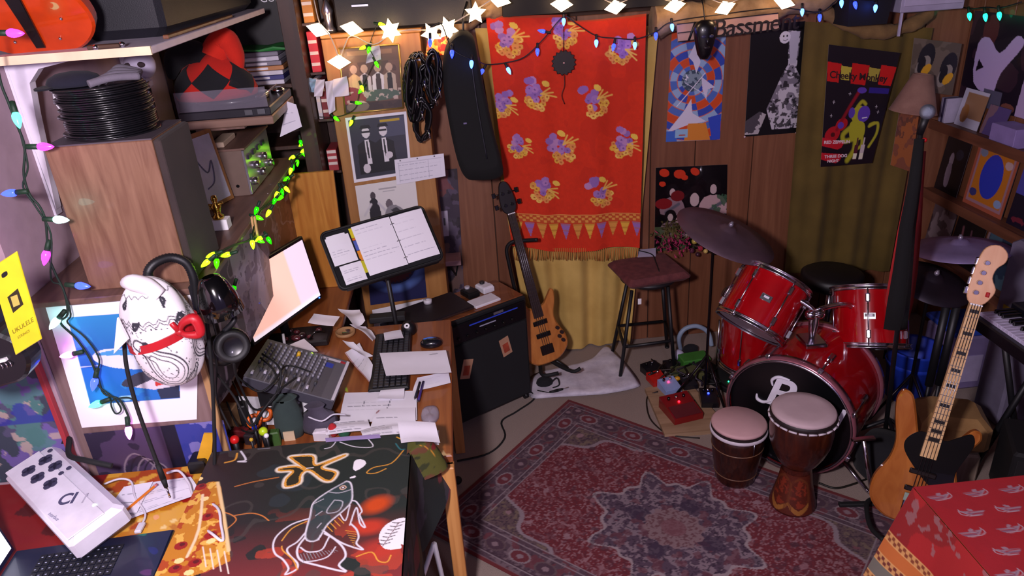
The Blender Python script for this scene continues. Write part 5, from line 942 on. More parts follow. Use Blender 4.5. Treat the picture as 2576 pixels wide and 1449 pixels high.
for a, b in ((0, 1), (1, 2), (2, 3), (3, 0)): MB().tube([q[a] + V((0, -.002, 0)), q[b] + V((0, -.002, 0))], .005, 6).obj('frame_side', M('#b89858', .35, .7), t)
cv = CV(.315, .335, .0025, '#e8e4ee'); cv.rect(.014, .014, .301, .318, '#30303f'); cv.mix((cv.x > .17) & (cv.x < .3) & (cv.y > .02) & (cv.y < .12), '#4a4c64', .8); cv.rect(.175, .03, .275, .042, '#b89820')
for x, y in ((.095, .085), (.185, .085)):
    cv.poly([(x - .055, .30), (x - .05, y + .06), (x, y + .03), (x + .05, y + .06), (x + .06, .30)], '#10101a'); cv.ell(x, y, .021, .028, '#d8d0d8'); cv.rect(x - .02, y - .008, x + .02, y + .002, '#101018'); cv.poly([(x - .03, y - .022), (x + .03, y - .022), (x + .02, y - .04), (x - .02, y - .04)], '#0c0c14'); cv.poly([(x - .012, y + .035), (x + .012, y + .035), (x + .016, .25), (x - .008, .25)], '#dcd6de'); cv.poly([(x - .004, y + .045), (x + .004, y + .045), (x + .007, .22), (x - .002, .22)], '#181820')
cv.ell(.08, .27, .02, .025, '#d0c8d0'); cv.ell(.205, .215, .02, .018, '#d0c8d0')
wallprint('album_cover', cv, [(868, 297), (1022, 280), (1036, 437), (891, 460)], CY, 'white bordered album cover of two men in black suits on the cabinet', 'album cover')
cv = CV(.315, .33, .0025, '#ddd8d8'); cv.rect(.12, .03, .21, .035, '#a8a4a8'); cv.rect(.14, .045, .2, .049, '#b8b4b8'); cv.ell(.085, .06, .014, .02, '#4a4048'); cv.poly([(.06, .2), (.065, .085), (.105, .085), (.115, .2)], '#26242e', smooth=3); cv.line([(.07, .10), (.03, .15)], .012, '#cfcad0'); cv.line([(.11, .1), (.15, .15)], .012, '#c8c4cc'); cv.ell(.165, .11, .018, .024, '#6a6068'); cv.poly([(.14, .2), (.15, .13), (.2, .12), (.26, .17), (.28, .2)], '#8a868e', smooth=3); cv.poly([(.17, .14), (.2, .13), (.24, .165), (.19, .16)], '#3a3840')
wallprint('album_cover', cv, [(893, 468), (1044, 446), (1062, 612), (917, 632)], CY, 'cream album cover with two posed figures behind the music stand', 'album cover')
cv = CV(.30, .30, .0025, '#1a1c4a'); d = np.hypot((cv.x - .15) / 1.0, (cv.y - .10) / .9); cv.mix(np.clip(1 - np.abs(d - .12) / .05, 0, 1), '#6a8ad8', .9); cv.mix(d < .105, '#2a2a50'); tt_ = np.arctan2(cv.y - .10, cv.x - .15); cv.mix(d < .085 + .012 * np.abs(np.sin(tt_ * 14)), '#5a2a30'); cv.mix(d < .05, '#34282e'); cv.line([(.2, .03), (.24, .015), (.26, .05), (.21, .08)], .005, '#b8c4e8', 5)
wallprint('album_cover', cv, [(921, 640), (1062, 618), (1074, 748), (932, 768)], CY, 'dark blue album cover with a glowing toothed red shape on the cabinet', 'album cover')
cv = CV(.31, .30, .0025, '#e6e2ea'); cv.rect(.035, .085, .275, .27, '#3a3a52'); cv.mix((cv.x > .035) & (cv.x < .275) & (cv.y > .085) & (cv.y < .27) & (cv.noise(14, 3) > .55), '#14141e', .9); cv.ell(.07, .13, .012, .014, '#c0b8c0')
t, q = wallprint('band_poster', cv, [(936, 780), (1073, 751), (1090, 880), (952, 908)], CY, 'white album cover lettered with a band name low on the cabinet', 'album cover')
u_ = (q[1] - q[0]).normalized(); v_ = (q[0] - q[3]).normalized(); TEXT('THE J. GEILS BAND', .021, frame(q[0].lerp(q[1], .06) - v_ * .055 + V((0, -.0012, 0)), u_, v_, u_.cross(v_)), M('#20202c', .6), t, spacing=1.35, extrude=.0004)
cv = CV(.26, .125, .0025, '#e2deea')
for k in range(8): cv.line([(.02 + .031 * k, .02), (.02 + .031 * k, .115)], .0008, '#b8b4c4')
for k in range(5): cv.line([(.015, .02 + .023 * k), (.245, .02 + .023 * k)], .0008, '#b8b4c4')
for k in range(3): cv.ell(.03 + .09 * k, .008, .0035, .0035, '#3a3a48')
cv.writing(.02, .02, .24, .12, 4, '#8a88a0', .001, seed=4)
wallprint('calendar_page', cv, [(992, 402), (1116, 386), (1121, 443), (998, 465)], 3.785, 'white calendar page pinned across the cabinet edge beside the gig bag', 'calendar', .85, 0, .001)
def strip(name, px4, yy, label, col='#ddd8e4', rows=4, seed=2, cat='paper', bend=.02):
    q = [Y(*p, yy) for p in px4]; w_, h_ = (q[1] - q[0]).length, (q[3] - q[0]).length; cv = CV(w_, h_, .004, col)
    if rows: cv.writing(w_ * .1, h_ * .1, w_ * .9, h_ * .9, rows, '#8a88a0', .0012, seed=seed)
    P0 = quadP(cv, *q); return gridmesh(name, cv, lambda x, y: (lambda a: (a[0], a[1] - bend * np.sin(y / h_ * 3 + x / w_ * 2) ** 2, a[2]))(P0(x, y)), PRINT(.85), None, label=label, cat=cat)
strip('hanging_paper', [(838, 200), (873, 190), (880, 238), (838, 245)], 3.74, 'white note taped in front of the framed album', seed=3); strip('hanging_paper', [(818, 205), (840, 200), (845, 275), (828, 288)], 3.75, 'long white strip hanging beside the framed album', rows=0)
strip('hanging_paper', [(776, 195), (798, 198), (797, 230), (776, 232)], 3.78, 'pale blue note hanging from the narrow shelf', '#8fb0c8', 3); strip('hanging_paper', [(795, 200), (818, 198), (812, 240), (790, 243)], 3.76, 'white folded cloth strip hanging from the narrow shelf', rows=0)
strip('hanging_paper', [(930, 118), (955, 112), (960, 148), (920, 160)], 3.78, 'small grey note taped over the top of the framed album', '#b8b4c8', 2); strip('hanging_paper', [(722, 255), (745, 262), (760, 318), (704, 345)], 3.35, 'white typed page hanging at the turntable side', rows=5, seed=6, bend=.004)
MB().lathe([(.001, 0), (.02, .004), (.026, .02), (.02, .036), (.001, .04)], V((-.79, 3.52, 1.72)), (0.4, -1, 0), 16).obj('yellow_disc', M('#d8b020', .4), label='yellow plastic disc hooked at the end of the turntable', cat='disc')
# black case on the tall cabinet, gig bag, cable coils
bc = T('black_amplifier_head', 'wide black amplifier head resting on top of the tan cabinet', 'amplifier', (-.3, 3.94, CT + .02)); MB().box((-.56, 3.83, CT + .02), (.10, 4.07, CT + .42), .012).obj('cabinet', M('#0e0c12', .6, bump=.3, bscale=400), bc); MB().box((-.545, 3.8265, CT + .235), (.085, 3.831, CT + .24)).obj('seam', DARK, bc); p = Y(905, 14, 3.826); MB().box(p + V((-.04, 0, -.006)), p + V((.04, .003, .006)), .002).obj('badge', STEEL, bc)
lq = T('silver_lantern', 'small silver and black lantern standing on the tan cabinet', 'lantern', (-.60, 3.85, CT + .02)); lc = V((-.60, 3.87, CT + .02)); MB().lathe([(.03, 0), (.032, .015), (.02, .03), (.022, .08), (.03, .1), (.012, .14), (.004, .16)], lc, n=16).obj('body', M('#a8a4b4', .25, .9), lq); MB().lathe([(.034, 0), (.036, .006), (.03, .012)], lc, n=16).obj('base', BLACK, lq)
gb = T('gig_bag', 'tall black padded gig bag hanging beside the yellow curtain', 'bag', Y(1215, 450, 3.72)); P_ = [(1165, 76), (1190, 92), (1203, 150), (1222, 240), (1243, 335), (1266, 425), (1250, 448), (1205, 452), (1172, 446), (1150, 400), (1128, 300), (1114, 200), (1118, 130), (1138, 88)]
P_ = [(p[0], p[1]) for p in sm2(P_, 4)]; ctr = Y(1180, 270, 3.70); mb = MB(); mb.loft([[ctr.lerp(Y(*p, 3.70), s_) + V((0, dy, 0)) for p in P_] for s_, dy in ((.80, -.065), (.95, -.05), (1, -.01), (1, .03), (.95, .075), (.8, .085))], True, True, True); mb.obj('bag', M('#060608', .9, bump=.3, bscale=200), gb)
MB().tube([Y(1185, 150, 3.63), Y(1200, 260, 3.625), Y(1225, 400, 3.63)], .004, 6, res=5).obj('zip', M('#1c1c26', .5), gb); MB().box(Y(1170, 310, 3.628) + V((-.008, -.004, -.004)), Y(1170, 310, 3.628) + V((.008, .002, .004))).obj('zip_pull', CHROME, gb); MB().tube([Y(1165, 78, 3.70), Y(1165, 40, 3.74), Y(1175, 5, 3.78)], .006).obj('hanging_loop', BLACK, gb)
for k, (cx_, cy_, rx, ry, lb) in enumerate(((1050, 180, 26, 52, 'topmost thick'), (1075, 215, 30, 62, 'wide glossy'), (1045, 255, 24, 55, 'tightly wound'), (1062, 300, 24, 58, 'lowest'), (1090, 190, 22, 70, 'long'), (1035, 215, 20, 72, 'narrow'))):
    t = T('coiled_cable', '%s coil of black cable hung beside the gig bag' % lb, 'cable', Y(cx_, cy_ + ry, 3.72)); mb = MB(); pts = []
    for j in range(91): a = j * .42 + k; pts.append(Y(cx_ + math.cos(a) * (rx * .95 - (j % 7) * 2), cy_ + math.sin(a) * (ry - (j % 6) * 3), 3.70 + .004 * (j / 5) * .6 - .012 * k))
    mb.tube(pts, .0085, 6, res=2); mb.obj('coil', M('#0c0a0e', .3, coat=.3), t); p = Y(cx_ + rx * .6, cy_ + ry * .45, 3.665 - .012 * k); MB().cyl(p, p + V((.008, 0, -.045)), .006, .004).obj('connector', CHROME, t)
MB().box(Y(1060, 150, 3.755) + V((-.06, 0, -.004)), Y(1060, 150, 3.755) + V((.08, .03, .004))).obj('cable_hook', STEEL, label='steel hook bar carrying the coiled cables', cat='hook')
rbq = [Y(1078, 88, 3.775), Y(1128, 82, 3.775), Y(1122, 138, 3.775), Y(1070, 140, 3.775)]; cv = CV(.1, .11, .003, '#c03010'); cv.mix(cv.noise(30, 2) > .5, '#e86820', .9); cv.mix(cv.noise(40, 7) > .62, '#f0c050', .9); gridmesh('red_packet', cv, quadP(cv, *rbq), PRINT(.25, coat=.6), None, label='shiny red and orange packet under the star lights', cat='packet')
# ------------------------------------------------------------------ amplifier
a0, a1 = V((-.169, 3.277, 0)), V((.262, 3.532, 0)); fx = (a1 - a0).normalized(); bx = V((-fx.y, fx.x, 0)); AW, AD, AH = (a1 - a0).length, .30, .645; am = frame(a0, fx, bx, (0, 0, 1))
ap = T('bass_amplifier', 'large black bass combo amplifier standing at the end of the desk', 'amplifier', a0 + fx * AW / 2 + bx * AD / 2)
MB(am).box((0, .012, .03), (AW, AD, AH), .008).obj('cabinet', M('#09090c', .7, bump=.3, bscale=350), ap); MB(am).box((.01, .02, AH), (AW - .01, AD - .01, AH + .006), .003).obj('top_board', WOOD('#6a3a20', '#8a5230', .35, 0, 6, .4), ap)
MB(am).box((.018, -.002, .05), (AW - .018, .013, AH - .14), .004).obj('grille', FABRIC('#07070c', '#0c0c12', .9, 900, .5), ap); MB(am).box((.018, -.004, AH - .125), (AW - .018, .013, AH - .02), .003).obj('control_panel', M('#08080e', .35), ap)
MB(am).box((.13, -.007, AH - .045), (AW - .07, -.003, AH - .039)).obj('blue_strip', M('#3048c8', .35, coat=.3), ap); MB(am).box((.28, -.007, AH - .034), (.34, -.003, AH - .022)).obj('badge', M('#a8a8b8', .3, .8), ap); MB(am).box((.19, -.006, AH - .072), (.29, -.003, AH - .066)).obj('white_marking', M('#9a9ab0', .5), ap)
for k in range(7): MB(am).cyl((.06 + .055 * k, -.004, AH - .095), (.06 + .055 * k, -.016, AH - .095), .008, .007, 12).obj('knob', BLACKG, ap)
for u, v, r_ in ((.09, .36, 18), (AW - .16, .40, -12)):
    t = MB(am @ Matrix.Translation(V((u, -.004, v))) @ Matrix.Rotation(math.radians(r_), 4, 'Y')); t.box((-.03, 0, -.055), (.03, .002, .055)); o = t.obj('tan_sticker', M('#b08468', .7), ap)
    MB(am @ Matrix.Translation(V((u, -.0052, v))) @ Matrix.Rotation(math.radians(r_), 4, 'Y')).box((-.018, 0, -.035), (.018, .0012, .02)).obj('sticker_picture', M('#a04028', .7, var=.5), o)
for u, v in ((.03, .03), (AW - .03, .03), (.03, AD - .04), (AW - .03, AD - .04)): MB(am).cyl((u - .01, v, .018), (u + .01, v, .018), .018, n=14).cyl((u, v, .02), (u, v, .035), .006).obj('caster', BLACK, ap)
AT = AH + .006
nb = T('black_notebook_computer', 'closed black notebook computer lying across the amplifier top', 'laptop', a0 + fx * .1 + bx * .2 + V((0, 0, AT))); MB(am).box((-.16, .05, AT + .001), (.2, .28, AT + .022), .004).obj('body', M('#1c1418', .4), nb); MB(am).box((-.155, .048, AT + .006), (.195, .051, AT + .016)).obj('edge_trim', STEEL, nb)
mg = T('magazine', 'white spined magazine with an orange edge on the amplifier', 'magazine', a0 + fx * .3 + V((0, 0, AT))); MB(am).box((.205, .04, AT + .001), (.36, .13, AT + .016), .003).obj('pages', M('#d8d4dc', .6), mg); MB(am).box((.21, .042, AT + .0005), (.355, .128, AT + .001)).obj('cover', M('#d06820', .5), mg)
for nm, u, v, c, kc, lb in (('black', .27, .20, '#121214', '#b8b4c0', 'small black effect pedal with a silver dial on the amplifier'), ('white', .365, .20, '#dcd8e0', '#202024', 'small white effect pedal on the amplifier top')):
    t = T('effect_pedal', lb, 'pedal', am @ V((u, v, AT))); MB(am).box((u - .035, v - .045, AT), (u + .035, v + .045, AT + .035), .006).obj('housing', M(c, .4), t); MB(am).box((u - .03, v - .04, AT + .035), (u + .03, v + .0, AT + .04), .002).obj('foot_plate', M(c, .5), t); MB(am).cyl((u, v + .025, AT + .035), (u, v + .025, AT + .047), .014, n=16).obj('dial', M(kc, .3), t); MB(am).cyl((u + .035, v + .02, AT + .018), (u + .045, v + .02, AT + .018), .006).obj('jack', BLACK, t)
p = am @ V((.035, .24, AT + .022)); MB().lathe([(.012, 0), (.022, 0), (.022, .02), (.012, .02)], p, n=20, cap=False).obj('tape_roll', M('#d0ccd4', .5), label='roll of white tape on the black notebook computer', cat='tape')
cable('power_cable', [am @ V((AW, .1, .03)), Z(1345, 1000, .008), Z(1300, 1035, .006), Z(1262, 1060, .006), Z(1270, 1100, .006), Z(1230, 1140, .006), Z(1150, 1160, .006)], .005, 'black power cable snaking from the amplifier to the desk leg')
# ------------------------------------------------------------------ bass guitars
def bass(name, label, base, top, face, bodycol, neckcol, fret, hw, style, pick):
    L = (top - base).length; z = (top - base).normalized(); y = (V(face) - z * V(face).dot(z)).normalized(); x = z.cross(y) * -1; m = frame(base, x, z, x.cross(z))   # local: x across, y along, z toward the viewer
    if (m.to_3x3() @ V((0, 0, 1))).dot(y) < 0: x = -x; m = frame(base, x, z, x.cross(z))
    s = L / 1.15; t = T(name, label, 'bass guitar', base)
    B = [(-.02, 0), (.08, .012), (.150, .07), (.165, .14), (.13, .23), (.115, .29), (.135, .36), (.165, .42), (.155, .455), (.125, .45), (.085, .385), (.045, .36), (-.035, .36), (-.06, .40), (-.085, .47), (-.115, .535), (-.15, .545), (-.165, .50), (-.15, .42), (-.125, .33), (-.13, .25), (-.165, .16), (-.16, .07), (-.10, .012)]
    if style == 1: B = [(-.02, 0), (.07, .012), (.135, .07), (.14, .14), (.105, .23), (.10, .29), (.125, .36), (.135, .42), (.12, .44), (.085, .40), (.045, .36), (-.035, .36), (-.06, .41), (-.085, .48), (-.12, .52), (-.145, .49), (-.14, .42), (-.115, .33), (-.11, .25), (-.14, .16), (-.14, .07), (-.09, .012)]
    MB(m).prism([(a * s, b * s) for a, b in sm2(B, 4)], -.036, .004, .008).obj('body', bodycol, t)
    MB(m).loft([[(-.030 * s, .30 * s, .004), (.030 * s, .30 * s, .004), (.030 * s, .30 * s, .016), (-.030 * s, .30 * s, .016)], [(-.021 * s, .95 * s, -.012), (.021 * s, .95 * s, -.012), (.021 * s, .95 * s, .016), (-.021 * s, .95 * s, .016)]], True).obj('neck', neckcol, t)
    yy = .945 - .86 * (1 - 2 ** (-1 / 12))
    if fret: MB(m).box((-.016 * s, .914 * s, .0162), (.016 * s, .928 * s, .0172)).obj('inlay', fret, t)
    for k in range(19):
        w_ = .021 + .009 * (.95 - yy) / .65; MB(m).box((-w_ * s, (yy - .0012) * s, .016), (w_ * s, (yy + .0012) * s, .0175)).obj('fret', M('#a89a88' if style == 2 else '#6a6468', .3, .9), t)
        ny = .945 - .86 * (1 - 2 ** (-(k + 2) / 12))
        if fret and k in (1, 3, 5, 7, 10, 13, 15, 17): MB(m).box((-w_ * .72 * s, (yy * .5 + ny * .5 - .007) * s, .0162), (w_ * .72 * s, (yy * .5 + ny * .5 + .007) * s, .0172)).obj('inlay', fret, t)
        yy = ny
    Hd = [(-.021, .95), (.021, .95), (.045, .985), (.052, 1.02), (.030, 1.06), (.034, 1.10), (.056, 1.13), (.054, 1.165), (.02, 1.19), (-.02, 1.175), (-.036, 1.12), (-.040, .995)] if style == 2 else [(-.021, .95), (.021, .95), (.045, .985), (.042, 1.06), (.02, 1.13), (-.02, 1.13), (-.042, 1.06), (-.045, .985)]
    MB(m).prism([(a * s, b * s) for a, b in sm2(Hd, 3)], -.012, .006, .003).obj('headstock', hw, t)
    for k in range(4):
        if style == 2: px_, py_, sd = -.014 + .006 * k * .4, .995 + k * .040, -1
        else: sd = -1 if k < 2 else 1; px_, py_ = sd * .02, 1.0 + (k % 2) * .07
        c = CHROME if style == 2 else BLACKG; kl_ = .026 if style == 2 else .05
        MB(m).cyl((px_ * s, py_ * s, .006), (px_ * s, py_ * s, .022), .010, .008, 12).obj('tuner_post', c, t); MB(m).cyl((px_ * s, py_ * s, -.002), ((px_ + sd * kl_) * s, py_ * s, -.004), .003, n=6).box(((px_ + sd * kl_) * s - .011, py_ * s - .014, -.008), ((px_ + sd * kl_) * s + .011, py_ * s + .014, -.002), .003).obj('tuner_key', c, t)
    MB(m).box((-.022 * s, .945 * s, .016), (.022 * s, .951 * s, .02)).obj('nut', WHITE, t)
    for k in range(4): u = (k - 1.5) * .0095; MB(m).cyl((u * 1.45 * s, .085 * s, .016), (u * s, .95 * s, .021), .0013, n=5).obj('string', STEEL, t)
    return t, m, s
NAT = WOOD('#a8622c', '#c47e3e', .3, 2, 6, .4, 8)
b1_, m1, s1 = bass('bass_guitar', 'natural wood bass guitar with dark neck on a floor stand by the yellow curtain', V((.386, 3.68, .135)), V((.188, 3.90, 1.185)), (.25, -1, .1), NAT, M('#2a1a16', .45), None, M('#140e12', .4), 1, 0)
for yy in (.17, .25): MB(m1).box((-.045 * s1, yy * s1, .004), (.045 * s1, (yy + .03) * s1, .016), .004).obj('pickup', BLACKG, b1_)
MB(m1).box((-.04 * s1, .06 * s1, .004), (.04 * s1, .12 * s1, .014), .003).obj('bridge', M('#2a1e1c', .4, .6), b1_)
for k, (u, v) in enumerate(((.095, .20), (.115, .165), (.095, .145), (.112, .115))): MB(m1).cyl((u * s1, v * s1, .004), (u * s1, v * s1, .02), .011, .010, 14).obj('knob', M('#2a1a18', .4), b1_)
gs = T('guitar_stand', 'black tubular guitar stand holding the natural wood bass', 'stand', V((.36, 3.80, 0))); bs = V((.386, 3.68, .125))
MB().tube([V((.33, 3.86, .02)), V((.28, 3.87, .3)), Y(1300, 745, 3.87), Y(1280, 660, 3.87), Y(1275, 625, 3.87), Y(1290, 608, 3.86), Y(1320, 605, 3.84), Y(1352, 603, 3.80)], .011, 8, res=6).obj('upright', BLACK, gs)
MB().tube([V((.33, 3.86, .12)), V((.33, 3.74, .10)), V((.33, 3.60, .105)), V((.42, 3.59, .115))], .011, 8, res=4).obj('cradle_arm', RUBBER, gs); MB().tube([V((.33, 3.86, .12)), V((.40, 3.75, .10)), V((.50, 3.62, .10)), V((.55, 3.61, .12))], .011, 8, res=4).obj('cradle_arm', RUBBER, gs)
for k in range(3): a = (-.6, 1.5, 3.4)[k]; MB().tube([V((.33, 3.86, .12)), V((.33 + .14 * math.cos(a), 3.86 + .10 * math.sin(a), .06)), V((.33 + .22 * math.cos(a), 3.86 + .14 * math.sin(a), .012))], .010, 8).obj('leg', BLACK, gs)
p = Z(1370, 962, .03); MB().ball(p, .05, 12, 8, (1, .8, .7)).tube([p + V((.03, -.02, .0)), p + V((.07, -.01, .03)), p + V((.08, -.04, .0)), p + V((.04, -.05, -.01))], .004, 6, res=4).obj('black_pouch', CLOTHB, label='small black drawstring pouch lying under the guitar stand', cat='pouch')
# ------------------------------------------------------------------ stool
st = T('bar_stool', 'black steel bar stool with a worn red cushion by the curtain', 'stool', (.985, 3.79, 0)); sc_ = V((.985, 3.81, 0))
MB().lathe([(.05, .515), (.11, .53), (.16, .56), (.165, .575), (.001, .578)], sc_, n=28).obj('seat_pan', M('#181418', .5), st)
mb = MB(yawm((.985, 3.81, 0), 10)); mb.box((-.185, -.17, .578), (.185, .17, .632), .022); mb.obj('cushion', FABRIC('#4c1c22', '#6a3434', .8, 200, .5, 25), st)
for a, b in ((V((.87, 3.72, .53)), V((.785, 3.64, 0))), (V((1.08, 3.73, .53)), V((1.115, 3.66, 0))), (V((.89, 3.90, .53)), V((.80, 3.94, 0))), (V((1.09, 3.90, .53)), V((1.15, 3.95, 0)))): MB().cyl(b, a, .0105, n=10).cyl(b, b + V((0, 0, .012)), .014).obj('leg', BLACK, st)
fr_ = [V((.815, 3.665, .2)), V((1.10, 3.685, .2)), V((1.128, 3.93, .2)), V((.835, 3.925, .2))]; MB().tube(sum([[a.lerp(b, .06), a.lerp(b, .94)] for a, b in zip(fr_, fr_[1:] + fr_[:1])], []) + [fr_[0].lerp(fr_[1], .06)], .0095, 8).obj('footrest', BLACK, st)
MB().box(V((.905, 3.716, .44)), V((.925, 3.718, .475))).obj('white_tag', WHITE, st)
sheet('note_card', [(1604, 628), (1650, 624), (1650, 645), (1604, 648)], .636, 'small white card lying on the red stool cushion', 0, '#c8c0dc', 'card', .001)
cable('thin_cord', [Z(1606, 630, .64), Z(1640, 640, .642), Z(1650, 660, .64), Z(1658, 682, .638)], .003, 'thin black cord lying over the red stool cushion')
# ================================================================== POSTER WALL
WY = YB - .0165
cv = CV(.305, .60, .0022, '#3a5aa8'); x, y = cv.x, cv.y; cx0, cy0 = .13, .26; ra = np.hypot(x - cx0, y - cy0); an = np.arctan2(y - cy0, x - cx0)
cell = (np.floor(ra / .042) + np.floor((an + PI) / (2 * PI) * 14)) % 4
for k, c in enumerate(('#c8481c', '#3048a8', '#8fa8cc', '#4a68b4')): cv.mix(cell == k, c)
cv.mix((np.abs((ra / .042) % 1 - .5) > .44), '#d06030', .9); cv.mix(ra < .06, '#3a4a5c'); cv.mix((ra < .06) & (cv.noise(60, 3) > .5), '#8a9aa8', .8)
cv.poly([(.0, .55), (.09, .43), (.13, .36), (.14, .44), (.22, .49), (.11, .51)], '#cfc8dc'); cv.poly([(.10, .13), (.14, .05), (.17, .16), (.15, .22), (.13, .16)], '#d0cade'); cv.poly([(.18, .24), (.26, .30), (.22, .31), (.215, .37), (.19, .31)], '#ccc4dc')
cv.poly([(.12, .5), (.22, .5), (.25, .6), (.10, .6)], '#d08030'); cv.poly([(.23, .47), (.305, .45), (.305, .6), (.26, .6)], '#3048b8'); cv.rect(0, .54, .06, .6, '#3c64c0'); cv.rect(.05, .53, .12, .58, '#8fb4d4'); cv.line([(.05, .40), (.20, .22)], .004, '#e4dcec'); cv.line([(.09, .27), (.21, .34)], .003, '#d8d0e8'); cv.poly([(.07, .24), (.1, .26), (.09, .22), (.11, .245), (.08, .25)], '#e0dce8'); cv.ell(.09, .565, .02, .004, '#b04030')
wallprint('abstract_poster', cv, [(1690, 82), (1827, 78), (1811, 351), (1675, 357)], WY, 'blue and orange abstract mosaic poster on the panelling', rough=.4)
cv = CV(.31, .61, .0022, '#0a080e'); n1 = cv.noise(28, 5); tw = cv.pmask([(.215, .04), (.29, .05), (.28, .25), (.31, .30), (.31, .58), (.16, .58), (.12, .46), (.20, .27), (.23, .22)]); cv.mix(tw, '#7a7480'); cv.mix(tw & (n1 > .5), '#c8c2cc', .9); cv.mix(tw & (cv.noise(50, 9) < .42), '#16141a', .9)
cv.poly([(.22, .05), (.285, .05), (.275, .22), (.24, .22)], '#b4b0bc'); cv.ell(.2, .075, .032, .032, '#d8d4dc'); cv.ell(.192, .068, .005, .005, '#14141a'); cv.ell(.212, .068, .005, .005, '#14141a'); cv.line([(.19, .088), (.203, .094), (.216, .086)], .003, '#14141a'); bl = cv.pmask([(0, .52), (.08, .47), (.12, .49), (.08, .6), (0, .6)]); cv.mix(bl, '#4a444c'); cv.mix(bl & (n1 > .5), '#b8b0b4', .9)
t, q = wallprint('tower_poster', cv, [(1890, 66), (2026, 53), (2003, 334), (1873, 344)], WY, 'black poster of a tall pale tower of shapes with a smiling disc', rough=.4)
for p in q[2:]: MB().ball(p + V((0, -.002, 0)), .006).obj('pin', M('#d0b0b8', .4), t)
cv = CV(.42, .47, .0025, '#0c090e'); rn = random.Random(4)
for px, py, r in ((.05, .03, .03), (.14, .04, .035), (.23, .03, .028), (.04, .09, .02), (.17, .06, .02)): cv.ell(px, py, r, r * .7, '#c83820', rn.uniform(0, 60))
for px, py, s in ((.23, .17, 1.25), (.34, .12, .9), (.10, .13, .75), (.09, .27, .7)):
    cv.poly([(px - .09 * s, py + .17 * s), (px - .06 * s, py + .06 * s), (px + .06 * s, py + .06 * s), (px + .09 * s, py + .17 * s)], '#b8989a' if s > .8 else '#8a7078', smooth=3); cv.ell(px, py, .05 * s, .05 * s, '#141014'); cv.ell(px, py + .012 * s, .022 * s, .03 * s, '#c0a8a8'); cv.line([(px - .05 * s, py + .16 * s), (px + .05 * s, py + .1 * s)], .022 * s, '#5c5a66'); 
cv.ell(.13, .16, .04, .03, '#701c20'); cv.ell(.05, .2, .05, .03, '#801c20'); cv.mix((cv.x > .33) & (cv.y > .13) & (cv.noise(40, 3) > .55), '#3a5a44', .9); cv.mix((cv.y > .33) & (cv.noise(30, 9) > .5), '#4a5a3c', .9); cv.mix((cv.y > .4) & (cv.noise(40, 2) > .5), '#201818', .8)
wallprint('band_poster', cv, [(1650, 422), (1830, 414), (1826, 622), (1646, 632)], WY, 'dark square poster of long haired musicians with red splashes behind the cymbal', rough=.25, coat=.5)
# monkey poster on the olive curtain
cv = CV(.42, .69, .0024, '#120c18'); cv.mix((cv.y > .52) & (cv.y < .70) & (cv.x < .5), '#1c0c14', .6)
for x0, x1, y0, y1, c in ((.0, .085, .09, .20, '#c01818'), (.085, .15, .105, .185, '#b8a83c'), (.15, .255, .085, .205, '#c01414'), (.255, .325, .10, .18, '#a8983c'), (.325, .42, .08, .20, '#c41818')): cv.poly([(x0, y0), (x1, y0 + .005), (x1 - .008, y1), (x0 + .004, y1 - .004)], c)
cv.rect(.28, .215, .41, .25, '#2c2080'); YG, PU, RD = '#a8a428', '#5a3ca8', '#b01420'
cv.line([(.33, .45), (.385, .43), (.395, .50), (.36, .58)], .018, YG, 5); cv.line([(.36, .43), (.335, .44)], .02, YG); cv.ell(.24, .38, .05, .055, YG); cv.ell(.275, .375, .042, .05, PU); cv.ell(.19, .37, .022, .032, PU); cv.line([(.225, .33), (.25, .30), (.275, .315)], .02, YG, 4); cv.poly([(.20, .42), (.29, .43), (.30, .52), (.22, .54), (.19, .48)], YG, smooth=4); cv.line([(.21, .45), (.15, .50), (.17, .54), (.25, .52)], .03, YG, 5); cv.line([(.25, .54), (.25, .60), (.21, .66)], .035, YG, 4); cv.line([(.29, .5), (.30, .57), (.25, .6)], .02, YG, 4)
cv.ell(.07, .50, .06, .045, RD, -35); cv.ell(.13, .44, .045, .035, RD, -35); cv.line([(.10, .47), (.22, .24)], .02, '#8a1020'); cv.ell(.075, .50, .016, .014, '#500a10'); cv.ell(.235, .235, .03, .018, PU); cv.ell(.125, .445, .022, .02, PU); cv.line([(.27, .40), (.3, .395)], .006, '#e8e4ea')
for px, py in ((.06, .31), (.35, .33), (.05, .39), (.16, .26), (.37, .36)): cv.line([(px - .008, py), (px + .008, py)], .002, '#d8d0d8'); cv.line([(px, py - .01), (px, py + .01)], .002, '#d8d0d8')
cv.poly([(.0, .515), (.17, .545), (.15, .58), (.12, .59), (.0, .565)], '#c01828'); cv.poly([(.0, .605), (.17, .62), (.15, .66), (.12, .675), (.0, .645)], '#c01828')
for px, c in ((.25, '#501828'), (.30, '#c8b8b8')): cv.rect(px, .565, px + .03, .66, c); cv.rect(px + .01, .52, px + .02, .57, c); cv.rect(px, .62, px + .03, .655, '#e0d8c0')
t, q = wallprint('monkey_poster', cv, [(2085, 112), (2265, 133), (2194, 410), (2064, 420)], 3.975, 'concert poster of a yellow monkey with a red guitar on the olive curtain', rough=.4)
mq = lambda u, v: (q[0] * (1 - u) * (1 - v) + q[1] * u * (1 - v) + q[2] * u * v + q[3] * (1 - u) * v) + V((0, -.0015, 0))
def ptext(s, size, u, v, col, sp=1., bold=.0):
    ux_ = (mq(u + .05, v) - mq(u, v)).normalized(); uy_ = (mq(u, v - .05) - mq(u, v)).normalized(); TEXT(s, size, frame(mq(u, v), ux_, uy_, ux_.cross(uy_)), M(col, .6), t, extrude=.0003, spacing=sp, bold=bold)
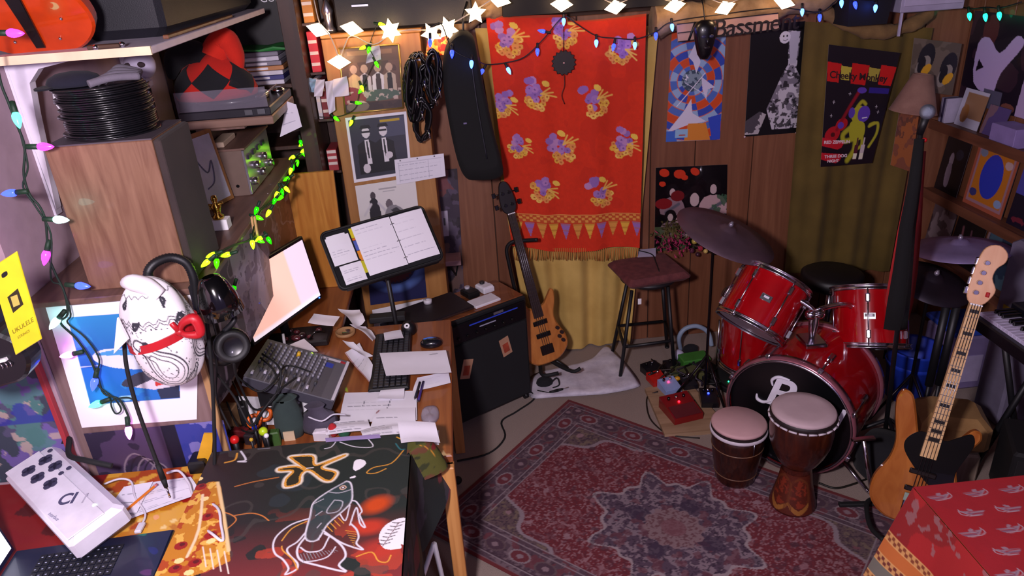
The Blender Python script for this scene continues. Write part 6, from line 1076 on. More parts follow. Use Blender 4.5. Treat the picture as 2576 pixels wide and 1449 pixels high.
ptext('Cheeky Monkey', .052, .04, .255, '#2a0c10', .97, .001); ptext('RED ZEPPELIN', .024, .03, .80, '#e8d0d8', 1, .0008); ptext('THREE DOG', .024, .06, .925, '#e8d0d8', 1, .0008); ptext('NIGHT', .022, .12, .965, '#e8d0d8', 1, .0008)
# sign and black face mask
sgn = T('bassment_sign', 'pale wooden name sign lettered Bassment under the insulation', 'sign', Y(1830, 85, 3.92)); q = [Y(1703, 60, 3.90), Y(1957, 32, 3.90), Y(1960, 74, 3.90), Y(1706, 106, 3.90)]; mb = MB(); mb.add(q + [p + V((0, .01, 0)) for p in q], [(0, 1, 2, 3), (7, 6, 5, 4), (0, 4, 5, 1), (1, 5, 6, 2), (2, 6, 7, 3), (3, 7, 4, 0)]); mb.obj('board', M('#b08a80', .6), sgn)
for k in (.02, .5, .98): MB().tube([q[0].lerp(q[3], k) + V((0, -.003, 0)), q[1].lerp(q[2], k) + V((0, -.003, 0))], .0028, 6).obj('staff_line', BLACK, sgn)
ux_ = (q[1] - q[0]).normalized(); uy_ = (q[0] - q[3]).normalized(); TEXT('Bassment', .125, frame(q[3].lerp(q[2], .34) + V((0, -.004, -.0)), ux_, uy_ , ux_.cross(uy_)), M('#1a1216', .5), sgn, extrude=.003, shear=.15, spacing=.93); MB().tube([q[3].lerp(q[2], .10) + V((0, -.004, .0)), q[0].lerp(q[1], .18) + V((0, -.004, .0))], .006).obj('slash', BLACK, sgn)
mk = Y(1768, 98, 3.86); fm_ = T('face_mask', 'black carved face mask hanging in front of the name sign', 'mask', mk - V((0, 0, .09))); MB().loft([[mk + V((math.cos(a) * w_, -.03 + math.sin(a) * d_, h_)) for a in [2 * PI * i / 18 for i in range(18)]] for w_, d_, h_ in ((.02, .015, -.095), (.035, .03, -.07), (.048, .04, -.02), (.058, .045, .03), (.06, .045, .06), (.045, .035, .085), (.02, .02, .095))], True, True, True).obj('face', M('#0c0a10', .35, coat=.3), fm_)
for s_ in (-1, 1): MB().ball(mk + V((.02 * s_, -.072, .02)), .010, 10, 7, (1.3, .6, .8)).obj('eye', M('#3a3a58', .3), fm_)
MB().ball(mk + V((0, -.074, -.005)), .010, 10, 7, (.8, 1, 1.6)).obj('nose', M('#0c0a10', .35), fm_); MB().ball(mk + V((0, -.068, -.035)), .014, 10, 7, (1.3, .6, .6)).obj('mouth', M('#201820', .4), fm_); MB().tube([mk + V((0, -.02, .09)), mk + V((0, .02, .16)), mk + V((0, .06, .2))], .003).obj('cord', BLACK, fm_)
# rosette clock on the sarong
rs = Y(1418, 158, 3.915); ro = T('rosette_ornament', 'dark scalloped rosette hanging on a cord over the orange cloth', 'ornament', rs - V((0, 0, .06))); po = [((.058 + (.007 if k % 2 else -.003)) * math.cos(2 * PI * k / 32), (.058 + (.007 if k % 2 else -.003)) * math.sin(2 * PI * k / 32)) for k in range(32)]
MB(frame(rs, (1, 0, 0), (0, 0, 1), (0, -1, 0))).prism(po, -.008, .006, .002).obj('disc', M('#1c0c0c', .6), ro); MB().ball(rs + V((0, -.008, 0)), .005).obj('hub', M('#c89a98', .4), ro); MB().tube([rs + V((0, 0, .05)), Y(1418, 90, 3.93), Y(1418, 45, 3.94)], .0018).obj('cord', M('#3a1410', .6), ro); MB().tube([rs + V((0, 0, -.06)), Y(1420, 215, 3.92), Y(1413, 240, 3.92), Y(1420, 262, 3.92)], .002, 6, res=4).obj('tail', M('#3a1410', .6), ro)
# bouquet on the panelling
fb_ = T('dried_bouquet', 'pink and gold dried flower bouquet fixed on the wall below the dark poster', 'bouquet', Y(1720, 640, 4.02)); rn = random.Random(6); mb = MB()
for k in range(150): c = Y(1698, 603, 4.0) + V((rn.gauss(0, .06), rn.uniform(-.07, .04), rn.gauss(0, .034))); d = V((rn.uniform(-1, 1), -.8, rn.uniform(-1, 1))).normalized() * .025; mb.add([c, c + d + V((.005, 0, 0)), c + d * 1.2, c + d - V((.005, 0, 0))], [(0, 1, 2, 3)])
o = mb.obj('pink_tuft', M('#a82458', .7, var=.3), fb_); o['kind'] = 'stuff'; mb = MB()
for k in range(120): c = Y(1690, 575, 4.03) + V((rn.gauss(0, .055), rn.uniform(-.04, .03), rn.gauss(0, .025))); d = V((rn.uniform(-1, 1), -.6, rn.uniform(-1, 1))).normalized() * .03; mb.add([c, c + d + V((.008, 0, .0)), c + d * 1.3, c + d - V((.008, 0, 0))], [(0, 1, 2, 3)])
o = mb.obj('olive_leaves', M('#5a5028', .7, var=.3), fb_); o['kind'] = 'stuff'
for k, (px, py, c, r_) in enumerate(((1747, 607, '#b8a048', .018), (1762, 625, '#a83040', .016), (1775, 632, '#d8b868', .014), (1785, 622, '#c86848', .013), (1770, 612, '#a82848', .014), (1795, 634, '#8a7048', .013), (1740, 630, '#5a2840', .016), (1755, 640, '#402030', .014))): MB().ball(Y(px, py, 4.0), r_).obj('berry', M(c, .35, coat=.3), fb_)
MB().tube([Y(1690, 590, 4.05), Y(1740, 615, 4.04), Y(1800, 640, 4.04)], .006).obj('stem', M('#3a2a1c', .7), fb_)
# right corner: penguins, cone, orange print
cv = CV(.36, .34, .004, '#6a5c50'); cv.mix(cv.noise(8, 3) > .5, '#54483c', .8)
for px, py in ((.09, .14), (.27, .18)): cv.ell(px + .02, py - .02, .06, .1, '#16141c', 15); cv.ell(px, py + .04, .045, .085, '#8a8078', 30); cv.ell(px - .01, py + .03, .028, .06, '#0e0c14', 12); cv.ell(px + .03, py + .055, .026, .05, '#d09818', 40)
wallprint('penguin_print', cv, [(2300, 95), (2420, 110), (2395, 240), (2285, 225)], 3.99, 'print of two penguins with yellow necks pinned in the corner', 'picture')
cv = CV(.24, .40, .004, '#a05c30'); cv.mix(cv.noise(10, 5) > .5, '#7a4838', .8); cv.mix((cv.y < .18) & (cv.noise(26, 4) > .5), '#5c3a30', .8)
wallprint('orange_print', cv, [(2262, 285), (2312, 290), (2290, 432), (2240, 415)], 3.985, 'rust orange print hanging below the paper cone', 'picture')
co_ = Y(2300, 285, 3.90); MB().lathe([(.125, 0), (.12, .004), (.05, .20), (.045, .20), (.112, .008)], co_ + V((-.01, 0, .01)), (.12, 0, 1), 24).obj('paper_cone', FABRIC('#8a6458', '#a47c6c', .9, 120, .5, 12), label='beige paper cone shade hanging in front of the penguin print', cat='lampshade')
# right wall shelves and records
RXW = XR - .012
for z_, lb in ((.862, 'lower'), (1.26, 'upper'), (.50, 'bottom')):
    t = T('record_shelf', '%s brown wooden record shelf on the panelled wall' % lb, 'shelf', (2.76, 3.4, z_ - .02)); MB().box((2.70, 2.75, z_ - .022), (RXW, 4.085, z_), .002).obj('board', WOOD('#5a3424', '#744632', .5, 1, 6, .1), t); MB().box((2.695, 2.75, z_ - .035), (2.702, 4.085, z_ + .02)).obj('rail', WOOD('#5a3424', '#744632', .5, 1, 6, .1), t)
def lean(name, cvv, y0, y1, z0, h, label, cat='album cover', xo=.02):
    t = T(name, label, cat, V((RXW - .06, (y0 + y1) / 2, z0))); a, b = V((RXW - .07 + xo, y0, z0 + .001)), V((RXW - .07 + xo, y1, z0 + .001)); tp = V((.045 - xo * .5, 0, h)); q = [b + tp, a + tp, a, b]
    gridmesh('sleeve', cvv, quadP(cvv, *q), PRINT(.4, coat=.2), t); mb = MB(); f = [p + V((.0012, 0, 0)) for p in q]; g = [p + V((.004, 0, 0)) for p in q]; mb.add(f + g, [(0, 1, 2, 3), (7, 6, 5, 4), (0, 4, 5, 1), (1, 5, 6, 2), (2, 6, 7, 3), (3, 7, 4, 0)]); mb.obj('back', M('#4a4044', .7), t); return t
cv = CV(.33, .33, .004, '#140e14'); cv.ell(.13, .14, .03, .04, '#9a8c98'); cv.poly([(.10, .17), (.16, .17), (.17, .28), (.13, .30), (.10, .26)], '#857684', smooth=3); cv.ell(.22, .10, .05, .03, '#2a2a3a'); lean('album_cover', cv, 3.86, 4.07, .862, .33, 'black album cover with a pale standing figure on the lower record shelf')
cv = CV(.33, .33, .003, '#a85840'); cv.rect(.02, .02, .31, .31, '#a07884'); cv.rect(.035, .035, .295, .295, '#c07424'); cv.ell(.165, .16, .085, .11, '#2c3ab8')
for px, py, c in ((.06, .06, '#7a8098'), (.27, .08, '#c0a0a0'), (.06, .26, '#3a3a78'), (.27, .27, '#8aa0c8')): cv.ell(px, py, .03, .02, c)
lean('album_cover', cv, 3.48, 3.80, .862, .36, 'orange album cover with a large blue oval on the lower record shelf')
cv = CV(.33, .33, .004, '#4a48a0'); cv.mix(cv.y > .17, '#1a1428'); cv.line([(.1, .12), (.14, .3)], .02, '#7a6480'); cv.ell(.1, .12, .03, .02, '#8a7060'); cv.mix((cv.y > .2) & (cv.noise(20, 3) > .6), '#7a2838', .8); lean('album_cover', cv, 3.10, 3.44, .862, .34, 'purple skied album cover with a guitar neck on the lower record shelf')
cv = CV(.30, .31, .004, '#5a4a50'); cv.mix(cv.noise(14, 6) > .5, '#8a7c80', .8); cv.mix(cv.noise(20, 9) > .6, '#281c22', .8); lean('album_cover', cv, 3.86, 4.07, .50, .31, 'grey group portrait album cover on the bottom record shelf')
cv = CV(.30, .31, .004, '#120c12'); cv.line([(.08, .1), (.1, .2)], .02, '#6a4048'); cv.line([(.17, .1), (.19, .22)], .016, '#5a3844'); cv.ell(.16, .27, .04, .02, '#5a6aa8'); lean('album_cover', cv, 3.60, 3.84, .50, .31, 'black album cover with faint red figures on the bottom record shelf')
cv = CV(.30, .31, .004, '#2a3a50'); cv.mix(cv.noise(14, 2) > .5, '#4a6474', .8); cv.rect(0, 0, .012, .31, '#8a7078'); lean('album_cover', cv, 3.26, 3.58, .50, .31, 'blue green landscape album cover on the bottom record shelf')
cv = CV(.62, .50, .004, '#1c1424'); cv.mix(cv.noise(6, 4) > .55, '#3a2434', .8); JW = '#c4aee0'
cv.ell(.16, .09, .06, .08, '#5a2c30'); cv.poly([(.08, .17), (.16, .13), (.26, .20), (.36, .10), (.42, .14), (.30, .30), (.26, .42), (.10, .38)], JW, smooth=3); cv.poly([(.11, .25), (.16, .29), (.10, .32)], '#181020'); cv.poly([(.46, .5), (.48, .22), (.54, .14), (.62, .18), (.62, .5)], '#b8a4cc'); cv.ell(.52, .1, .05, .07, '#8a5050'); cv.ell(.4, .47, .05, .025, '#7a4a40')
for px in (.2,): cv.rect(px, .4, px + .14, .5, '#5a5870')
wpq = [X(2378, 30, RXW - .006), X(2560, 40, RXW - .006), X(2600, 240, RXW - .006), X(2372, 200, RXW - .006)]; tq = T('photo_poster', 'poster of two performers in white jackets on the panelled wall', 'poster', (RXW - .004, 3.8, 1.3)); y0_, y1_ = 4.07, 3.45
gridmesh('sheet', cv, quadP(cv, V((RXW - .004, y0_, 1.86)), V((RXW - .004, y1_, 1.86)), V((RXW - .004, y1_, 1.38)), V((RXW - .004, y0_, 1.38))), PRINT(.4, coat=.2), tq)
cvp = CV(.18, .20, .004, '#c8c4d8'); cvp.rect(.03, .02, .18, .15, '#a07858'); cvp.ell(.05, .13, .03, .05, '#a06828'); lean('white_picture', cvp, 3.80, 4.0, 1.26, .20, 'white framed tan picture on the upper record shelf', 'picture')
cvp = CV(.3, .12, .004, '#5a4a80'); cvp.mix(cvp.noise(12, 5) > .5, '#8a6a70', .8); lean('purple_picture', cvp, 3.62, 3.78, 1.26, .15, 'mixed colour postcard on the upper record shelf', 'picture')
MB().box((2.715, 3.42, 1.262), (2.83, 3.60, 1.36), .003).obj('lavender_box', M('#8a78b0', .7), label='pale lavender cardboard box on the upper record shelf', cat='box')
for k, c in enumerate(('#b0a8c0', '#3a3050', '#8a8098')): MB().box((2.74, 4.02 + .02 * k, 1.262), (2.83, 4.036 + .02 * k, 1.40), .002).obj('paperback_book', M(c, .6), label='%s paperback book at the corner end of the upper shelf' % ('light grey', 'dark violet', 'dull mauve')[k], cat='book')
wcb = T('white_wall_cabinet', 'white box cabinet fixed high above the olive curtain', 'cabinet', (2.5, 3.95, 1.9)); a, b = Y(2265, 28, 3.86), Y(2422, 30, 3.86); MB().box((a.x, 3.86, a.z - .01), (b.x, 4.07, 2.3), .004).obj('body', M('#a8a0bc', .5), wcb); MB().box((a.x + .015, 3.856, a.z + .02), (b.x - .01, 3.861, 2.28), .003).obj('door', M('#b4acc8', .5), wcb); MB().box((a.x + .03, 3.90, a.z - .13), (a.x + .042, 3.91, a.z - .01)).obj('hanging_strut', M('#b4acc8', .5), wcb)
bl_ = T('hanging_speaker', 'small black speaker box hanging above the olive curtain', 'speaker', (2.08, 3.9, 1.87)); MB().loft([[(1.985, 3.80, 1.86), (2.19, 3.80, 1.86), (2.19, 3.98, 1.86), (1.985, 3.98, 1.86)], [(1.955, 3.78, 2.25), (2.22, 3.78, 2.25), (2.22, 3.99, 2.25), (1.955, 3.99, 2.25)]], True).obj('cabinet', M('#0a0a14', .6), bl_)
# ================================================================== DRUM KIT
REDS = M('#9c0610', .16, var=.12, coat=.9); HEADB = M('#060609', .35); HOOP = M('#c4c0cc', .2, 1., .05); HEADW = M('#8a8490', .5, alpha=1)
def lug(c, d, out, L, parent): 
    MB().cyl(c - d * L, c + d * L, .0035, n=8).obj('tension_rod', HOOP, parent)
    for s_ in (-1, 1): p = c + d * (L * .62 * s_); MB(frame(p, d.cross(out), d, out)).box((-.009, -.02, -.012), (.009, .02, .010), .004).obj('lug', HOOP, parent)
def drum(name, label, c, axis, r, depth, nl, badge=None, head=HEADW, hoops=True, cat='drum', bothhead=None, hoopw=.022, a0=0.):
    ax = V(axis).normalized(); x_, y_, z_ = basis((0, 0, 0), ax); t = T(name, label, cat, V(c) - V((0, 0, r)))
    MB().lathe([(r, -depth / 2), (r, depth / 2)], c, ax, 48, cap=False).obj('shell', REDS, t)
    for s_ in (-1, 1):
        e = V(c) + ax * (depth / 2 * s_); MB().lathe([(r - .002, -.002), (r - .002, .003)], e, ax, 48).obj('head', head if s_ > 0 else (bothhead or head), t)
        MB().lathe([(r + .004, -hoopw * .6), (r + .013, -hoopw * .6), (r + .013, -hoopw * .3), (r + .008, -hoopw * .2), (r + .008, hoopw * .35), (r + .013, hoopw * .45), (r + .011, hoopw * .6), (r + .004, hoopw * .6), (r + .004, -hoopw * .6)], e, ax, 48, cap=False).obj('hoop', HOOP, t)
    for k in range(nl):
        a = 2 * PI * k / nl + a0; out = x_ * math.cos(a) + y_ * math.sin(a); lug(V(c) + out * (r + .011), ax, out, depth / 2, t)
    return t, x_, y_, ax
kc = V((1.378, 2.738, .302)); kax = V((.70, .714, 0)).normalized(); KR = .285; KD = .40; kcm = kc + kax * KD / 2
kd = T('bass_drum', 'large red bass drum with a black front head lettered in white', 'drum', V((kcm.x, kcm.y, 0)))
MB().lathe([(KR, -KD / 2), (KR, KD / 2)], kcm, kax, 64, cap=False).obj('shell', REDS, kd)
for s_ in (-1, 1):
    e = kcm + kax * (KD / 2 * s_); MB().lathe([(KR - .004, -.002), (KR - .004, .003)], e, kax, 64).obj('front_head' if s_ < 0 else 'rear_head', HEADB, kd)
    MB().lathe([(KR + .001, -.022), (KR + .012, -.022), (KR + .013, .018), (KR + .001, .018), (KR + .001, -.022)], e, kax, 64, cap=False).obj('hoop', M('#a0606c', .25, .5, coat=.6), kd); MB().lathe([(KR - .006, -.025), (KR + .004, -.026), (KR + .004, -.018), (KR - .006, -.018), (KR - .006, -.025)], e, kax if s_ < 0 else -kax, 64, cap=False).obj('hoop_inlay', HOOP, kd)
xk, yk = V((0, 0, 1)).cross(-kax) * 1, V((0, 0, 1)); xk.normalize()
for k in range(8):
    a = 2 * PI * (k + .5) / 8; out = xk * math.cos(a) + yk * math.sin(a); p = kcm - kax * (KD / 2) + out * (KR + .016)
    MB(frame(p - kax * .012, out.cross(kax), out, -kax)).box((-.012, -.014, -.012), (.012, .010, .010), .003).obj('claw', HOOP, kd); MB().cyl(p - kax * .03, p + kax * .13, .004, n=8).obj('tension_rod', HOOP, kd); q_ = kcm - kax * .06 + out * (KR + .006); MB(frame(q_, out.cross(kax), kax, out)).box((-.012, -.03, -.006), (.012, .03, .014), .005).obj('lug', HOOP, kd)
kfm = frame(kc - kax * .0045, xk, yk, xk.cross(yk)); LT = M('#d8d4e0', .5)
TEXT('P', .22, kfm @ Matrix.Translation(V((-.12, .03, .0))), LT, kd, extrude=.0005, shear=.28, bold=.004, name='script_letter'); TEXT('earl', .145, kfm @ Matrix.Translation(V((.005, .02, .0))), LT, kd, extrude=.0005, shear=.28, bold=.003, name='script_letters')
mb = MB(kfm); mb.tube([(-.155, .06, 0), (-.15, .035, 0), (-.12, .028, 0), (-.085, .05, 0)], [.004, .009, .008, .005], 6, res=6); mb.obj('script_swash', LT, kd); mb = MB(kfm); mb.tube([(-.085, .13, 0), (-.09, .16, 0), (-.06, .185, 0), (-.01, .185, 0)], [.004, .008, .008, .005], 6, res=6); mb.obj('script_swash', LT, kd)
for s_ in (-1, 1): p = kcm - kax * .1 + xk * (KR * .75 * s_) + V((0, 0, -.2)); MB().tube([p, p + xk * (.16 * s_) - kax * .06 + V((0, 0, -.092))], .008, 8).ball(p + xk * (.165 * s_) - kax * .06 + V((0, 0, -.09)), .011).obj('spur', HOOP, kd)
mt = kcm + V((0, 0, KR)); MB().box(mt + V((-.05, -.06, .0)), mt + V((.05, .06, .025)), .006).obj('mount_plate', HOOP, kd)
t1c = Y(1920, 762, 3.02); t2c = Y(2188, 800, 3.0)
for tc in (t1c, t2c): MB().tube([mt + V((0, 0, .02)), mt + V((0, 0, .16)), mt.lerp(tc, .6) + V((0, 0, .12)), tc + (mt - tc).normalized() * .15], .012, 10, res=5).obj('tom_arm', HOOP, kd)
for s_ in (0, 1): MB().ball(mt + V((-.02 + .04 * s_, 0, .15)), .026, 12, 8).cyl(mt + V((-.03, -.01, .14 + .03 * s_)), mt + V((.03, -.03, .17 + .03 * s_)), .006).obj('wing_clamp', HOOP, kd)
def badge(t, c, ax, r, out):
    p = c + out * (r + .001); m = frame(p, ax.cross(out) * -1 if (ax.cross(out) * -1).dot(IX) > 0 else ax.cross(out), ax, out); MB(m).box((-.025, -.015, -.001), (.025, .015, .002), .001).obj('badge', CHROME, t); MB(m).box((-.021, -.004, .002), (.021, .011, .0025)).obj('badge_inset', M('#14141a', .4), t); MB(m).box((-.012, -.002, .0025), (.012, .008, .003)).obj('badge_letters', M('#d8d4e0', .5), t)
tA, x_, y_, ax = drum('tom_drum', 'red rack tom steeply tilted on the bass drum, beside the big cymbal', t1c, (.58, .34, .74), .158, .255, 6, a0=.5); vw = (EYE - t1c); vw = (vw - ax * vw.dot(ax)).normalized(); badge(tA, t1c, ax, .158, vw)
tB, x_, y_, ax = drum('tom_drum', 'red rack tom mounted upright next to the draped microphone stand', t2c, (.12, .50, .86), .165, .27, 6, a0=.2); vw = (EYE - t2c); vw = (vw - ax * vw.dot(ax)).normalized(); badge(tB, t2c, ax, .165, vw)
fc = V((1.53, 3.52, .32)); tC, x_, y_, ax = drum('floor_tom', 'red floor tom standing behind the bass drum', fc, (0, 0, 1), .19, .38, 8)
for k in range(3): a = 2.1 * k + .5; p = fc + V((math.cos(a) * .205, math.sin(a) * .205, -.1)); MB().cyl(V((p.x, p.y, 0)), p + V((0, 0, .12)), .006, n=8).obj('leg', HOOP, tC)
# cymbals
def cymbal(name, label, c, n, r, base, col='#4a3844', boom=None):
    n = V(n).normalized(); t = T(name, label, 'cymbal', base)
    MB().lathe([(.008, .022), (.03, .018), (.042, .004), (.05, .0), (r * .6, -.012), (r, -.03), (r, -.0315), (r * .6, -.014), (.05, -.0025), (.03, .014), (.008, .018)], c, n, 48, cap=False).obj('bow', M(col, .5, .6, .12), t)
    MB().ball(c + n * .03, .012).cyl(c - n * .01, c + n * .045, .006).obj('felt_nut', M('#9a94a4', .4, .6), t)
    top = c - n * .02; MB().tube([V((base.x, base.y, .02)), V((base.x, base.y, top.z - .12)), top], .008, 8).obj('stand_pole', M('#2a2428', .35, .8), t)
    for k in range(3): a = 2.1 * k + .9; MB().tube([V((base.x, base.y, .28)), V((base.x + .17 * math.cos(a), base.y + .17 * math.sin(a), .012))], .007, 8).obj('stand_leg', M('#2a2428', .35, .8), t)
    return t
c1 = Y(1832, 578, 3.25); cymbal('crash_cymbal', 'large dark bronze cymbal tilted on its stand in front of the poster wall', c1, (.34, -.18, .92), .25, V((c1.x - .03, 3.36, 0)), '#6a5460')
c2 = Y(2415, 612, 3.2); cymbal('ride_cymbal', 'purple lit cymbal seen edge on beside the bass headstock', c2, (-.05, .10, 1), .225, V((2.33, 3.56, 0)), '#9a8ab8')
c3 = Y(2350, 700, 2.98); cymbal('hi_hat_cymbals', 'dark hi hat cymbals on a black stand behind the microphone stand', c3, (.1, -.25, .95), .175, V((c3.x, 3.0, 0)), '#2c2430')
th = T('drum_throne', 'black round drum throne behind the toms', 'stool', (1.98, 3.62, 0)); tc_ = V((1.98, 3.62, 0)); MB().lathe([(.14, .50), (.165, .52), (.165, .57), (.14, .585), (.001, .587)], tc_).obj('seat', M('#0c0a0e', .5), th); MB().cyl(tc_ + V((0, 0, .1)), tc_ + V((0, 0, .5)), .018).obj('column', HOOP, th)
for k in range(3): a = 2.1 * k; MB().cyl(tc_ + V((0, 0, .22)), tc_ + V((.22 * math.cos(a), .22 * math.sin(a), .012)), .01).obj('leg', HOOP, th)
# hand drums
DJB = V((1.318, 2.492, .0085)); dj = T('djembe', 'goblet shaped djembe with a pale skin and carved reddish foot on the rug', 'drum', DJB); hz = .50
MB().lathe([(.098, 0), (.100, .01), (.090, .05), (.072, .13), (.064, .19), (.062, .215), (.068, .225), (.074, .235)], DJB, n=36).obj('carved_foot', WOOD('#34100a', '#4e1c0e', .4, 2, 20, .3, 3), dj)
MB().lathe([(.070, .225), (.085, .245), (.108, .29), (.125, .34), (.131, .40), (.129, .45), (.126, hz - .03)], DJB, n=40, cap=False).obj('bowl', WOOD('#260c06', '#44190a', .3, 2, 8, .5, 5), dj)
MB().lathe([(.130, hz - .035), (.135, hz - .03), (.135, hz - .018), (.130, hz - .012)], DJB, n=40, cap=False).obj('rim_band', M('#1a0c0c', .6), dj)
MB().lathe([(.129, hz - .02), (.130, hz - .004), (.123, hz + .004), (.09, hz + .006), (.001, hz + .006)], DJB, n=40).obj('skin', M('#b8a0a4', .7, var=.06), dj)
for k in range(22): a = 2 * PI * k / 22; p = DJB + V((math.cos(a) * .1365, math.sin(a) * .1365, hz - .035)); d = V((-math.sin(a), math.cos(a), 0)); MB().cyl(p - d * .016, p + d * .016, .0045, n=6).obj('rope_segment', M('#c8bcc4', .7), dj)
cvd = CV(.10, .17, .003, '#4e1c0e'); cvd.line([(.05, .01), (.085, .04), (.085, .12), (.05, .16), (.015, .12), (.015, .04), (.05, .01)], .010, '#5e2c14', 4); cvd.mix((cvd.noise(60, 3) > .55) & (np.hypot((cvd.x - .05) / .035, (cvd.y - .08) / .06) < 1), '#7a2c18', .8)
cvd.poly([(.015, .12), (.05, .15), (.085, .12), (.08, .145), (.05, .17), (.02, .145)], '#8a5826', smooth=3)
for k, a0 in enumerate((-1.75, -2.75)):
    def pan(x, y, a0=a0):
        zz = .195 - y * 1.08; rr_ = np.interp(zz, [0, .01, .05, .13, .19, .22], [.0985, .101, .091, .073, .065, .063]) + .001; a = a0 + (x - .05) / .072; return DJB.x + rr_ * np.cos(a), DJB.y + rr_ * np.sin(a), DJB.z + zz
    gridmesh('carving', cvd, pan, PRINT(.4, .3), dj)
CGB = V((1.128, 2.695, .0085)); cg_ = T('hand_drum', 'small barrel hand drum with pinkish skin and scratched brown shell on the rug', 'drum', CGB); hz = .315
MB().lathe([(.082, 0), (.09, .012), (.092, .03), (.112, .16), (.118, .24), (.120, hz - .03)], CGB, n=36).obj('shell', WOOD('#1c0a06', '#36160a', .35, 2, 14, .4, 3), cg_)
for z_ in (.055, .20): r_ = float(np.interp(z_, [.03, .16, .24], [.092, .112, .118])); MB().lathe([(r_, -.003), (r_ + .003, 0), (r_, .003)], CGB + V((0, 0, z_)), n=36, cap=False).obj('groove_ring', M('#6a4a34', .5), cg_)
MB().lathe([(.122, -.01), (.128, -.006), (.128, .004), (.122, .008)], CGB + V((0, 0, hz - .035)), n=40, cap=False).obj('rope_ring', M('#c0b6be', .6), cg_); MB().lathe([(.1225, hz - .03), (.1225, hz - .012)], CGB, n=40, cap=False).obj('dark_band', M('#1a0c0c', .6), cg_)
MB().lathe([(.122, hz - .014), (.123, hz - .002), (.115, hz + .005), (.001, hz + .007)], CGB, n=40).obj('skin', M('#c09898', .7, var=.05), cg_); p = CGB + V((.03, -.115, .21)); MB().cyl(p, p + V((0, -.003, .06)), .003).obj('tuning_hook', STEEL, cg_)

# strip of stickers beside the cabinet and small wall bracket
cv = CV(.15, .70, .004, '#3a3040'); cv.mix(cv.noise(12, 4) > .52, '#584c62', .8); cv.mix(cv.noise(20, 9) > .6, '#241a22', .8); cv.mix((cv.y < .2) & (cv.noise(16, 2) > .55), '#7a3a34', .7); cv.rect(.03, .22, .075, .36, '#b0a8bc'); cv.rect(.045, .26, .06, .30, '#3a3a4a'); cv.mix((cv.y > .4) & (cv.noise(9, 12) > .6), '#6a5048', .8)
wallprint('sticker_strip', cv, [(1088, 430), (1150, 424), (1168, 735), (1110, 742)], WY, 'dark purple strip of stickers on the wall beside the tan cabinet', 'collage')
bkt = T('wall_bracket', 'small pink block on a dark wall bracket behind the music stand', 'bracket', Y(1140, 690, 4.05)); p = Y(1142, 655, 4.0); MB().box(p + V((-.05, -.05, -.015)), p + V((.04, .085, .015)), .003).obj('pink_block', M('#c49a9c', .6), bkt); MB().tube([p + V((.03, .08, -.02)), p + V((.0, .08, -.13)), p + V((-.03, -.02, -.02))], .006, 6).obj('bracket_arm', BLACK, bkt)
# ================================================================== PEDALBOARD AND FLOOR THINGS
q = [Z(1622, 985, .0), Z(1672, 1102, .0), Z(1835, 1088, .0), Z(1725, 958, .0)]; pbd = T('pedal_board', 'plywood pedal board on the carpet beside the rug', 'board', sum(q, V()) / 4); mb = MB(); f = [p + V((0, 0, .022)) for p in q]; mb.add(q + f, [(0, 1, 2, 3), (7, 6, 5, 4), (0, 4, 5, 1), (1, 5, 6, 2), (2, 6, 7, 3), (3, 7, 4, 0)]); mb.obj('plank', WOOD('#8a6c50', '#a6886a', .7, 0, 8, 0), pbd)
PB = .0225
def pedal(px, py, w_, d_, h_, yaw, col, label, knobs=2, led=None, plate=None, z=PB):
    o = Z(px, py, z); m = yawm(o, yaw); t = T('effect_pedal', label, 'pedal', o); MB(m).loft([[(-w_ / 2, -d_ / 2, 0), (w_ / 2, -d_ / 2, 0), (w_ / 2, d_ / 2, 0), (-w_ / 2, d_ / 2, 0)], [(-w_ / 2, -d_ / 2, h_ * .55), (w_ / 2, -d_ / 2, h_ * .55), (w_ / 2, d_ / 2, h_), (-w_ / 2, d_ / 2, h_)]], True).obj('housing', M(col, .35, coat=.3), t)
    sl = math.atan2(h_ * .45, d_)
    top = lambda u, v: m @ V((u, v, h_ * .55 + (v + d_ / 2) / d_ * h_ * .45))
    mp = MB(m); mp.add([(-w_ * .45, -d_ * .48, h_ * .6), (w_ * .45, -d_ * .48, h_ * .6), (w_ * .45, 0, h_ * .82), (-w_ * .45, 0, h_ * .82), (-w_ * .45, -d_ * .48, h_ * .5), (w_ * .45, -d_ * .48, h_ * .5), (w_ * .45, 0, h_ * .7), (-w_ * .45, 0, h_ * .7)], [(0, 1, 2, 3), (4, 5, 1, 0), (5, 6, 2, 1), (7, 4, 0, 3)]); mp.obj('foot_plate', M(plate or col, .5), t)
    for k in range(knobs): u = (k + .5) / knobs * w_ * .8 - w_ * .4; MB().cyl(top(u, d_ * .3), top(u, d_ * .3) + V((0, 0, .014)), .008, .007, 12).obj('knob', CHROME if k % 2 else BLACKG, t)
    if led: MB().ball(top(0, d_ * .12) + V((0, 0, .003)), .006).obj('led', EMIT(led, 8), t)
    MB(m).cyl((w_ / 2, d_ * .2, h_ * .4), (w_ / 2 + .02, d_ * .2, h_ * .4), .007).obj('jack', RUBBER, t); return t
pedal(1712, 1038, .165, .18, .065, 12, '#7a0c12', 'large glossy red double pedal with a glowing red light', 3, '#ff1020', '#5a1a20'); pedal(1684, 980, .10, .10, .05, 14, '#8a9ac8', 'pale blue pedal behind the large red pedal', 2, '#ff2040'); pedal(1652, 960, .09, .09, .045, 14, '#b01c14', 'bright red pedal at the corner of the pedal board', 2)
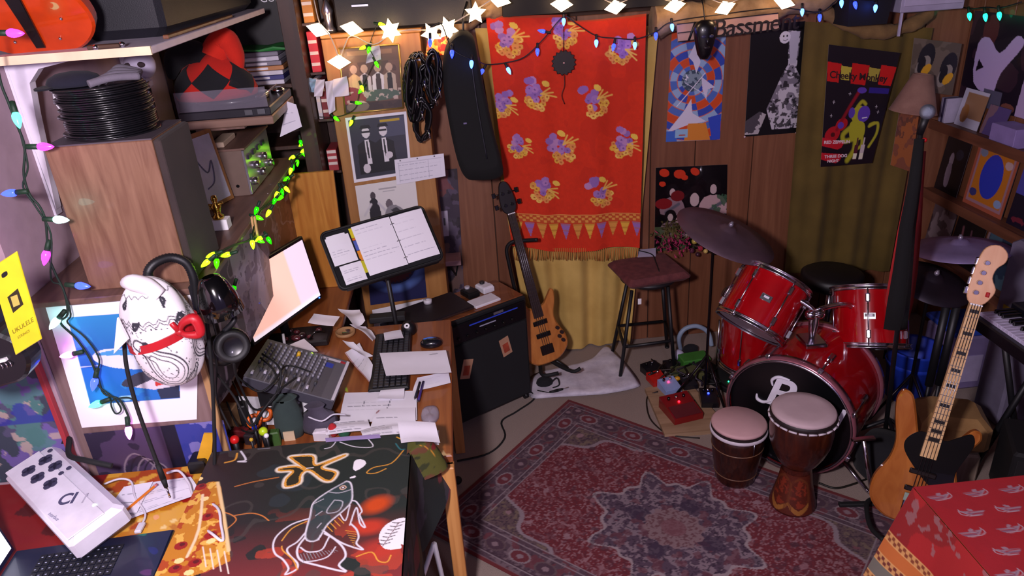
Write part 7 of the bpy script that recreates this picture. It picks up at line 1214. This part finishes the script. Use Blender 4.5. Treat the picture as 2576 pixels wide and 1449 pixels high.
pedal(1782, 1010, .09, .12, .05, -10, '#0c0c12', 'black pedal beside the large red pedal', 3, '#2030ff'); pedal(1730, 968, .08, .10, .045, 5, '#14141c', 'black pedal with chrome knobs between the blue pedal and the wah', 2); pedal(1640, 938, .10, .10, .05, 20, '#121016', 'dark pedal on the carpet behind the board', 2, None, None, .001); pedal(1690, 930, .08, .09, .045, 8, '#1a1418', 'dark pedal with a yellow knob cap behind the board', 1, None, None, .001)
wh = Z(1800, 962, .002); wt = T('wah_pedal', 'long black wah pedal with red and green lights by the bass drum', 'pedal', wh); wm = yawm(wh, 30); MB(wm).box((-.045, -.12, 0), (.045, .12, .035), .006).obj('base', BLACK, wt); MB(wm).loft([[(-.04, -.115, .045), (.04, -.115, .045), (.04, .115, .085), (-.04, .115, .085)], [(-.04, -.115, .055), (.04, -.115, .055), (.04, .115, .095), (-.04, .115, .095)]], True).obj('treadle', RUBBER, wt); MB(wm).cyl((-.03, 0, .035), (-.03, 0, .068), .008).obj('pivot', STEEL, wt); MB(wm).ball((.0, -.118, .03), .009, sc=(1.6, 1, 1)).obj('red_light', EMIT('#ff2018', 9), wt); MB(wm).ball((-.012, -.10, .06), .004).obj('green_light', EMIT('#20ff90', 8), wt)
p = Z(1745, 915, .001); gx = T('green_box', 'green electronics box in the cable tangle', 'box', p); MB(yawm(p, 6)).box((-.085, -.05, 0), (.085, .05, .055), .005).obj('case', M('#3a7a2c', .5), gx); MB(yawm(p, 6)).box((-.06, -.0515, .012), (.05, -.0495, .04)).obj('label', M('#2a4a24', .5), gx)
p = Z(1728, 948, .001); MB(yawm(p, -5)).box((-.09, -.05, 0), (.09, .05, .05), .006).obj('olive_bag', FABRIC('#3c3e20', '#55562c'), label='olive fabric cable bag in front of the green box', cat='bag')
MB().ball(Z(1704, 952, .055), .014, sc=(1.3, 1, .9)).cyl(Z(1704, 952, .0), Z(1704, 952, .05), .006).obj('yellow_knob_cap', M('#c8901c', .4), label='yellow knob cap standing in the cable tangle', cat='cap')
MB().ball(Z(1707, 893, .035), .034).obj('white_ball', M('#b8b4cc', .6), label='white ball lying behind the cable tangle', cat='ball')
MB().tube([Z(1712, 880, .01), Y(1708, 850, 3.85), Y(1722, 828, 3.85), Y(1750, 820, 3.85), Y(1775, 830, 3.85), Y(1785, 845, 3.84), Y(1790, 870, 3.82)], .014, 10, res=6).obj('plastic_hose', M('#8a9ab0', .5), label='pale blue plastic hose arching against the wall base', cat='hose')
MB().ball(Z(1737, 878, .035), .04, sc=(1.2, .8, .8)).obj('dark_cloth_lump', CLOTHB, label='dark cloth lump beside the pale blue hose', cat='cloth')
rn = random.Random(12)
for k, (lb, c) in enumerate((('thick black', '#0c0a0c'), ('dull brown', '#2a1c16'), ('dark green', '#1c2a18'), ('slate grey', '#3a3640'), ('jet black thin', '#08080a'), ('dusty violet', '#2c2434'), ('charcoal', '#18161a'))):
    cable('tangled_cable', [Z(1650 + 22 * k + rn.uniform(-18, 30), 965 - 10 * j + rn.uniform(-6, 6), .06 * math.sin(j * .55) + .008 + .004 * k) for j in range(8)], .005, '%s cable in the tangle behind the pedal board' % lb, M(c, .5))
cable('instrument_lead', [Z(1655, 985, .03), Z(1628, 1000, .008), Z(1632, 1045, .006), Z(1655, 1075, .006), Z(1690, 1095, .006), Z(1760, 1102, .006)], .004, 'thin brown lead curving around the pedal board onto the rug', M('#1c120e', .6))
cable('foot_lead', [Z(2060, 1215, .006), Z(2100, 1228, .006), Z(2140, 1220, .006), Z(2180, 1205, .006)], .005, 'black lead curving behind the djembe to the bass stand', M('#141008', .6))
cable('guitar_lead', [Z(1352, 982, .024), Z(1380, 988, .024), Z(1395, 984, .026)], .004, 'short black guitar lead lying on the white towel', RUBBER, plug=True)
# ================================================================== RIGHT FOREGROUND
B2, T2 = V((1.635, 2.17, .135)), V((1.94, 2.43, 1.175))
LAM = WOOD('#94501e', '#ac682e', .3, 2, 6, .4, 8)
b2_, m2, s2 = bass('bass_guitar', 'jazz style natural bass guitar with maple neck and black pickguard on a stand', B2, T2, (-.42, -.9, .25), LAM, WOOD('#c49a68', '#d6b080', .35, 2, 8, .3, 10), M('#16100e', .4), WOOD('#d09c74', '#dcae88', .35, 2, 6, .3), 2, 1)
pg = sm2([(-.035, .40), (.04, .385), (.08, .41), (.125, .44), (.145, .40), (.128, .33), (.112, .27), (.115, .21), (.08, .17), (.03, .19), (-.03, .24), (-.085, .30), (-.095, .345), (-.07, .385)], 4); MB(m2).prism([(a * s2, b * s2) for a, b in pg], .004, .007, .001).obj('pickguard', M('#08080a', .3, coat=.3), b2_)
for yy in (.22, .145): MB(m2).box((-.05 * s2, yy * s2, .006), (.05 * s2, (yy + .022) * s2, .017), .004).obj('pickup', M('#1a1012', .4), b2_)
MB(m2).box((-.04 * s2, .055 * s2, .004), (.04 * s2, .11 * s2, .016), .003).obj('bridge', CHROME, b2_); MB(m2).box((-.042 * s2, .10 * s2, .008), (.042 * s2, .135 * s2, .020), .004).obj('foam_mute', M('#8a9a90', .8), b2_)
MB(m2).box((.10 * s2, .06 * s2, .004), (.125 * s2, .17 * s2, .007), .002).obj('control_plate', CHROME, b2_)
for k in range(3): MB(m2).cyl((.112 * s2, (.075 + .035 * k) * s2, .007), (.112 * s2, (.075 + .035 * k) * s2, .022), .010, .009, 14).obj('knob', CHROME, b2_)
MB(m2).box((.022 * s2, .985 * s2, .004), (.036 * s2, 1.005 * s2, .012), .003).obj('string_tree', M('#a01414', .4), b2_)
gs2 = T('tripod_guitar_stand', 'black and chrome guitar stand in front of the bass drum', 'stand', V((1.66, 2.42, 0))); u0 = V((1.655, 2.425, .012)); MB().tube([u0, Z(2172, 1105, .36)], .009, 10).obj('chrome_tube', CHROME, gs2); tpz = Z(2172, 1105, .36); MB().box(tpz + V((-.05, -.01, -.006)), tpz + V((.05, .012, .008)), .003).obj('top_yoke', HOOP, gs2)
MB(yawm(u0, -6)).box((-.15, -.012, -.010), (.17, .012, .012), .004).obj('foot_bar', RUBBER, gs2); MB().tube([u0, V((1.74, 2.28, .05)), V((1.70, 2.10, .075)), V((1.60, 2.06, .10))], .010, 8, res=4).obj('cradle_arm', RUBBER, gs2); MB().tube([u0 + V((0, 0, .03)), V((1.58, 2.36, .08)), V((1.52, 2.22, .09)), V((1.52, 2.12, .11))], .010, 8, res=4).obj('cradle_arm', RUBBER, gs2)
p = Z(2165, 1215, .0); MB().lathe([(.10, 0), (.125, .03), (.12, .12), (.085, .19), (.001, .21)], p + V((.13, .06, 0)), n=24).obj('black_gear_bag', CLOTHB, label='round black gear bag on the carpet between bass drum and bass guitar', cat='bag')
# microphone stand with scarf
mc = T('microphone_stand', 'tall black microphone stand draped with a black and red scarf', 'microphone stand', V((1.888, 2.74, 0))); mbs = V((1.868, 2.74, 0)); mt_ = Y(2318, 312, 2.76)
MB().cyl(mbs + V((0, 0, .05)), mt_, .0105, n=12).obj('pole', BLACK, mc)
for k in range(3): a = 2.09 * k + .5; MB().cyl(mbs + V((0, 0, .22)), mbs + V((.26 * math.cos(a), .26 * math.sin(a), .012)), .009).obj('leg', BLACK, mc)
mi = T('microphone', 'silver ball microphone clipped on the draped stand', 'microphone', mt_); MB().cyl(mt_ + V((0, 0, -.04)), mt_ + V((.005, -.012, .03)), .013, .016, 14).obj('handle', BLACK, mi); MB().ball(mt_ + V((.006, -.016, .05)), .029, 16, 12).obj('grille', M('#9aa4b8', .35, .8, bump=.8, bscale=900), mi)
def drape(name, pts, mat, parent, thick=.012):
    mb = MB(); rings = []
    for l, r_ in pts: rings.append([l, l.lerp(r_, .5) + V((0, -thick, 0)), r_, l.lerp(r_, .5) + V((0, thick, 0))])
    mb.loft(rings, True, True, True); return mb.obj(name, mat, parent)
sf = T('scarf', 'long black scarf with a red lining hung over the microphone stand', 'scarf', Y(2260, 825, 2.72))
drape('black_side', [(Y(a, y_, 2.72), Y(b, y_, 2.72)) for a, b, y_ in ((2300, 2326, 350), (2284, 2318, 460), (2262, 2304, 570), (2246, 2296, 680), (2232, 2290, 760), (2222, 2282, 828))], M('#050507', .95), sf, .016)
drape('red_lining', [(Y(a, y_, 2.745), Y(b, y_, 2.745)) for a, b, y_ in ((2300, 2330, 380), (2284, 2324, 460), (2258, 2318, 580), (2238, 2308, 690), (2226, 2298, 760), (2240, 2286, 806))], FABRIC('#a00c10', '#c01418'), sf, .008)
MB().ball(Y(2326, 352, 2.73), .010).obj('red_bead', M('#a01818', .4), sf)
# digital piano
dp = T('digital_piano', 'black digital piano at the side of the room behind the tan cushion', 'piano', (2.36, 2.5, 0)); PZ = .75
MB().box((2.17, 1.75, PZ - .075), (2.52, 2.74, PZ - .015), .006).obj('case', M('#0a0a12', .4), dp); MB().box((2.335, 1.75, PZ - .015), (2.52, 2.74, PZ + .035), .006).obj('control_deck', M('#0c0c16', .4), dp); WK = M('#c4bcd8', .35)
me = MB().box((0, 0, 0), (.135, .0222, .018), .002).mesh('white_key', WK); mk2 = MB().box((0, 0, 0), (.085, .012, .03), .002).mesh('black_key', BLACKG)
for k in range(42):
    y_ = 1.765 + k * .0231; inst('white_key', me, Matrix.Translation(V((2.195, y_, PZ - .016))), dp)
    if k % 7 in (0, 1, 3, 4, 5): inst('black_key', mk2, Matrix.Translation(V((2.245, y_ + .0165, PZ - .01))), dp)
for yy in (1.9, 2.6): MB().tube([(2.24, yy, .02), (2.46, yy, PZ - .075)], .014, 8).obj('stand_leg', BLACK, dp); MB().tube([(2.46, yy + .02, .02), (2.24, yy + .02, PZ - .075)], .014, 8).obj('stand_leg', BLACK, dp)
ds = T('studio_monitor', 'grey white speaker monitor standing behind the piano', 'speaker', V((2.62, 2.9, 0))); MB().box((2.52, 2.86, .0), (2.69, 3.05, .95), .02).obj('cabinet', M('#6a6478', .6), ds); MB().box((2.518, 2.90, .60), (2.521, 3.0, .63)).obj('yellow_label', M('#a89020', .5), ds)
# tan cushion stool, black amplifier, buckets
cu = T('tan_hassock', 'tan cushioned hassock standing behind the jazz style bass', 'stool', (2.09, 2.62, 0)); MB(yawm((2.08, 2.62, 0), -20)).box((-.14, -.12, .16), (.14, .12, .34), .04).obj('cushion', FABRIC('#7a5830', '#947042', .9, 260, .5, 10), cu); MB(yawm((2.08, 2.62, 0), -20)).box((-.12, -.10, 0), (.12, .10, .16), .01).obj('base', WOOD('#8a7868', '#a89484', .6), cu)
bb = T('practice_amplifier', 'black practice amplifier with a yellow logo arc under the piano', 'amplifier', (2.42, 2.25, 0)); MB(yawm((2.33, 2.33, 0), -28)).box((-.16, -.13, 0), (.2, .15, .33), .012).obj('cabinet', M('#0c0a0e', .7), bb); MB(yawm((2.33, 2.33, 0), -28)).box((-.14, -.134, .03), (.18, -.129, .30)).obj('grille', FABRIC('#100c10', '#181418'), bb); MB(yawm((2.33, 2.33, 0), -28)).tube([(-.02, -.137, .24), (.02, -.137, .225), (.06, -.137, .235)], .005, 6, res=5).obj('logo_arc', M('#a88820', .4), bb)
bu_ = V((2.27, 3.22, 0)); bk_ = T('blue_bucket', 'blue plastic bucket standing behind the microphone stand', 'bucket', bu_); MB().lathe([(.11, 0), (.13, .28), (.138, .29), (.135, .3), (.12, .29), (.10, .02), (.001, .015)], bu_, n=30).obj('tub', M('#1c38a8', .4), bk_); MB().lathe([(.132, .2), (.136, .21), (.132, .22)], bu_, n=30, cap=False).obj('rib', M('#1c38a8', .4), bk_)
bx_ = T('storage_tub', 'lavender storage tub with a blue lid behind the jazz style bass', 'box', (2.55, 3.35, 0)); MB().box((2.46, 3.2, 0), (2.68, 3.44, .34), .02).obj('tub', M('#7a6c98', .5), bx_); MB().box((2.45, 3.19, .34), (2.69, 3.45, .37), .008).obj('lid', M('#2844a8', .45), bx_); MB().box((2.49, 3.195, .06), (2.64, 3.201, .22)).obj('white_label', M('#a89cc0', .6), bx_)
for k in range(2): p = V((2.12 + .05 * k, 2.86, 0)); MB().cyl(p + V((0, 0, .3)), p + V((.02, .02, .72)), .018, n=12).cyl(p, p + V((0, 0, .3)), .009, n=8).obj('drum_stick_tube', BLACK, label='black stand tube with a %s end beside the bass neck' % ('yellow', 'white')[k], cat='tube')
# red table with printed cloth
TC = Z(2298, 1226, .72); tb = T('red_clothed_table', 'table under a red cloth printed with silver sprigs in the near corner', 'table', V((1.75, 1.2, 0))); TX0, TY1, TZ_ = TC.x, TC.y, .72
MB().box((TX0 + .006, .75, TZ_ - .03), (2.12, TY1 - .006, TZ_ - .004), .003).obj('table_top', DW, tb)
for p in ((TX0 + .03, .8), (2.05, .8), (TX0 + .03, TY1 - .08), (2.05, TY1 - .08)): MB().box((*p, 0), (p[0] + .045, p[1] + .045, TZ_ - .03)).obj('leg', DWL, tb)
cl_ = T('red_tablecloth', 'red cotton tablecloth printed with silver sprigs and striped border', 'tablecloth', V((1.75, 1.2, TZ_))); def_ = None
cv = CV(.82, 1.0, .0032, '#9c1822'); cv.grain(40, .08); cv.mix(cv.noise(4, 3) > .58, '#a0161e', .6)
def sprig(cv, x, y, s, fl):
    for k in range(5):
        a = -.35 + .22 * k; cv.line([(x - .034 * s * fl, y - .006 * s), (x - .01 * s * fl, y - .002 + .004 * k * s), (x + (.034 - .004 * k) * s * fl, y + (.018 * math.sin(a) + .006) * s)], .0030, ['#8a7686', '#a8949e', '#74607a'][k % 3], 3, .8)
    cv.ell(x - .004 * fl, y - .008, .008 * s, .005 * s, '#9a8492', 25 * fl, .8)
    cv.line([(x - .034 * s * fl, y - .012 * s), (x - .038 * s * fl, y + .004 * s), (x - .02 * s * fl, y + .014 * s), (x + .01 * s * fl, y + .016 * s)], .0030, '#b4a0aa', 4, .85)
for r_ in range(13):
    for k in range(8): sprig(cv, .05 + k * .115 + (.057 if r_ % 2 else 0), .05 + r_ * .078, 1.05, 1 if r_ % 2 else -1)
gridmesh('top_cloth', cv, lambda x, y: (TX0 + x, TY1 - y, TZ_ + .001 + 0 * x), PRINT(.85, .2), cl_)
cv = CV(1.0, .52, .004, '#9c1a1c'); cv.mix(cv.noise(6, 5) > .55, '#7c1416', .8); cv.mix(cv.noise(25, 8) > .68, '#8a6a6c', .6)
for y0, y1, c in ((.175, .20, '#7a3a20'), (.20, .25, '#b8642c'), (.25, .28, '#6a2c24'), (.28, .335, '#6a665c'), (.335, .36, '#7a4a2c')): cv.rect(0, y0, 1, y1, c)
for y0 in (.187, .265, .347): cv.mix((np.abs(cv.y - y0) < .012) & (np.sin(cv.x * 260) * np.sin((cv.y - y0) * 260) > .0), '#d09a5c', .8); cv.mix(np.abs(np.abs(cv.y - y0) - .014) < .002, '#d09a5c')
gridmesh('side_drop', cv, lambda x, y: (TX0 - .002 - y * (.16 + .10 * np.clip(1 - x / .18, 0, 1)) - .018 * (y / .52) * np.sin(x * 20 + 1), TY1 - x + .02 * y * np.clip(1 - x / .15, 0, 1), TZ_ - y), PRINT(.85, .2), cl_, label='red side fall with brown and grey striped border')
cv = CV(.82, .35, .008, '#8a1618'); gridmesh('back_drop', cv, lambda x, y: (TX0 + x, TY1 + .002 + y * .06 + .012 * (y / .35) * np.sin(x * 24), TZ_ - y), PRINT(.85, .2), cl_)
# ================================================================== STRING LIGHTS
GB = [bulb_mesh(EMIT('#38ff00', 2.2), .95), bulb_mesh(EMIT('#a0ff10', 5), .95), bulb_mesh(EMIT('#18c800', 1.1), .95)]; GS = sock_mesh(.95)
gl = T('green_string_lights', 'string of green bulbs along the hutch shelf edge', 'string lights', V((HX + .07, 2.9, HZ))); rn = random.Random(9)
gb_ = [(790, 352), (783, 338), (797, 345), (800, 360), (812, 318), (770, 375), (778, 382), (788, 378), (742, 392), (748, 402), (735, 412), (733, 422), (728, 446), (706, 474), (700, 482), (712, 492), (694, 498), (680, 528), (642, 545), (648, 520), (660, 596), (645, 602), (672, 596), (634, 604), (543, 638), (527, 654), (580, 638), (545, 650), (590, 718), (716, 470), (760, 378), (755, 352), (765, 358)]
for k, (a, b) in enumerate(gb_): put_bulb(gl, GB[(k * 5) % 3 if k not in (24, 25) else 1], GS, X(a, b, HX + .078 + .012 * (k % 3)), dirpx(None, rn.uniform(-.9, .9), rn.uniform(.2, 1)))
for s_ in (0, 6): MB().tube([X(a + s_, b, HX + .074) for a, b in ((810, 325), (795, 350), (775, 378), (745, 398), (732, 430), (725, 450), (705, 480), (685, 505), (650, 530), (640, 560), (630, 600), (590, 615), (560, 630), (535, 655))], .003, 6, res=5).obj('cord', M('#0e2416', .6), gl)
gl2 = T('green_string_lights', 'string of small green bulbs looping over the framed album on the cabinet', 'string lights', V((-.5, 3.77, 1.6)))
for k, (a, b) in enumerate(((840, 294), (886, 302), (893, 258), (908, 215), (912, 222), (920, 117), (944, 155), (952, 60), (930, 118))): put_bulb(gl2, GB[k % 2], GS, Y(a, b, 3.745), dirpx(None, rn.uniform(-.9, .9), rn.uniform(.0, 1)))
MB().tube([Y(a, b, 3.75) for a, b in ((800, 294), (840, 294), (868, 288), (895, 270), (905, 230), (930, 180), (942, 150), (930, 118), (945, 70), (955, 55))], .002, 6, res=5).obj('cord', M('#101810', .6), gl2)
TB = [bulb_mesh(EMIT('#20ffb0', 2.5), 1.2)]; gl3 = T('teal_string_lights', 'three teal bulbs hanging high over the performers poster', 'string lights', V((2.7, 3.9, 1.8)))
for a, b in ((2438, 32), (2478, 34), (2513, 30)): put_bulb(gl3, TB[0], SK, X(a, b, 2.72), dirpx(None, .1, 1))
MB().tube([X(a, b, 2.72) for a, b in ((2400, 12), (2440, 22), (2480, 18), (2515, 20), (2570, 5))], .003, 6, res=4).obj('cord', M('#101820', .6), gl3)
BB = [bulb_mesh(EMIT('#2030ff', 5), 1.1), bulb_mesh(EMIT('#3868ff', 9), 1.1)]; BS = sock_mesh(1.1, '#0c0c18'); bl2 = T('blue_string_lights', 'string of blue bulbs swagged over the orange cloth and name sign', 'string lights', Y(1420, 150, 3.88)); 
bp_ = [(1137, 126, 0, 1), (1186, 152, 0, 1), (1216, 174, -.5, .8), (1276, 170, .4, .8), (1372, 80, -1, -.2), (1418, 46, 0, 1), (1352, 122, 0, 1), (1500, 100, 0, 1), (1545, 110, -.2, 1), (1597, 106, 0, 1), (1650, 82, 0, 1), (1690, 60, .1, 1), (2062, 36, 0, 1), (2117, 0, 0, 1), (2150, 4, .2, 1), (2203, 12, -.1, 1), (1082, 98, 0, 1), (2018, 22, 0, 1)]
for k, (a, b, c, d) in enumerate(bp_): put_bulb(bl2, BB[k % 2], BS, Y(a, b, 3.605 if a < 1200 else 3.87 if a < 2100 else 3.76), dirpx(None, c, d))
MB().tube([Y(a, b, yy) for a, b, yy in ((1082, 70, 3.66), (1110, 60, 3.66), (1137, 122, 3.61), (1186, 150, 3.61), (1205, 155, 3.72), (1225, 162, 3.86), (1270, 158, 3.88), (1320, 143, 3.88), (1370, 95, 3.88), (1418, 42, 3.9), (1450, 60, 3.88), (1500, 90, 3.88), (1550, 96, 3.88), (1600, 98, 3.88), (1650, 80, 3.88), (1690, 55, 3.87), (1800, 38, 3.86), (1960, 20, 3.86), (2062, 30, 3.86), (2117, -4, 3.77), (2203, 5, 3.76))], .0028, 6, res=5).obj('cord', M('#0c0c14', .6), bl2)
# star lights
def starmesh(n, r, ri, d, mat):
    mb = MB(); pts = [((r if k % 2 == 0 else ri) * math.sin(PI * k / n), (r if k % 2 == 0 else ri) * math.cos(PI * k / n)) for k in range(2 * n)]; vs = [(x, y, 0) for x, y in pts] + [(0, 0, d), (0, 0, -d)]; N = 2 * n
    mb.add(vs, [(k, (k + 1) % N, N) for k in range(N)] + [((k + 1) % N, k, N + 1) for k in range(N)]); return mb.mesh('star_shade', mat)
SE = EMIT('#ffcf9a', 13, '#ffffff'); s5 = starmesh(5, .052, .026, .022, SE); s6 = starmesh(6, .055, .03, .022, SE); s4 = starmesh(2, .056, .034, .022, SE)
sl_ = T('star_string_lights', 'string of warm glowing paper stars along the top of the cabinet and back wall', 'string lights', Y(1200, 40, 3.75)); SPX = [(800, 75, s4, 3.72, 75), (885, 72, s4, 3.74, 82), (982, 77, s6, 3.74, 10), (1085, 85, s5, 3.70, 30), (1126, 72, s6, 3.70, 20), (853, 156, s4, 3.70, 92), (1196, 33, s5, 3.72, 0), (1256, 0, s4, 3.74, 80), (1413, 11, s4, 3.80, 92), (1548, 18, s4, 3.80, 100), (1697, 15, s4, 3.80, 100), (1824, 20, s4, 3.80, 112), (1973, 6, s4, 3.80, 80)]
for k, (a, b, m_, yy, rt_) in enumerate(SPX):
    p = Y(a, b, yy); m4 = frame(p, -IY.cross(FWD) * -1, (0, 0, 1), (0.02, -1, .1)) @ Matrix.Rotation(math.radians(rt_), 4, 'Z'); o = inst('star_shade', m_, m4, sl_)
WCO = M('#c8b8a8', .6); MB().tube([Y(*p) for p in ((790, 0, 3.72), (805, 60, 3.72), (830, 90, 3.71), (850, 140, 3.7), (853, 156, 3.7))], .003, 6, res=4).obj('cord', WCO, sl_); MB().tube([Y(*p) for p in ((853, 156, 3.7), (865, 120, 3.72), (885, 90, 3.74), (940, 112, 3.74), (985, 85, 3.74), (1030, 75, 3.74), (1085, 75, 3.7), (1126, 65, 3.7), (1196, 25, 3.72), (1256, -10, 3.74), (1340, -25, 3.78), (1413, 2, 3.8), (1480, -18, 3.8), (1548, 8, 3.8), (1620, -15, 3.8), (1697, 4, 3.8), (1760, -12, 3.8), (1824, 8, 3.8), (1900, -15, 3.8), (1973, -4, 3.8))], .003, 6, res=4).obj('cord', WCO, sl_)

# white sandwich frame and tripod foot under the desk
wf_ = T('white_easel', 'white folding frame standing on the floor under the desk corner', 'easel', Z(1085, 1449, .35)); a_, b_, c_ = Y(1092, 1366, 1.98), Y(1058, 1470, 1.98), Y(1116, 1470, 1.98); a_.z += .0
for p_ in (b_, c_):
    e_ = a_ + (p_ - a_) * (a_.z / (a_.z - p_.z)); MB().tube([a_, e_ + V((0, 0, .01))], .009, 4).obj('frame_leg', WHITE, wf_)
m_ = a_ + (b_ - a_) * 2; n_2 = a_ + (c_ - a_) * 2; MB().tube([m_, n_2], .007, 4).obj('cross_bar', WHITE, wf_)
p_ = Z(1152, 1208, .03); MB().ball(p_, .02).cyl(p_ + V((-.10, .02, .12)), p_, .007).cyl(p_ + V((0, 0, -.02)), p_, .008).obj('floor_tripod', RUBBER, label='black rubber tripod foot beside the desk leg', cat='stand')
